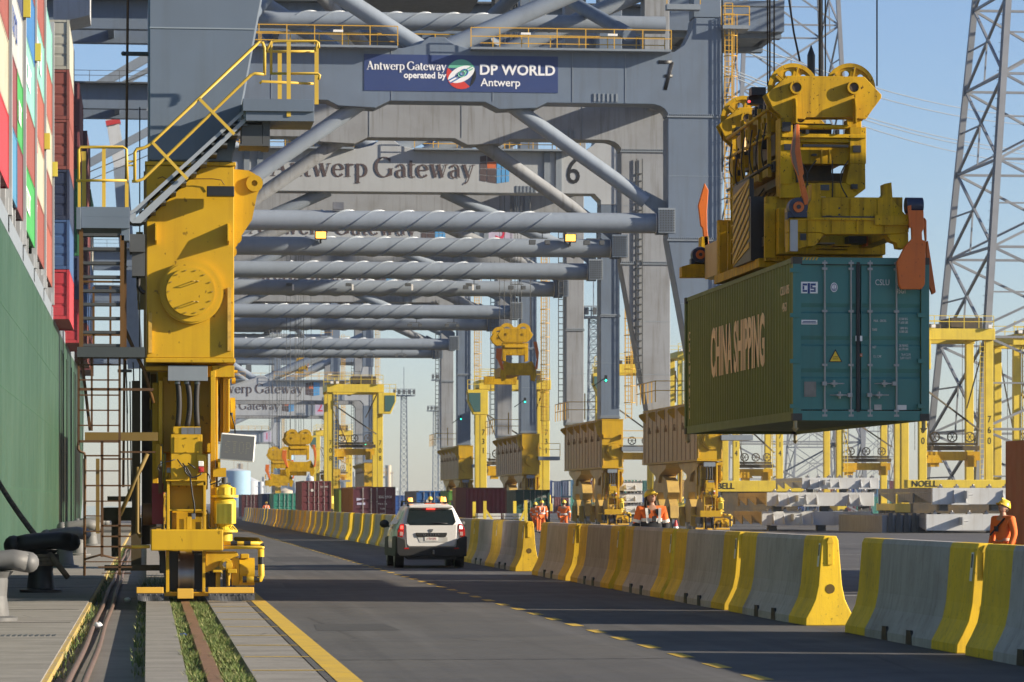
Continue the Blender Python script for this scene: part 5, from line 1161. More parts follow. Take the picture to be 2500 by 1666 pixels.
def head_frame(Y, dx):
    s_ = []
    fp = outl(plate, 62.3, 62.3, 62.36, 'sheave_plate', YELM, hb)
    back = fp.copy(); COL.objects.link(back); back.location.y += .34
    c_ = [fp, back]
    for cx in (787, 1165):
        p = at(*PA(cx, 362), 62.3); q = MB(); q.disc((p.x, 62.52, p.z), 'y', .475, .07, 40, .40); sheave_web(q, p.x, 62.52, p.z)
        for i in range(6): a = 2*pi*i/6+.3; q.bar((p.x+.12*cos(a), 62.47, p.z+.12*sin(a)), (p.x+.41*cos(a), 62.47, p.z+.41*sin(a)), .05, .03)
        q.cyl((p.x, 62.4, p.z), (p.x, 62.62, p.z), .16, n=18); o = q.build('sheave', YELM, hb); c_.append(o)
        q = MB(); q.disc((p.x+.01, 62.24, p.z-.01), 'y', .125, .11, 24, .09); q.cyl((p.x+.01, 62.27, p.z-.01), (p.x+.01, 62.299, p.z-.01), .1, n=20); c_.append(q.build('axle_boss', YELM, hb))
        q = MB(); q.cyl((p.x+.01, 62.22, p.z-.01), (p.x+.01, 62.269, p.z-.01), .078, n=16); c_.append(q.build('axle_pin', mat('axle_dark', (.06, .04, .02), .5, dirt=.5, streak=0, scale=6), hb))
    for fx in (784, 1176):
        a = at(*PA(fx, 600), 62.2); b = at(*PA(fx+9, 438), 62.2); q = MB(); q.prism([(62.299, a.z), (62.05, a.z), (62.05, b.z-.15), (62.12, b.z), (62.299, b.z+.02)], 'x', a.x, b.x); c_.append(q.build('plate_fin', YELM, hb))
    return c_
A1 = head_frame(62.3, 0)
def shifted(objs, dv):
    for o in objs:
        c = copy_tree(o, hb); c.location = o.location+Vector(dv)
shifted(A1, (-.02, 5.1, 0))
def PB(x0, y0, x1, y1, Y, th, q): a = at(*PA(x0, y1), Y); b = at(*PA(x1, y0), Y); q.box(a.x, b.x, Y, Y+th, a.z, b.z)
for dYY in (0, 5.0):
    q = MB(); Y = 62.25
    PB(690, 563, 770, 1000, Y, .5, q); PB(1148, 625, 1256, 865, Y, .5, q); PB(700, 672, 1256, 690, Y-.05, .6, q); PB(770, 700, 1148, 722, Y+.02, .3, q); PB(820, 730, 1148, 865, Y+.1, .3, q)
    q.prism([(at(*PA(x, y), Y).x, at(*PA(x, y), Y).z) for x, y in ((1148, 866), (1250, 866), (1252, 1030), (1195, 1050), (1120, 990))], 'y', Y, Y+.45)
    q.prism([(at(*PA(x, y), Y).x, at(*PA(x, y), Y).z) for x, y in ((690, 1001), (770, 866), (800, 970), (850, 992), (1180, 992), (1252, 1031), (1180, 1085), (690, 1090))], 'y', Y+.02, Y+.42)
    a = at(*PA(820, 620), Y); b = at(*PA(1145, 620), Y); q.cyl((a.x, Y+.1, a.z), (b.x, Y+.1, b.z), .045, n=12)
    PB(1130, 575, 1225, 624, Y+.1, .3, q); q.v = [(x, y+dYY, z) for x, y, z in q.v]; fo = q.build('portal_frame', YELD, hb, bevel=.008)
    q = MB(); PB(715, 735, 765, 775, Y-.02, .03, q); PB(1170, 745, 1222, 790, Y-.02, .03, q); q.v = [(x, y+dYY, z) for x, y, z in q.v]; q.build('dark_slot', BLKP, fo)
    q = MB(); PB(955, 1005, 1012, 1040, Y-.0, .015, q); q.v = [(x, y+dYY-.01, z) for x, y, z in q.v]; q.build('maker_plate', DGR, fo)
q = MB(); q.box(11.9, 12.15, 62.8, 67.2, 8.15, 8.6); q.box(13.0, 13.25, 62.8, 67.2, 8.15, 8.6); q.box(11.75, 12.0, 62.9, 67.2, 7.9, 8.14); q.box(11.7, 11.95, 63.4, 66.2, 8.65, 9.2); q.build('side_girder', YELD, hb, bevel=.01)
q = MB(); q.box(11.9, 13.2, 63.0, 67.0, 7.7, 7.85); q.box(12.0, 12.8, 63.2, 65.9, 7.86, 8.8); q.box(11.72, 11.95, 63.2, 66.6, 8.2, 8.6); q.build('motor_block', mat('grease_black', (.025, .018, .008), .5, dirt=.6, streak=0, dcol=(.12, .07, .01), scale=4), hb)
q = MB()
for (x, y, Y) in ((435, 740, 66.5), (565, 690, 65.2)):
    a = at(*PA(x, y), Y); q.cyl((a.x, Y, a.z-.35), (a.x, Y, a.z+.1), .05, .1, n=12); q.sphere((a.x, Y, a.z+.1), .1, 10); q.cut()
q.build('tan_hanger', BEI, hb)
q = MB(); PB(500, 360, 595, 410, 64.5, .3, q); PB(480, 420, 585, 470, 64.8, .2, q); ccb = q.build('camera_box', BLKP, hb)
q = MB(); a = at(*PA(484, 455), 64.7); q.sphere(a, .025, 8); q.build('red_lamp', mat('red_glow', (1, .05, .05), emit=2, dirt=0, streak=0), ccb)
a = at(*PA(893, 240), 62.9); b = at(*PA(893, 150), 62.9); c2 = at(*PA(893, 85), 62.9); q = MB(); q.cyl(a-Vector((0, 0, .3)), b, .075, n=12); q.cyl(b, c2, .075, .01, n=12); q.build('cable_cone', BLKP, hb)
# pipes, valve boxes, hoses and brackets crowding the machinery between the sheave frames
rg = random.Random(21)
for i in range(16):
    y = rg.uniform(62.7, 67.0); z = rg.uniform(7.75, 9.1); w_ = rg.uniform(.1, .32); h = rg.uniform(.08, .3); x = rg.uniform(11.52, 11.66)
    q = MB(); q.box(x, x+.2, y, y+w_, z, z+h); q.box(x-.03, x, y+w_*.25, y+w_*.6, z+h*.2, z+h*.7); q.build('valve_box', rg.choice((YELM, YELD, BLKP, BLKP, DGR)), hb, bevel=.006)
for i in range(6):
    y = 62.9+i*.75; q = MB(); z0 = rg.uniform(7.8, 8.1); z1 = rg.uniform(8.5, 8.9); e_ = rg.uniform(-.25, .25); q.tube([(11.5-.07*sin(pi*k/10), y+e_*k/10, z1+(z0-z1)*k/10-.12*sin(pi*k/10)) for k in range(11)], .014, 6); q.build('hydraulic_hose', BLK, hb)
for i in range(5):
    y = 62.9+i*.95; q = MB(); q.bar((11.56, y, 7.75), (11.56, y+.12, 9.15), .07, .05); q.build('bracket_post', YELM, hb)
for z in (7.95, 8.5, 9.0):
    q = MB(); q.tube([(11.5, 62.6, z), (11.5, 67.2, z+rg.uniform(-.08, .08))], .03, 8); q.build('pipe_run', YELM if z > 8 else BLKP, hb)
for i in range(10):
    y = rg.uniform(62.2, 68.0); z = rg.uniform(6.35, 7.2); w_ = rg.uniform(.12, .5); h = rg.uniform(.1, .35)
    q = MB(); q.box(11.4, 11.54, y, y+w_, z, z+h); q.build('junction_box', rg.choice((YELM, YELD, BLKP, STE)), sbx, bevel=.006)
for i in range(4):
    x = 12.0+i*.3; q = MB(); e_ = rg.uniform(-.2, .2); q.tube([(x+e_*sin(pi*k/10), 62.15-.1*sin(pi*k/10), 8.0-.07*k) for k in range(11)], .012, 6); q.build('hydraulic_hose', BLK, hb)
for (x0, y0, x1, y1, m_) in ((800, 900, 835, 985, BLKP), (840, 740, 1140, 752, BLKP), (900, 800, 930, 812, BLKP), (1010, 770, 1018, 860, YELM), (960, 770, 968, 860, YELM), (706, 590, 760, 650, BLKP), (1160, 1000, 1200, 1030, BLKP), (860, 640, 880, 668, BLKP), (1060, 640, 1080, 668, BLKP)):
    q = MB(); PB(x0, y0, x1, y1, 62.16, .12, q); q.build('machinery_detail', m_, hb)
# ribs, bolts and stops on the near end beam
for (x0, y0, x1, y1) in ((1240, 250, 1247, 425), (1500, 250, 1506, 425), (1755, 250, 1762, 425), (1560, 440, 1566, 560), (1330, 440, 1336, 560), (1820, 440, 1827, 560), (1240, 415, 1880, 421), (1275, 405, 1330, 416), (1730, 405, 1785, 416), (1105, 445, 1111, 690)):
    q = MB(); a = at(*SA(x0, y1), 58.98); b = at(*SA(x1, y0), 58.98); q.box(a.x, b.x, 58.965, 58.999, a.z, b.z); q.build('end_rib', YELD if x1-x0 < 40 or y0 < 400 else BLKP, eb)
for i in range(12):
    x = 1190+i*62; q = MB(); p = at(*SA(x, 430), 58.98); q.cyl((p.x, 58.975, p.z), (p.x, 58.999, p.z), .016, n=8); q.build('bolt', DGR, eb)
for (x0, x1, y0, y1, m_) in ((1205, 1350, 660, 668, STE), (1350, 1500, 675, 690, YELD), (1210, 1480, 705, 715, YELD), (1480, 1650, 600, 665, BLKP), (1215, 1300, 590, 660, YELM), (1640, 1655, 600, 690, ORG)):
    q = MB(); a = at(*SA(x0, y1), 61.0); b = at(*SA(x1, y0), 61.0); q.box(a.x, b.x, 60.9, 61.3, a.z, b.z); q.build('guide_arm', m_, sbx)
# rope falls up to the girder
q = MB(); rope = BLKP
for px_, py_, Y in ((1874, 210, 62.5), (1879, 200, 62.55), (1890, 190, 62.5), (2000, 190, 62.5), (2007, 200, 62.5), (2015, 190, 62.5), (2141, 210, 62.5), (1763, 420, 67.6), (2003, 190, 67.6), (1880, 300, 67.6)):
    a = at(px_, py_, Y); q.tube([a, Vector((a.x, a.y, 41.0))], .014, 6); q.cut()
a = at(1953, 150, 63.5); b = at(1938, 80, 63.5); q.tube([a, b, Vector((b.x-1.4, 63.5, 20)), Vector((b.x-1.5, 63.5, 41))], .02, 6); q.cut(); q.build('hoist_rope', rope, hb)
# ---------------------------------------------------------------- concrete road barriers in three lines along the lane
PROF = [(-.34, 0), (-.335, .10), (-.27, .22), (-.205, .36), (-.165, .55), (-.115, 1.16), (-.085, 1.22), (.085, 1.22), (.115, 1.16), (.165, .55), (.205, .36), (.27, .22), (.335, .10), (.34, 0)]
def make_barrier(L_, detail=True):
    t = thing('road_barrier', (0, 0, 0), 'x', 'barrier', 'concrete barriers lining the quay lane'); e = 1.25
    b = MB(); b.prism(PROF, 'y', e, L_-e); body = b.build('concrete_body', CONC, t)
    for y0, y1 in ((0, e), (L_-e, L_)):
        b = MB(); b.prism(PROF, 'y', y0, y1); b.build('yellow_end', BYEL, t, bevel=.012 if detail else 0)
    if detail:
        for y in (L_*.36, L_*.58):
            b = MB(); b.prism([(y, .0), (y+.34, .0), (y+.30, .17), (y+.07, .17)], 'x', -.345, -.315); b.build('lifting_slot', BLKP, t)
        b = MB(); b.cyl((-.0, -.004, .50), (0, -.016+.013, .50), .065, n=18); b.build('end_hole', mat('hole_ochre', (.12, .075, .01), .8, dirt=.3, streak=0), t)
        b = MB(); b.box(-.035, .035, -.02, -.002, .83, 1.12); b.prism([(-.05, 1.12), (.05, 1.12), (.02, 1.2), (-.02, 1.2)], 'y', -.025, -.002); b.build('end_key', BYEL, t)
        b = MB(); x0 = -.155; b.prism([(-.150, .80), (-.1475, .80), (-.1195, 1.12), (-.1225, 1.12)], 'y', .06, .17); st_ = b.build('sticker', WHT, t)
        b = MB(); b.prism([(-.1385, .95), (-.1375, .95), (-.1255, 1.10), (-.1265, 1.10)], 'y', .08, .15); b.build('sticker_print', DGR, st_)
        b = MB(); 
        for i in range(5):
            for j in range(9): b.box(-.30+j*.0+.0, -.30, 0, 0, 0, 0) if 0 else None
    return t
bar0 = make_barrier(6.2); barF = make_barrier(5.95, False)
BX = 9.24
def put(src, y, lab, used=[]):
    c = copy_tree(src) if src.name in used else src
    used.append(src.name); c.location = (BX+random.uniform(-.03, .03), y, 0); c.rotation_euler = (0, 0, R(random.uniform(-.35, .35))); c['label'] = lab; return c
put(bar0, 30.4, 'barrier cut off by the right picture edge, in front of the worker at right'); put(bar0, 37.05, 'barrier in the near right corner, first whole one after the picture edge')
names = ['barrier at the near end of the middle row, its whole yellow end face showing', 'second barrier of the middle row, behind the one with the open yellow end', 'third barrier of the middle row, its lower corner meshed with small dimples', 'fourth barrier of the middle row, below the long-haired worker', 'farthest barrier of the middle row, beside the gap near the white car']
for i in range(5): put(bar0, 45.7+6.68*i, names[i])
ordn = ['first', 'second', 'third', 'fourth', 'fifth', 'sixth', 'seventh', 'eighth', 'ninth', 'tenth', 'eleventh', 'twelfth', 'thirteenth', 'fourteenth', 'fifteenth', 'sixteenth', 'seventeenth', 'eighteenth', 'nineteenth', 'twentieth', 'twenty-first', 'twenty-second', 'twenty-third', 'twenty-fourth', 'twenty-fifth', 'twenty-sixth', 'twenty-seventh', 'twenty-eighth']
for i in range(11): put(bar0 if i < 3 else barF, 82.6+6.28*i, '%s barrier of the row beside the white car, counting from its near end' % ordn[i])
for i in range(27): put(barF, 154+6.28*i, '%s barrier of the farthest row, counting away from its near end' % ordn[i])
# red and white striped board closing the far row
p = Vector((BX-1.6, 322, 0)); t = thing('hazard_board', p, 'red and white striped hazard board at the far end of the barriers', 'sign')
q = MB(); q.box(p.x-.35, p.x+.35, p.y, p.y+.05, .5, 3.2); bo_ = q.build('board', WHT, t)
q = MB()
for i in range(4): z = .6+i*.65; q.prism([(p.x-.35, z), (p.x+.35, z+.35), (p.x+.35, z+.65), (p.x-.35, z+.3)], 'y', p.y-.02, p.y-.005); q.cut()
q.build('red_stripe', RED, bo_); q = MB(); q.box(p.x-.05, p.x+.05, p.y+.06, p.y+.12, 0, 3); q.build('post', PLG, t)

# ---------------------------------------------------------------- white car seen from behind
def make_car(loc):
    t = thing('white_car', loc, 'white compact off-road car with black bumpers driving away beside the barriers', 'car')
    CW = mat('car_white', (.70, .70, .69), .25, dirt=.12, streak=0, dcol=(.5, .48, .44), coat=.6); PL_ = mat('car_plastic', (.016, .017, .018), .55, dirt=.2, streak=0, dcol=(.04, .04, .04))
    # sections along the car: (y, waist half width, roof half width, floor z, waist z, roof z)
    S_ = [(0.0, .80, .70, .42, 1.04, 1.06), (.05, .87, .69, .36, 1.06, 1.12), (.28, .90, .60, .32, 1.07, 1.52), (.42, .905, .585, .30, 1.07, 1.60), (1.2, .91, .60, .30, 1.05, 1.64), (2.2, .91, .60, .30, 1.03, 1.62), (2.7, .91, .585, .30, 1.02, 1.55), (3.25, .90, .70, .30, 1.0, 1.06), (4.0, .87, .62, .32, .92, .96), (4.22, .78, .55, .36, .80, .82)]
    def ring(s_):
        y, a, r_, f, w_, z = s_
        h = [(a*.93, f), (a*.985, f+.12), (a, (f+w_)/2), (a*.985, w_-.12), (a*.95, w_)]
        g = [(a*.95+(r_-a*.95)*k, w_+(z-w_)*k) for k in (.33, .66, .9)]+[(r_*.9, z), (r_*.5, z+.02), (0, z+.025)]
        P = h+g; return [(x, y, zz) for x, zz in P]+[(-x, y, zz) for x, zz in P[-2::-1]]
    b = MB(); rows = []
    for s_ in S_: rows.append(len(b.v)); b.v += [(loc[0]+x, loc[1]+y, loc[2]+z) for x, y, z in ring(s_)]
    n = len(ring(S_[0]))
    for i in range(len(rows)-1):
        for j in range(n-1): b.face((rows[i]+j, rows[i+1]+j, rows[i+1]+j+1, rows[i]+j+1), True)
        b.face((rows[i], rows[i]+n-1, rows[i+1]+n-1, rows[i+1]))
    b.face(tuple(rows[0]+j for j in range(n)))
    body = b.build('body', CW, t)
    X, Y, Z = loc
    def pan(pts, y0, y1, name, m, par=body, bev=.006): q = MB(); q.prism([(X+x, Z+z) for x, z in pts], 'y', Y+y0, Y+y1); return q.build(name, m, par, bevel=bev)
    # tail gate (white), glass (leaning), spoiler
    pan([(-.64, .62), (-.58, .55), (.58, .55), (.64, .62), (.66, 1.08), (.70, 1.12), (-.70, 1.12), (-.66, 1.08)], -.05, .1, 'tailgate', CW, t, .02)
    pan([(-.37, .80), (.37, .80), (.40, .86), (.40, .905), (-.40, .905), (-.40, .86)], -.075, -.051, 'badge_strip', PL_, t)
    pan([(-.30, .66), (.42, .66), (.42, .79), (-.36, .79)], -.058, -.051, 'plate_recess', LTG, t)
    pan([(-.17, .70), (.17, .70), (.17, .795), (-.17, .795)], -.07, -.059, 'number_plate', WHT, t, .0)
    text('plate_lettering', '1·TV·373', .085, (X, Y-.075, Z+.747), mat('plate_red', (.35, .02, .02), dirt=0, streak=0), t, depth=.001, xscale=.8)
    text('lettering', 'DUSTER', .075, (X-.0, Y-.08, Z+.855), STE, t, depth=.002, spacing=1.35, xscale=1.25)
    pan([(-.05, 1.0), (.05, 1.0), (.045, .97), (.02, .925), (-.02, .925), (-.045, .97)], -.07, -.051, 'emblem', STE, t)
    q = MB(); 
    G4 = [(-.55, .02, 1.10), (.55, .02, 1.10), (.63, .05, 1.18), (.555, .27, 1.50), (-.555, .27, 1.50), (-.63, .05, 1.18)]
    q.poly([(X+x, Y+y-.075, Z+z) for x, y, z in G4]); q.v += [(x, y+.04, z) for x, y, z in q.v[:6]]; q.face((11, 10, 9, 8, 7, 6))
    for i in range(6): q.face((i, 6+i, 6+(i+1) % 6, (i+1) % 6))
    q.build('rear_window', GLS, t)
    q = MB(); q.tube([(X-.0, Y-.07, Z+1.13), (X+.2, Y-.055, Z+1.155), (X+.42, Y-.05, Z+1.14)], .012, 5); q.build('wiper', BLKP, t)
    pan([(-.58, 1.535), (.58, 1.535), (.55, 1.60), (.2, 1.635), (-.2, 1.635), (-.55, 1.60)], .12, .5, 'spoiler', CW, t, .02)
    pan([(-.12, 1.505), (.12, 1.505), (.09, 1.53), (-.09, 1.53)], .14, .2, 'brake_light', mat('lamp_red', (1, .06, .04), emit=1.5, dirt=0, streak=0), t)
    for s_ in (-1, 1):
        c = pan([(s_*x, z) for x, z in ((.70, 1.14), (.80, 1.12), (.865, .98), (.87, .80), (.74, .79), (.70, .9))], -.035, .12, 'tail_light', mat('lens_red', (.42, .012, .012), .15, dirt=0, streak=0, coat=1), t, .01)
        pan([(s_*x, z) for x, z in ((.725, 1.09), (.79, 1.08), (.80, 1.0), (.725, 1.0))], -.05, -.036, 'lit_lamp', mat('lamp_red', (1, .06, .04)) if s_ < 0 else mat('lamp_white', (1, .8, .75), emit=1.0, dirt=0, streak=0), c, .003)
        pan([(s_*x, z) for x, z in ((.73, .93), (.81, .93), (.81, .83), (.73, .83))], -.048, -.036, 'lamp_cell', mat('lens_clear', (.5, .3, .28), .2, dirt=0, streak=0), c, .003)
        pan([(s_*x, z) for x, z in ((.58, .49), (.70, .49), (.70, .525), (.58, .525))], -.125, -.1, 'reflector', mat('lens_red', (.42, .012, .012)), t, .0)
        m_ = MB(); m_.sphere((X+s_*1.01, Y+2.75, Z+1.12), .13, 10, (1, .6, .85)); m_.bar((X+s_*.88, Y+2.8, Z+1.05), (X+s_*1.0, Y+2.78, Z+1.08), .05); m_.build('mirror', PL_, t)
        m_ = MB(); m_.bar((X+s_*.57, Y+.45, Z+1.70), (X+s_*.57, Y+2.4, Z+1.70), .04, .035); m_.bar((X+s_*.57, Y+.30, Z+1.60), (X+s_*.57, Y+.5, Z+1.71), .05); m_.bar((X+s_*.57, Y+2.35, Z+1.71), (X+s_*.57, Y+2.6, Z+1.6), .05); m_.build('roof_rail', PL_, t)
        # side glass and dark sills / arches
        q = MB(); x1 = lambda z: .905-(.32)*(z-1.06)/.5
        q.prism([(Y+.55, Z+1.12), (Y+3.0, Z+1.08), (Y+2.55, Z+1.5), (Y+.8, Z+1.5)], 'x', X+s_*.70, X+s_*.875) if 0 else None
        pts = [(.50, 1.13), (2.95, 1.10), (2.45, 1.50), (.62, 1.50)]
        k0 = [(X+s_*(x1(z)-.012), Y+y, Z+z) for y, z in pts]; q.poly(k0 if s_ > 0 else k0[::-1]); q.build('side_window', GLS, t)
        q = MB(); q.prism([(Y+.0, Z+.42), (Y+.0, Z+.78), (Y+.25, Z+.82), (Y+1.2, Z+.80), (Y+1.3, Z+.5), (Y+2.8, Z+.5), (Y+2.85, Z+.8), (Y+3.9, Z+.75), (Y+4.1, Z+.45), (Y+4.0, Z+.28), (Y+.1, Z+.30)], 'x', X+s_*.80, X+s_*.915); q.build('wheel_arch', PL_, t, bevel=.01)
        for wy in (.78, 3.42):
            q = MB(); q.cyl((X+s_*.66, Y+wy, Z+.335), (X+s_*.89, Y+wy, Z+.335), .335, n=28); w_ = q.build('wheel', BLK, t); q = MB(); q.cyl((X+s_*.885, Y+wy, Z+.335), (X+s_*.9, Y+wy, Z+.335), .2, n=16); q.build('rim', STE, w_)
    pan([(-.90, .40), (-.84, .30), (.84, .30), (.90, .40), (.915, .82), (.80, .80), (.66, .74), (.64, .54), (-.64, .54), (-.66, .74), (-.80, .80), (-.915, .82)], -.12, .3, 'rear_bumper', PL_, t, .03)
    pan([(-.6, .22), (.6, .22), (.7, .32), (-.7, .32)], .0, .5, 'underbody', BLKP, t, .01)
    q = MB(); q.cyl((X+.05, Y-.14, Z+.36), (X+.05, Y-.14, Z+.42), .028, n=8); q.sphere((X+.05, Y-.14, Z+.44), .03, 8); q.build('tow_ball', STE, t)
    q = MB(); q.box(X-.48, X+.48, Y+.98, Y+1.04, Z+1.66, Z+1.68); lb_ = q.build('beacon_bar', PL_, t)
    q = MB(); q.cyl((X-.46, Y+1.0, Z+1.70), (X-.46, Y+1.0, Z+1.80), .07, .055, n=12).cut(); q.cyl((X+.40, Y+1.0, Z+1.70), (X+.40, Y+1.0, Z+1.82), .08, .06, n=12).cut(); q.build('beacon', mat('beacon_amber', (1, .35, .06), emit=1.2, dirt=0, streak=0), lb_)
    pan([(-.14, 1.615), (.12, 1.615), (.12, 1.66), (-.14, 1.66)], .2, .5, 'orange_patch', mat('patch_orange', (.65, .12, .04), dirt=0, streak=0), t, .0)
make_car((7.22, 87.0, 0))

# ---------------------------------------------------------------- people
SKIN = mat('skin', (.45, .25, .17), .55, dirt=0, streak=0); HIV = mat('hi_vis_orange', (.75, .15, .02), .7, dirt=.2, streak=0); DKC = mat('dark_cloth', (.02, .022, .028), .8, dirt=.2, streak=0)
REF = mat('reflective', (.62, .62, .6), .4, dirt=0, streak=0); HEL = mat('helmet_yellow', (.72, .52, .04), .35, dirt=.1, streak=0, coat=.4); HAIR = mat('hair_brown', (.04, .022, .012), .7, dirt=.3, streak=.2, scale=6)
def skinned(name, J, E, Rr, m, par, sub=2):
    me = bpy.data.meshes.new(name); o0 = rootloc(par); me.from_pydata([tuple(Vector(j)) for j in J], E, []); me.materials.append(m)
    o = bpy.data.objects.new(name, me); COL.objects.link(o); o.parent = par
    s_ = o.modifiers.new('skin', 'SKIN'); s_.use_smooth_shade = True
    sv_ = me.skin_vertices[0].data
    for i, r_ in enumerate(Rr): sv_[i].radius = (r_, r_) if not isinstance(r_, tuple) else r_
    sv_[0].use_root = True
    u = o.modifiers.new('sub', 'SUBSURF'); u.levels = sub; u.render_levels = sub; return o
def person(loc, yaw, label, pose='stand', jacket=HIV, trousers=HIV, lower_dark=False, hair=False, look=(0, 0), armpose=None, s=1.0, helmet=True, vest=False):
    t = thing('person', loc, label, 'person'); t.rotation_euler = (0, 0, yaw)
    # joints in the person's own frame, facing -y
    H_ = 1.0*s
    aL = armpose[0] if armpose else ((-.23, 0, 1.40), (-.29, .02, 1.12), (-.27, -.08, .88), (-.26, -.12, .80)); aR = armpose[1] if armpose else ((.23, 0, 1.40), (.29, .02, 1.12), (.27, -.08, .88), (.26, -.12, .80))
    J = [(0, 0, .95), (0, 0, 1.15), (0, .01, 1.36), (0, .0, 1.47), (0, -.01, 1.56), aL[0], aL[1], aL[2], aL[3], aR[0], aR[1], aR[2], aR[3], (-.10, 0, .90), (-.12, -.01, .50), (-.13, .02, .09), (-.13, -.14, .04), (.10, 0, .90), (.12, -.01, .50), (.13, .02, .09), (.13, -.14, .04)]
    E = [(0, 1), (1, 2), (2, 3), (3, 4), (2, 5), (5, 6), (6, 7), (7, 8), (2, 9), (9, 10), (10, 11), (11, 12), (0, 13), (13, 14), (14, 15), (15, 16), (0, 17), (17, 18), (18, 19), (19, 20)]
    Rr = [(.15, .11), (.14, .10), (.16, .11), .06, .055, .065, .045, .032, .035, .065, .045, .032, .035, .085, .06, .045, .04, .085, .06, .045, .04]
    sc = lambda P: [(x*s, y*s, z*s) for x, y, z in P]; scr = lambda L_: [tuple(v*s for v in r_) if isinstance(r_, tuple) else r_*s for r_ in L_]
    body = skinned('body', sc(J), E, scr(Rr), SKIN, t)
    jj = J[:3]+[(0, 0, 1.46)]+J[5:8]+J[9:12]; ee = [(0, 1), (1, 2), (2, 3), (2, 4), (4, 5), (5, 6), (2, 7), (7, 8), (8, 9)]; rr = [(.175, .13), (.175, .125), (.19, .135), .075, .088, .068, .052, .088, .068, .052]
    skinned('jacket', sc(jj), ee, scr(rr), jacket, t)
    tj = [(0, 0, .95)]+[J[13], J[14], (-.13, .02, .14), J[17], J[18], (.13, .02, .14)]; skinned('trousers', sc(tj), [(0, 1), (1, 2), (2, 3), (0, 4), (4, 5), (5, 6)], scr([(.17, .125), .10, .08, .07, .10, .08, .07]), trousers, t)
    q = MB()
    for sx in (-1, 1): q.sphere((.13*sx*s, -.05*s, .05*s), .075*s, 10, (.8, 1.9, .7)); q.cut()
    q.build('boot', DKC, t, local=True)
    # head, tilted and turned
    hd = bpy.data.objects.new('head_pivot', None)
    M_ = Matrix.Translation((0, -.02*s, 1.52*s)) @ Matrix.Rotation(look[0], 4, 'Z') @ Matrix.Rotation(-look[1], 4, 'X')
    def hb_(mb, name, m, par=t):
        mb.v = [tuple(M_ @ (Vector(v)*s)) for v in mb.v]; return mb.build(name, m, par, local=True)
    bpy.data.objects.remove(hd)
    q = MB(); q.sphere((0, -.01, .105), .098, 18, (.80, .98, 1.22)); q.sphere((0, -.045, .04), .055, 12, (.85, .9, .8))
    q.prism([(-.095, .12), (-.105, .125), (-.128, .075), (-.118, .066), (-.09, .07)], 'x', -.012, .012)
    for sx in (-1, 1): q.sphere((sx*.078, .005, .09), .022, 8, (.4, .8, 1.3))
    q.sphere((0, -.092, .038), .02, 8, (1.2, .5, .35)); he = hb_(q, 'head', SKIN)
    q = MB()
    for sx in (-1, 1): q.sphere((sx*.032, -.093, .108), .011, 8, (1.3, .5, .6)); q.cut()
    hb_(q, 'eye', DKC)
    q = MB()
    if hair:
        rg = random.Random(2)
        for i in range(26):
            a = rg.uniform(-.2, pi+.2); x = .088*cos(a); y = .02+.075*sin(a); l = rg.uniform(.24, .32)
            q.tube([(x, y, .13), (x*1.18+rg.uniform(-.01, .01), y*1.15, .05), (x*1.45+rg.uniform(-.02, .02), y*1.2, -.05), (x*1.35+rg.uniform(-.02, .02), y*1.1-.01, .12-l)], .018, 5)
    else: q.sphere((0, .022, .10), .099, 14, (.84, .85, 1.0))
    hb_(q, 'hair', HAIR)
    if helmet:
        q = MB(); n = 20
        rows = [(.128, .115, .10), (.128, .145, .098), (.118, .185, .09), (.095, .225, .07), (.05, .25, .04), (.0, .257, 0)]
        for i, (r_, z, _) in enumerate(rows):
            for j in range(n): a = 2*pi*j/n; q.v.append((r_*.86*cos(a), r_*1.05*sin(a), z))
        for i in range(len(rows)-1):
            for j in range(n): q.face((i*n+j, i*n+(j+1) % n, (i+1)*n+(j+1) % n, (i+1)*n+j), True)
        q.prism([(-.1, -.09), (-.07, -.16), (0, -.185), (.07, -.16), (.1, -.09)], 'z', .12, .132); q.box(-.012, .012, -.11, .1, .235, .262); hb_(q, 'helmet', HEL)
    # reflective bands and chest details
    q = MB()
    if not vest:
        for z in ((1.20,) if lower_dark else (1.08,)): 
            n = 24
            for (za, zb) in ((z-.03, z+.03),):
                k = len(q.v)
                for j in range(n): a = 2*pi*j/n; q.v += [(.205*s*cos(a), .160*s*sin(a), za*s), (.207*s*cos(a), .162*s*sin(a), zb*s)]
                for j in range(n): q.face((k+2*j, k+2*((j+1) % n), k+2*((j+1) % n)+1, k+2*j+1), True)
        for sx in (-1, 1): q.bar((sx*.11*s, -.155*s, 1.14*s), (sx*.13*s, -.12*s, 1.42*s), .05*s, .012*s, (0, 1, 0))
        for sx in (-1, 1): a = Vector(J[6 if sx < 0 else 10])*s; b = Vector(J[5 if sx < 0 else 9])*s; q.cyl(a.lerp(b, .12), a.lerp(b, .32), .083*s, n=14)
    else:
        q.bar((-.17*s, -.17*s, 1.10*s), (.15*s, -.10*s, 1.42*s), .035*s, .01*s, (0, 1, 0)); q.bar((.2*s, .13*s, 1.1*s), (-.12*s, .14*s, 1.42*s), .035*s, .01*s, (0, 1, 0))
    q.build('reflective_band' if not vest else 'radio_strap', REF if not vest else DKC, t, local=True)
    if lower_dark:
        q = MB(); n = 24; k = len(q.v)
        for j in range(n): a = 2*pi*j/n; q.v += [(.20*s*cos(a), .155*s*sin(a), .82*s), (.204*s*cos(a), .158*s*sin(a), 1.165*s)]
        for j in range(n): q.face((k+2*j, k+2*((j+1) % n), k+2*((j+1) % n)+1, k+2*j+1), True)
        q.build('jacket_hem', DKC, t, local=True)
        for sx in (-1, 1):
            a = Vector(J[6 if sx < 0 else 10])*s; b = Vector(J[7 if sx < 0 else 11])*s; q = MB(); q.cyl(a.lerp(b, -.02), a.lerp(b, 1.0), .075*s, .06*s, n=14); q.build('sleeve', DKC, t, local=True)
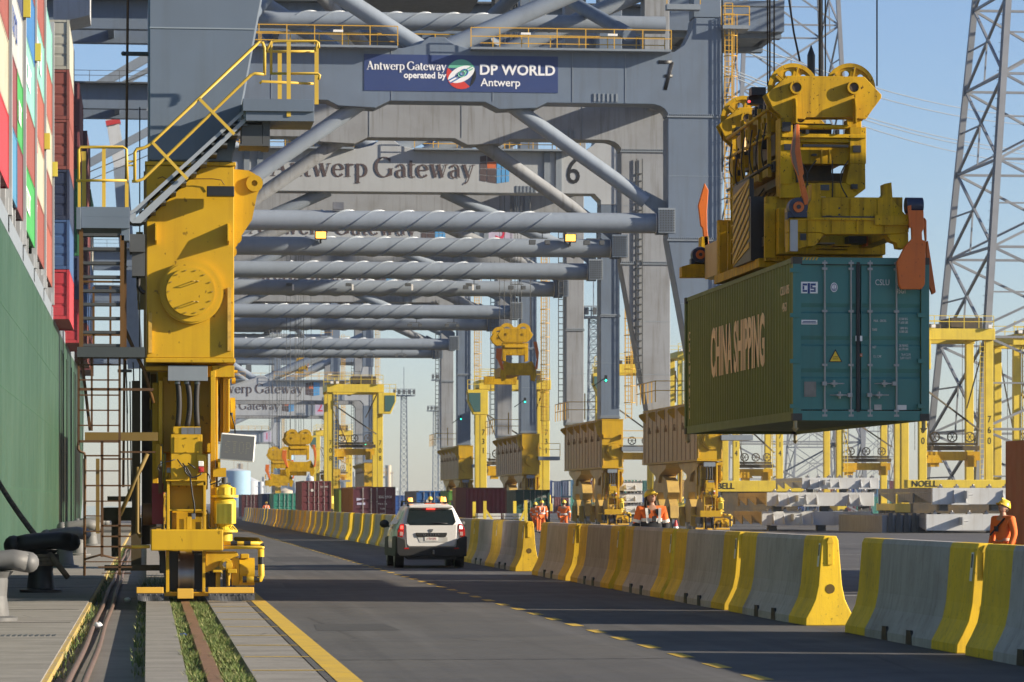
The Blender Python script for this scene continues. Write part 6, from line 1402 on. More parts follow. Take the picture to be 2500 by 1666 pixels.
        q = MB(); q.prism([(-.15, 1.46), (-.11, 1.40), (-.05, 1.47), (-.06, 1.53), (-.1, 1.55)], 'y', -.135, .08); q.prism([(.15, 1.46), (.11, 1.40), (.05, 1.47), (.06, 1.53), (.1, 1.55)], 'y', -.135, .08); q.build('collar', DKC, t, local=True)
    q = MB(); q.box(-.03*s, .035*s, -.2*s, -.15*s, 1.17*s, 1.27*s); q.build('radio', DKC, t, local=True)
    # hands: palm and five bent fingers each
    for sx, ar in ((-1, aL), (1, aR)):
        w0 = Vector(ar[2]); d = (Vector(ar[3])-w0).normalized(); u = Vector((0, -1, 0)).cross(d).normalized(); v = d.cross(u)
        q = MB(); q.sphere(w0+d*.05, .042, 10, (1.0, .7, 1.0))
        for f_ in range(4):
            o_ = w0+d*.07+v*(.03-.02*f_)*1.0; l = (.07, .08, .075, .06)[f_]
            q.tube([o_, o_+d*l*.5, o_+d*l*.85+u*.02*sx, o_+d*l*.95+u*.04*sx], .0085, 6)
        o_ = w0+d*.03+v*.04; q.tube([o_, o_+v*.025+d*.02, o_+v*.03+d*.045], .0095, 6)
        q.v = [tuple(Vector(p)*s) for p in q.v]; q.build('hand', SKIN, t, local=True)
    return t
ax = at(1590, 1300, 69.3); person((ax.x, 69.3, 0), R(8), 'long-haired worker in orange and black jacket and yellow helmet looking up, behind the barriers', lower_dark=True, hair=True, look=(R(18), R(20)), trousers=DKC, s=1.1)
bx = at(2449, 1300, 61.0); person((bx.x, 61.0, 0), R(-62), 'worker in orange T-shirt and yellow helmet looking up beside the orange container', look=(0, R(22)), trousers=HIV, vest=True, s=.98)
for px_, Y, lab, yw in ((1307, 190, 'worker in orange, shorter left one of the pair before the teal container', 150), (1322.5, 186, 'taller worker in orange, right of the pair in front of the teal container', 10), (1377, 172, 'worker in orange overalls walking alone right of the teal container', 160)):
    a = at(px_, 1300, Y); person((a.x, Y, 0), R(yw), lab, s=1.02 if px_ != 1307 else .96)
for px_, Y, lab in ((1050, 172, 'worker in orange seen over the car roof, left of two'), (1077, 166, 'worker in orange seen over the car roof, right of two')):
    a = at(px_, 1300, Y); person((a.x, Y, 0), R(170), lab, s=1.12)
a = at(650, 1300, 300); person((a.x, 300, 0), R(20), 'far worker in orange standing behind the distant barrier row')
a = at(127, 745, 150); person((HX-.35, 157, 11.3), R(70), 'worker in orange leaning at the ship rail above the green hull', s=.95)

# ---------------------------------------------------------------- containers standing on the ground
def gc(pxl, pxr_w, Y, col, lab, L_=12.19, Hc=2.59, z=0, sidecol=None, alongx=False):
    a = at(pxl, 1200, Y)
    t = container((a.x, Y, z), L_, Hc, col, label=lab, sidecol=sidecol, group='containers on the terminal ground'); tag(t, cat='container')
    return t
gc(700+37, 0, 283, '6d3038', 'dark maroon container hanging under the distant yellow spreader', z=.9)
gc(828, 0, 214, '6f8f3a', 'light green container half hidden behind the maroon one left of the car', L_=6.05)
gc(862, 0, 196, '5a2a38', 'dark maroon container with small painted logo left of the white car', sidecol='8a5a3c')
gc(1017, 0, 262, '1d5fa8', 'blue container with white lock rods behind the white car', sidecol='70757a')
gc(1092, 0, 255, '5f9a3f', 'bright green container end between the blue and the maroon containers', L_=6.05)
gc(1259, 0, 240, '2f5c58', 'dark teal container behind the two workers', sidecol='4a5f5c')
a = at(1113, 1200, 205); q = thing('container', (a.x, 205, 0), 'long dark red container standing sideways right of the car', 'container', 'containers on the terminal ground')
w_ = at(1237, 1200, 205).x-a.x
b = MB(); corrug(b, 'x', a.x+.6, a.x+w_-.1, 205.03, .15, 2.5, -1); b.box(a.x+.62, a.x+w_-.12, 205.08, 207.4, .1, 2.5); b.build('side_wall', cmat('7a2a35'), q)
b = MB(); b.box(a.x, a.x+.6, 205, 207.44, 0, 2.59); b.box(a.x+w_-.1, a.x+w_, 205, 207.44, 0, 2.59); b.box(a.x+.6, a.x+w_-.1, 205, 207.44, 2.5, 2.59); b.box(a.x+.6, a.x+w_-.1, 205, 207.44, 0, .14); b.build('frame', cmat('7c4a38'), q)
for i, (pxl, Y, c_, lab) in enumerate(((1270, 300, '3f7f78', 'far teal container above the barrier gap'), (668, 330, '2f8f7a', 'small far teal container at the end of the barrier row'), (640, 345, '24406f', 'small far navy container left of the teal one'), (590, 380, '5a2c34', 'small far maroon container beside the yellow motor'), (965, 420, '2c5aa0', 'far blue container between maroon and grey-sided ones'))):
    if i: gc(pxl, 0, Y, c_, lab)
# texts on two doors
for t in [o for o in bpy.data.objects if o.get('label', '').startswith('dark maroon container with small')]:
    X, Y, Z = t.location; dr_ = [c for c in bpy.data.objects if c.parent == t and c.name.startswith('door')]
    text('lettering', 'BEAU 239104', .22, (X+1.85, Y+.03, 2.0), DW, dr_[1], xscale=.6)
    for i in range(4): text('lettering', ('MAX GR', 'TARE', 'NET', 'CU CAP')[i], .14, (X+1.7, Y+.03, 1.6-.28*i), DW, dr_[1])
    q = MB(); q.box(X+.22, X+.7, Y+.03, Y+.045, 1.55, 1.68); q.prism([(X+.2, 1.78), (X+.72, 1.9), (X+.2, 1.95)], 'y', Y+.03, Y+.045); q.build('logo_mark', mat('logo_pale', (.4, .4, .55), dirt=0, streak=0), dr_[0])
for t in [o for o in bpy.data.objects if o.get('label', '').startswith(('blue container', 'dark teal container b', 'dark maroon container hang'))]:
    X, Y, Z = t.location; dr_ = [c for c in bpy.data.objects if c.parent == t and c.name.startswith('door')]
    text('lettering', 'CSLU 118602', .2, (X+1.85, Y+.03, Z+2.1), DW, dr_[1], xscale=.6); q = MB(); q.cyl((X+.85, Y+.03, Z+1.8), (X+.85, Y+.045, Z+1.8), .12, n=16); q.build('round_mark', DW, dr_[0])
# far stacks behind the cranes and carriers at right
ST = ['3f6f8f', '7a3a42', '2f6f66', '8f5a42', '4f5f7f', '6f2f3a', '3f8f7f', '9f9f96', '2c4f8f']
for i in range(30):
    px_ = 1270+i*41; Y = 520+(i % 3)*14; a = at(px_, 1200, Y)
    for k in range(2):
        cc = ST[(i*5+k*3) % 9]; t = container((a.x, Y, k*2.6), 12.19, 2.59, cc, simple=True, side=False, label='far stacked container, %s layer, number %d from the left in the back row' % ('lower' if k == 0 else 'upper', i+1), group='far container stacks behind the carriers')
        q = MB(); corrug(q, 'x', a.x+.14, a.x+2.3, Y+.0, k*2.6+.16, k*2.6+2.45, -1, dep=.06); q.build('end_wall', cmat(cc), t)
        t['label'] = 'far container in the blue-grey back row behind the carriers'
# orange container at the right edge
a = at(2455, 1200, 66.9)
t = thing('container', (a.x, 64.5, 0), 'tall orange corrugated container at the right picture edge behind the worker', 'container')
b = MB(); corrug(b, 'x', a.x+.08, a.x+5.9, 64.53, .2, 2.75, -1, pitch=.17, dep=.035); b.build('side_wall', mat('container_orange', (.52, .085, .02), .55, dirt=.35, streak=.5, dcol=(.2, .05, .02)), t)
b = MB(); b.box(a.x, a.x+.08, 64.5, 66.9, 0, 2.9); b.box(a.x+.08, a.x+6, 64.5, 66.9, 2.76, 2.9); b.box(a.x+.08, a.x+6, 64.5, 66.9, 0, .19); b.box(a.x+.09, a.x+6, 64.62, 66.9, .2, 2.75); b.build('frame', mat('container_orange_dark', (.33, .05, .015), .55, dirt=.4, streak=.4), t)
# rack of grey panels between yellow posts
a = at(1158, 1250, 150); b_ = at(1290, 1250, 150); W_ = b_.x-a.x
t = thing('panel_rack', (a.x, 150, 0), 'low rack of grey panels between yellow posts behind the barriers', 'rack')
for px_, h, dd in ((1158, 1.72, 1.2), (1184, 1.75, 0), (1257, 1.75, 1.2), (1284, 1.78, 0)):
    x = at(px_, 1200, 150+dd).x; q = MB(); q.box(x-.07, x+.07, 150+dd, 150.14+dd, 0, h); q.build('post', LEMON, t)
for (x0, x1) in ((1186, 1219), (1282, 1260)):
    q = MB(); q.bar((at(x0, 1200, 150).x, 150.05, 1.35), (at(x1, 1200, 150).x, 150.05, .5), .09); q.build('strut', LEMON, t)
for k in (0, 1):
    for i in range(7):
        q = MB(); x0 = a.x+.15+k*W_*.5; q.box(x0, x0+W_*.44, 150.25, 151.1, .25+i*.14, .36+i*.14); q.build('panel', LTG, t)

# ---------------------------------------------------------------- straddle carriers
def carrier(pxl, pxr, Y, ztop, depth, label, no='', cab='l', spread_z=4.5, cabfront=True):
    a = at(pxl, 1200, Y).x; b = at(pxr, 1200, Y).x; t = thing('straddle_carrier', (a, Y, 0), label, 'straddle carrier', 'yellow straddle carriers'); c = .62
    def bx(name, m, *B, par=None, split=False):
        q = MB()
        for B_ in B: q.box(*B_); q.cut() if split else None
        return q.build(name, m, par or t, bevel=.03)
    cols = [(a, Y), (b-c, Y), (a, Y+depth-c), (b-c, Y+depth-c)]
    co = [bx('column', LEMON, (x, x+c, y, y+c*.9, 1.6, ztop-.9)) for x, y in cols]
    bx('base_beam', LEMON, (a-.15, a+c+.15, Y-1.0, Y+depth+1.0, .9, 1.6), (b-c-.15, b+.15, Y-1.0, Y+depth+1.0, .9, 1.6)) if 0 else [bx('base_beam', LEMON, (x-.15, x+c+.15, Y-1.0, Y+depth+1.0, .9, 1.6)) for x in (a, b-c)]
    for x in (a+.1, b-c+.1):
        for i in range(4):
            q = MB(); y = Y-.4+i*(depth+.8)/3; q.cyl((x, y, .7), (x+.42, y, .7), .7, n=18); w_ = q.build('wheel', BLK, t); q = MB(); q.cyl((x-.02, y, .7), (x+.44, y, .7), .3, n=10); q.build('rim', LEMD, w_)
    bx('top_frame', LEMON, (a-.1, b+.1, Y-.2, Y+.5, ztop-.88, ztop), (a-.1, b+.1, Y+depth-.6, Y+depth+.1, ztop-.88, ztop), (a-.1, a+.6, Y+.5, Y+depth-.6, ztop-.7, ztop), (b-.6, b+.1, Y+.5, Y+depth-.6, ztop-.7, ztop))
    bx('engine_deck', LEMD, (a+(b-a)*.45, b-.7, Y+.6, Y+depth*.6, ztop-.6, ztop+.9)); bx('winch', LEMD, (a+.7, a+1.9, Y+.7, Y+2.4, ztop-.6, ztop+.4))
    # cab, hung under the top frame
    s_ = 1 if cab == 'l' else -1; x0 = a-1.3 if cab == 'l' else b+1.3
    xa, xb = sorted((x0, x0+s_*2.0)); z1 = ztop-.95; z0 = z1-2.3
    q = MB(); q.prism([(x0+s_*.0, z1), (x0+s_*1.9, z1), (x0+s_*1.9, z0), (x0+s_*.55, z0), (x0-s_*.0, z0+1.3)], 'y', Y-1.5, Y-.25); cb = q.build('cab', LEMON, t, bevel=.03)
    q = MB(); q.prism([(x0+s_*.12, z1-.3), (x0+s_*1.2, z1-.3), (x0+s_*1.2, z0+.25), (x0+s_*.62, z0+.25), (x0+s_*.12, z0+1.3)], 'y', Y-1.53, Y-1.505); q.build('cab_window', mat('teal_glass', (.06, .13, .13), .1, dirt=0, streak=0), cb)
    q = MB(); q.prism([(x0-s_*.02, z1-.2), (x0-s_*.035, z1-.2), (x0-s_*.03, z0+1.35), (x0-s_*.015, z0+1.35)] , 'y', Y-1.4, Y-.35); q.build('cab_window', GLS, cb)
    # spreader and hoist wheels inside
    z = spread_z
    q = MB(); q.box(a+c+.1, b-c-.1, Y+1.2, Y+1.6, z+.7, z+1.05); q.box(a+c+.3, b-c-.3, Y+1.3, Y+1.8, z+1.1, z+1.3)
    hoist = q.build('hoist_beam', LEMD, t)
    for f_ in (.2, .5, .8):
        x = a+c+(b-a-2*c)*f_; q = MB(); q.disc((x, Y+1.35, z+1.75), 'y', .42, .1, 20, .33)
        for i in range(6): an = pi*i/3; q.bar((x, Y+1.35, z+1.75), (x+.35*cos(an), Y+1.35, z+1.75+.35*sin(an)), .05)
        q.build('cable_wheel', LEMD, hoist)
    q = MB(); q.box(a+c+.2, b-c-.2, Y+1.1, Y+1.9, z-.1, z+.6); q.box(a+c+.5, a+c+1.2, Y+.95, Y+2.0, z-.6, z+.3); q.box(b-c-1.2, b-c-.5, Y+.95, Y+2.0, z-.6, z+.3); q.prism([(a+c+.1, z-.3), (a+c+1.5, z-.3), (a+c+1.1, z+.3), (a+c+.3, z+.3)], 'y', Y+.8, Y+1.09); q.build('spreader_frame', YEL, t)
    q = MB()
    for x in (a+c+.4, b-c-.4): 
        for y in (Y+1.3, Y+depth-1): q.bar((x, y, z+.8), (x, y, ztop-.8), .035); q.cut()
    q.bar((a+c*.8, Y+.3, z+5.5), (b-c, Y+1.4, z+2.2), .12); q.cut(); q.bar((a+c*.6, Y+depth-.5, ztop-1.2), (a+(b-a)*.45, Y+depth-.6, z+1), .1); q.cut()
    q.bar((b-c, Y+.2, ztop-1), (b-c-1.2, Y+1.2, z+4), .08); q.cut()
    q.build('hoist_line', LEMD, t)
    # ladder, railings, lamps
    q = MB(); lx = b-c-.45 if cab == 'l' else a+c+.1
    for dx in (0, .35): q.bar((lx+dx, Y-.05, 1.6), (lx+dx, Y-.05, ztop-1), .05)
    for i in range(int((ztop-2.6)/.4)): q.bar((lx, Y-.05, 1.9+.4*i), (lx+.35, Y-.05, 1.9+.4*i), .04)
    q.build('ladder', LEMON, t)
    q = MB(); railing(q, (a, Y-.15, ztop), (b, Y-.15, ztop), 1.0, 1.2, .03); railing(q, (a, Y+depth, ztop), (b, Y+depth, ztop), 1.0, 1.2, .03); railing(q, (x0, Y-1.5, z1), (x0+s_*2, Y-1.5, z1), .9, .7, .03); railing(q, (a-.6, Y-.9, 1.6), (a-.6, Y+2.5, 1.6), 1.1, 1.1, .03); q.build('top_railing', LEMON, t)
    q = MB()
    for x in (a+.3, a+.9, b-.5): q.box(x, x+.3, Y-.5, Y-.2, ztop+.05, ztop+.3); q.cut()
    q.build('work_lamp', WHT, t)
    for x in (a, b-c):
        q = MB(); q.cyl((x+.3, Y-.75, 1.6), (x+.3, Y-.75, 2.4), .32, n=16); q.build('tank', LEMON, t)
    if no:
        for x in (a, b-c): 
            for i, chh in enumerate(no): text('number', chh, .75, (x+c*.5, Y-.01, 8.2-.85*i), BLKP, co[0], xscale=.8)
    return t
carrier(800, 935, 372, 14.6, 8.5, 'yellow straddle carrier left of the sky gap, its cab and dark window facing the camera', '708', 'r', 7.0)
carrier(772, 860, 590, 14.2, 8.5, 'smaller farther straddle carrier partly behind the one left of the sky gap', '675', 'l', 6)
carrier(1172, 1342, 316, 13.1, 5.5, 'yellow straddle carrier with side cab behind the second spreader', '731', 'l', 4.5)
carrier(1475, 1620, 330, 15.2, 7, 'yellow straddle carrier between the legs of cranes 6 and 7', '', 'l', 6.0)
carrier(1655, 1770, 420, 20.5, 7, 'tall yellow carrier seen between crane leg 7 and the hanging container', '', 'r', 9)
carrier(1790, 1912, 330, 15, 7, 'straddle carrier whose dark column stands below the hanging container, numbered 714', '714', 'l', 4.4)
carrier(2043, 2200, 330, 15, 7, 'straddle carrier with three cable wheels seen below the hanging container', '', 'r', 5.0)
carrier(2244, 2425, 262, 15.3, 7, 'bright yellow straddle carrier numbered 760 right of the hanging container', '760', 'l', 5.1)
carrier(2475, 2600, 270, 15.3, 7, 'straddle carrier cut by the right picture edge beside the numbered one', '', 'r', 5.2)
# lettered yellow underframes
for (x0, x1, y0, y1, Y, s_, lab) in ((2215, 2460, 1172, 1192, 258, 'NOELL', 'yellow wheel beam lettered NOELL below the carrier numbered 760'), (1750, 1962, 1174, 1201, 300, 'BELL', 'long yellow beam lettered BELL between crane 7 and the grey hatch covers')):
    a = at(x0, y1, Y); b = at(x1, y0, Y); t = thing('wheel_beam', (a.x, Y, a.z), lab, 'beam'); q = MB(); q.box(a.x, b.x, Y, Y+1.2, a.z, b.z); o = q.build('beam', LEMON, t, bevel=.04); q = MB(); q.box(a.x+.5, b.x-.5, Y+.1, Y+1.1, 0, a.z); q.build('running_gear', LEMD, t)
    p = at(x0+42 if s_ == 'NOELL' else x0+22, (y0+y1)/2, Y-.02); text('lettering', s_, 17*Y/FP*1.25, (p.x, Y-.02, p.z), BLKP, o, bold=.01)

# ---------------------------------------------------------------- stacked grey hatch covers
def hatch(pxl, pxr, ytop, ybot, Y, depth, label, leftcol=BEI, brk=(.12, .38, .78)):
    a = at(pxl, ybot, Y); b = at(pxr, ytop, Y); t = thing('hatch_cover', (a.x, Y, a.z), label, 'hatch cover', 'stacked grey hatch covers'); h = b.z-a.z
    q = MB(); q.box(a.x, b.x, Y, Y+.25, a.z, b.z); q.box(a.x+.2, b.x, Y+.25, Y+depth, a.z+h*.75, b.z); q.build('front_plate', LTG, t, bevel=.02)
    q = MB(); q.box(a.x, a.x+.06, Y+.26, Y+depth, b.z-.25, b.z); q.box(a.x, a.x+.1, Y+depth-.2, Y+depth, a.z, b.z-.26)
    for i in range(3): y = Y+.26+i*(depth/3); q.prism([(y, a.z+.05), (y+.3, a.z+.05), (y+depth/3-.05, b.z-.26), (y, b.z-.26)], 'x', a.x+.02, a.x+.08)
    q.box(a.x+1.2, a.x+1.25, Y+.26, Y+depth, a.z+.1, b.z-.26); q.build('side_web', leftcol, t)
    for f_ in brk:
        x = a.x+(b.x-a.x)*f_; w_ = .55; q = MB(); q.prism([(x-.1, b.z-.12), (x+w_-.1, b.z-.12), (x+w_, a.z+.1), (x-.2, a.z+.1)], 'y', Y-.12, Y-.005); q.box(x-.3, x+w_+.1, Y-.35, Y-.005, a.z-.02, a.z+.09)
        for dx in (-.12, w_-.04): q.prism([(Y-.005, b.z-.1), (Y-.005, a.z+.1), (Y-.38, a.z+.1), (Y-.3, a.z+.3)], 'x', x+dx, x+dx+.05)
        q.build('bracket', LTG, t)
    x = a.x+(b.x-a.x)*.27; q = MB(); q.box(x, x+.08, Y-.75, Y-.005, a.z+h*.35, b.z-.15); q.cyl((x+.1, Y-.4, a.z+h*.6), (x+.4, Y-.4, a.z+h*.6), .05, n=8); q.build('hinge_plate', LTG, t)
    for i in range(7):
        x = a.x+(b.x-a.x)*(.06+.14*i); q = MB(); q.box(x, x+.22, Y+.1, Y+.5, b.z, b.z+.12); q.sphere((x+.11, Y+.2, b.z+.16), .07, 8); q.build('twist_foot', STE, t)
    for f_ in (.1, .55, .92):
        x = a.x+(b.x-a.x)*f_; q = MB(); q.box(x-.2, x+.3, Y+.3, Y+.9, a.z-.35 if a.z > .4 else 0.0, a.z); q.build('spacer', DGR, t)
OCH = mat('web_bounce_tan', (.36, .27, .14), .6, dirt=.4, streak=.3)  # tan bounce light put into the colour of the covers' shaded left webs
hatch(1860, 2126, 1249, 1283, 200, 10, 'lowest hatch cover of the left stack', OCH); hatch(1872, 2134, 1203, 1236, 200, 10, 'second hatch cover of the left stack, just above the lowest', OCH); hatch(1958, 2146, 1167, 1194, 235, 10, 'top hatch cover of the left stack, set farther back', LTG)
hatch(2261, 2560, 1256, 1296, 185, 14, 'lowest hatch cover of the right stack behind the worker', GRW, (.62,)); hatch(2276, 2560, 1192, 1232, 185, 14, 'upper hatch cover of the right stack behind the worker', GRW, (.2, .62))
for (yt, yb) in ((1180, 1199), (1208, 1227), (1236, 1255)):
    hatch(1508, 1568, yt, yb, 238, 6, {1180: 'top', 1208: 'middle', 1236: 'bottom'}[yt]+' hatch cover of the small stack left of crane 7', LTG, (.4,))
q = MB(); a = at(2126, 1297, 190); b = at(2262, 1258, 190); q.box(a.x, b.x, 187, 199, .0, b.z); t = thing('steel_box', (a.x, 187, 0), 'low dark grey steel box with ribs between the two hatch cover stacks', 'steel box'); q.build('box', GRW, t)
q = MB()
for i in range(7): x = a.x+(b.x-a.x)*(.08+.14*i); q.prism([(x, .05), (x+.35, .05), (x+.28, 1.1), (x+.08, 1.1)], 'y', 186.75, 186.99); q.cut()
q.build('rib', DGR, t)
# traffic cone by the far cranes
a = at(1650, 1283, 150); t = thing('traffic_cone', (a.x, 150, 0), 'small red and white traffic cone behind the barriers', 'traffic cone'); q = MB(); q.cyl((a.x, 150, .05), (a.x, 150, .9), .22, .04, n=14); q.build('cone', RED, t); q = MB(); q.cyl((a.x, 150, .4), (a.x, 150, .62), .152, .105, n=14); q.build('white_band', WHT, t); q = MB(); q.box(a.x-.25, a.x+.25, 149.75, 150.25, 0, .05); q.build('foot', BLK, t)

# ---------------------------------------------------------------- second and third spreader with its own falls
def small_spreader(px_, ytop, ybot, Y, label, blocks=True):
    c = at(px_, ytop, Y); d = at(px_, ybot, Y); H_ = c.z-d.z; X = c.x; Z = d.z; u = H_/4.6
    t = thing('spreader', (X, Y, Z), label, 'spreader')
    def pr(P, y0, y1, name, m, par=None): q = MB(); q.prism([(X+x*u, Z+z*u) for x, z in P], 'y', Y+y0, Y+y1); return q.build(name, m, par or t, bevel=.02)
    pp = [(-1.3, 3.5), (-1.0, 3.95), (1.0, 3.95), (1.3, 3.5), (1.1, 3.15), (.85, 2.95), (-.85, 2.95), (-1.1, 3.15)]
    for y0 in (-.6, 4.6):
        pr(pp, y0, y0+.06, 'sheave_plate', YELM); pr(pp, y0+.4, y0+.46, 'sheave_plate', YELM)
        for sx in (-.6, .6): q = MB(); q.disc((X+sx*u, Y+y0+.22, Z+3.8*u), 'y', .56*u, .09, 28, .3*u); q.build('sheave', YEL, t); q = MB(); q.cyl((X+sx*u, Y+y0-.05, Z+3.55*u), (X+sx*u, Y+y0-.01, Z+3.55*u), .085*u, n=14); q.build('axle_pin', YELD, t)
    pr([(-.95, 2.9), (.95, 2.9), (.95, 1.6), (.7, 1.5), (.7, 2.0), (-.7, 2.0), (-.7, 1.5), (-.95, 1.6)], -.5, 0, 'portal_frame', YELD); pr([(-.8, 2.75), (.8, 2.75), (.8, 2.55), (-.8, 2.55)], -.6, -.5, 'cross_bar', YEL)
    pr([(-1.0, 1.5), (-.6, 1.35), (.6, 1.35), (1.0, 1.5), (1.25, 1.0), (1.35, .5), (1.2, 0), (.95, .1), (.9, .45), (-.9, .45), (-.95, .1), (-1.2, 0), (-1.35, .5), (-1.25, 1.0)], -2.5, -2.2, 'end_beam', YELD); pr([(-.6, 1.3), (.6, 1.3), (.6, .6), (-.6, .6)], -2.2, 8, 'main_body', YELD)
    pr([(-1.3, .2), (1.2, .2), (1.2, .8), (-1.3, .8)], 9, 9.3, 'end_beam', YELD)
    for P in ([(-1.25, .9), (-1.5, 1.5), (-1.65, 1.7), (-1.6, 2.4), (-1.2, 2.4), (-1.25, 1.7), (-1.2, 1.5), (-1.05, .8)], [(1.2, .9), (1.35, 1.6), (1.1, 2.9), (1.35, 2.9), (1.5, 2.1), (1.4, .9)]): pr(P, -2.6, -2.5, 'flipper', ORG)
    q = MB()
    for sx in (-1.15, -.8, -.35, -.25, .0, .2, .45, 1.15): q.cyl((X+sx*u, Y-.4, Z+4.1*u), (X+sx*u*.9, Y-.4, 41 if Y < 460 else 35), .022 if Y < 350 else .03, n=5, caps=False); q.cut()
    q.build('hoist_rope', DGR, t)
    return t
small_spreader(1256, 782, 935, 236, 'second yellow spreader hanging empty with orange flippers, left of crane 6 legs')
small_spreader(729, 1042, 1165, 283, 'third yellow spreader lowered onto the hanging maroon container')
small_spreader(738, 868, 908, 500, 'small far spreader high below the spiral tubes')
small_spreader(683, 1085, 1190, 400, 'far yellow spreader just left of the maroon container')

# ---------------------------------------------------------------- lattice towers
GALV = mat('galvanised', (.22, .235, .26), .5, metal=.2, dirt=.3, streak=0)
def pylon(X, Y, h, wb, wt, label, lw=.35, arms=(), n=14, yaw=0, name='lattice_tower', cat='pylon', m=GALV, z0=0, lean=0, arm_l=0, ladder=False):
    t = thing(name, (X, Y, 0), label, cat); q = MB(); lv = []
    for i in range(n+1):
        f_ = i/n; f_ = 1-(1-f_)**1.25 if n > 8 else f_; z = h*f_; w_ = (wb+(wt-wb)*f_)/2
        lv.append([Vector((X+lean*f_+sx*w_, Y+sy*w_, z)) for sx, sy in ((-1, -1), (1, -1), (1, 1), (-1, 1))])
    for i in range(n):
        for k in range(4):
            q.bar(lv[i][k], lv[i+1][k], lw); k2 = (k+1) % 4
            mid = (lv[i][k]+lv[i][k2])/2; top = (lv[i+1][k]+lv[i+1][k2])/2
            q.bar(lv[i][k], lv[i+1][k2], lw*.4); q.bar(lv[i][k2], lv[i+1][k], lw*.4)
            q.bar(lv[i+1][k], lv[i+1][k2], lw*.4)
            c_ = (lv[i][k]+lv[i+1][k2])/2; q.bar(mid, c_, lw*.25); q.bar(c_, (lv[i+1][k]+lv[i][k])/2, lw*.25)
    q.build('lattice', m, t)
    for z in arms:
        for s_ in (-1, 1):
            a = MB(); w_ = (wb+(wt-wb)*z/h)/2; tip = Vector((X+s_*arm_l, Y, z+1.5))
            for (sy, dz) in ((-1, 0), (1, 0), (-1, 4), (1, 4)):
                st_ = Vector((X+s_*w_, Y+sy*w_, z+dz)); a.bar(st_, tip, lw*.6)
                for f_ in (.25, .5, .75): a.bar(st_.lerp(tip, f_), Vector((X+s_*w_, Y-sy*w_, z+4-dz)).lerp(tip, f_-.2), lw*.3)
            a.build('cross_arm', m, t)
            b = MB(); b.cyl(tip, tip-Vector((0, 0, 4)), .15, n=6); b.build('insulator', DGR, t)
    if ladder:
        a = MB(); p0 = lv[0][0]; p1 = lv[-1][0]
        for i in range(120): p = p0.lerp(p1, i/120); a.bar(p+Vector((-.55, 0, 0)), p+Vector((-.1, 0, 0)), .04)
        a.bar(p0+Vector((-.35, 0, 0)), p1+Vector((-.35, 0, 0)), .09); a.build('climbing_ladder', m, t)
    return t
pylon(75.6, 278, 92, 19.0, 3.4, 'huge near lattice pylon at the right edge, its steel legs leaning inwards', .5, n=15, ladder=True)
a = at(1912, 1228, 420); pylon(a.x, 420, 118, 17.5, 6.5, 'big lattice pylon behind the yellow headblock', .5, n=16)
a = at(1985, 1228, 640); pylon(a.x, 640, 60, 10, 2.4, 'distant slender pylon seen below the hanging container', .35, arms=(34, 44), arm_l=10, n=12)
a = at(2140, 1228, 800); pylon(a.x, 800, 62, 9, 2.0, 'very distant pylon right of the slender one below the container', .35, arms=(38, 48), arm_l=10, n=12)
for px_, Y, yt, lab in ((986, 700, 968, 'pale lattice floodlight mast in the sky gap, the nearer and left one'), (1063, 900, 1005, 'smallest pale floodlight mast in the sky gap'), (1078, 760, 930, 'pale floodlight mast partly hidden by the crane leg at right of the sky gap'), (1449, 420, 778, 'tall floodlight mast between the legs of cranes 6 and 7')):
    a = at(px_, yt, Y); t = pylon(a.x, Y, a.z, 1.6, 1.1, lab, .14, n=20, name='light_mast', cat='light mast', m=PLG)
    q = MB(); q.box(a.x-2.2, a.x+2.2, Y-1.2, Y+1.2, a.z, a.z+.25); railing(q, (a.x-2.2, Y-1.2, a.z+.25), (a.x+2.2, Y-1.2, a.z+.25), 1.2, .9, .08); q.build('lamp_platform', PLG, t)
    q = MB()
    for i in range(5): q.box(a.x-2.3+i*1.0, a.x-1.8+i*1.0, Y-1.6, Y-1.25, a.z+.4, a.z+1.3); q.cut()
    q.build('floodlight', DGR, t)
    q = MB(); q.bar((a.x, Y, a.z), (a.x, Y, a.z+6), .12); q.build('antenna', PLG, t)
# red and white banded luffing crane mast beyond the ship
Y = 520; a = at(312, 560, Y); b = at(268, 245, Y); t = thing('harbour_crane', (a.x, Y, 0), 'distant harbour crane with leaning grey mast and red banded head beyond the ship', 'crane')
q = MB(); q.bar(at(330, 900, Y), at(295, 410, Y), 2.2); q.bar(at(345, 900, Y+4), at(300, 410, Y+4), 1.0); q.build('mast', PLG, t); q = MB(); q.bar(at(294, 409, Y), at(268, 260, Y), 1.9); q.build('upper_mast', LTG, t)
for i, yy_ in enumerate((250, 275, 300)): q = MB(); q.bar(at(266+i*4.5, yy_-6, Y-.2), at(268.5+i*4.5, yy_+6, Y-.2), 2.2); q.build('red_band', RED, t)
q = MB(); q.box(at(246, 255, Y).x, at(298, 255, Y).x, Y-2, Y+2, at(246, 252, Y).z, at(246, 236, Y).z); q.build('head_platform', RED, t)
# thin power lines high right
for i, (p0, p1) in enumerate((((2150, 218), (2560, 330)), ((2152, 240), (2560, 350)), ((2120, 288), (2560, 415)), ((2120, 296), (2560, 424)), ((2118, 312), (2560, 450)))):
    q = MB(); a = at(*p0, 420); b = at(*p1, 600); A2 = a+(a-b)*.9; q.tube([A2.lerp(b, k/14)-Vector((0, 0, 3*sin(pi*k/14)-3*sin(pi*.47))) for k in range(15)], .07, 4)
    tag(q.build('power_line', PLG), 'thin power line crossing the sky right of the yellow headblock', 'power line', 'power lines in the sky')
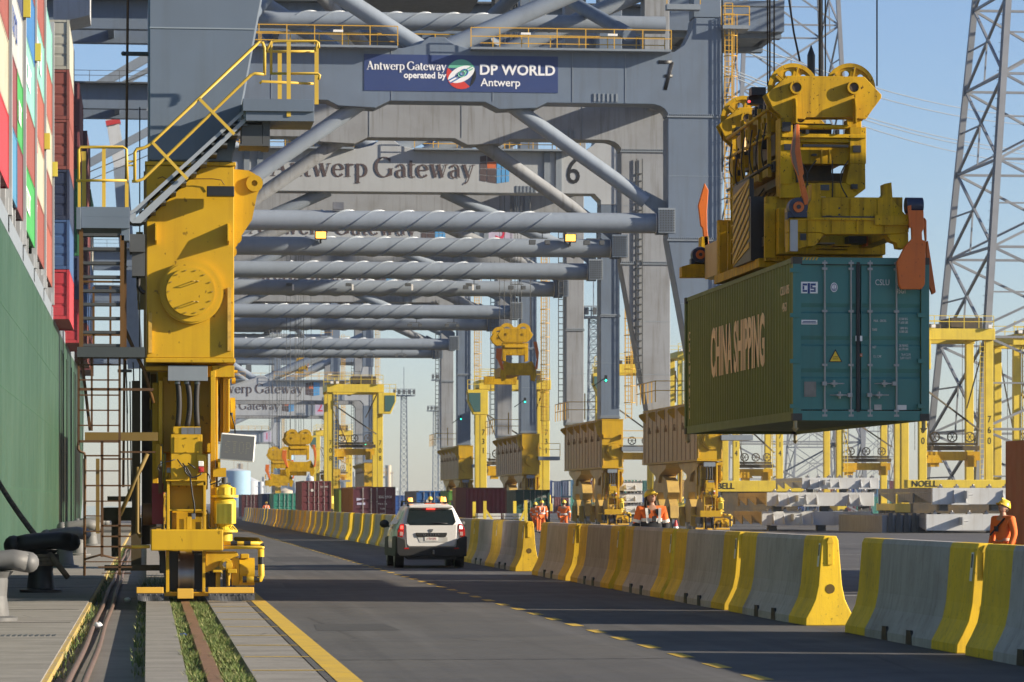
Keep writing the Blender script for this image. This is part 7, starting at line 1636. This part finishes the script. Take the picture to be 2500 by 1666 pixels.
# far refinery skyline at the end of the quay
rg = random.Random(11); FAR = [mat('far_pale', (.42, .45, .48), .7, dirt=.2, streak=.2), mat('far_blue', (.25, .40, .52), .7, dirt=.2, streak=0), mat('far_grey', (.25, .28, .3), .7, dirt=.2, streak=0), mat('far_tan', (.45, .38, .28), .7, dirt=.2, streak=0)]
a = at(578, 1170, 1250); t = thing('storage_tank', (a.x, 1250, 0), 'big pale blue storage tank far behind the yellow travel motor', 'tank'); q = MB(); q.cyl((a.x, 1250, 0), (a.x, 1250, a.z+3), 5.0, n=28); q.build('shell', FAR[1], t); q = MB(); q.cyl((a.x, 1250, a.z+3), (a.x, 1250, a.z+3.8), 5.0, .6, n=28); q.build('roof', FAR[0], t)
for i in range(34):
    px_ = 588+i*11.5+rg.uniform(-4, 4); Y = rg.uniform(1300, 1900); a = at(px_, 1228, Y); h = rg.uniform(5, 20)*(1.2 if px_ < 760 else .8); k = rg.choice((0, 1, 2)); m_ = rg.choice(FAR); w_ = rg.uniform(1, 4)
    t = thing('refinery_column' if k == 0 else 'refinery_building' if k == 1 else 'refinery_tank', (a.x, Y, 0), 'hazy refinery structure on the far skyline at the end of the quay', 'refinery', 'far refinery skyline')
    q = MB()
    if k == 0: q.cyl((a.x, Y, 0), (a.x, Y, h*1.5), w_*.35, n=10); q.box(a.x-w_*.6, a.x+w_*.6, Y-1, Y+1, h*1.2, h*1.24); q.bar((a.x+w_*.5, Y-.5, 0), (a.x+w_*.5, Y-.5, h*1.3), .3)
    elif k == 1:
        q.box(a.x-w_*1.4, a.x+w_*1.4, Y-3, Y+3, 0, h*.6); q.box(a.x-w_*.7, a.x+w_*.4, Y-2, Y+2, h*.6, h*.9)
        for j in range(3): q.bar((a.x-w_*1.3+j*w_*1.3, Y-3.2, 0), (a.x-w_*1.3+j*w_*1.3, Y-3.2, h*1.05), .25)
    else: q.cyl((a.x, Y, 0), (a.x, Y, h*.5), w_*1.4, n=18); q.cyl((a.x, Y, h*.5), (a.x, Y, h*.58), w_*1.4, .3, n=18)
    q.build('structure', m_, t)
# ---------------------------------------------------------------- the air
q = MB(); q.box(-420, 900, -40, 2300, -5, 105); hz_ = q.build('haze', mat('haze_surface', (1, 1, 1), dirt=0, streak=0)); tag(hz_, kind='stuff'); hm = bpy.data.materials.new('haze'); hm.use_nodes = True; N = hm.node_tree.nodes; N.remove(N['Principled BSDF']); pv = N.new('ShaderNodeVolumePrincipled'); pv.inputs['Density'].default_value = .00011; pv.inputs['Color'].default_value = (.8, .9, 1, 1); pv.inputs['Anisotropy'].default_value = .2
hm.node_tree.links.new(pv.outputs[0], N['Material Output'].inputs['Volume']); hz_.data.materials.clear(); hz_.data.materials.append(hm)
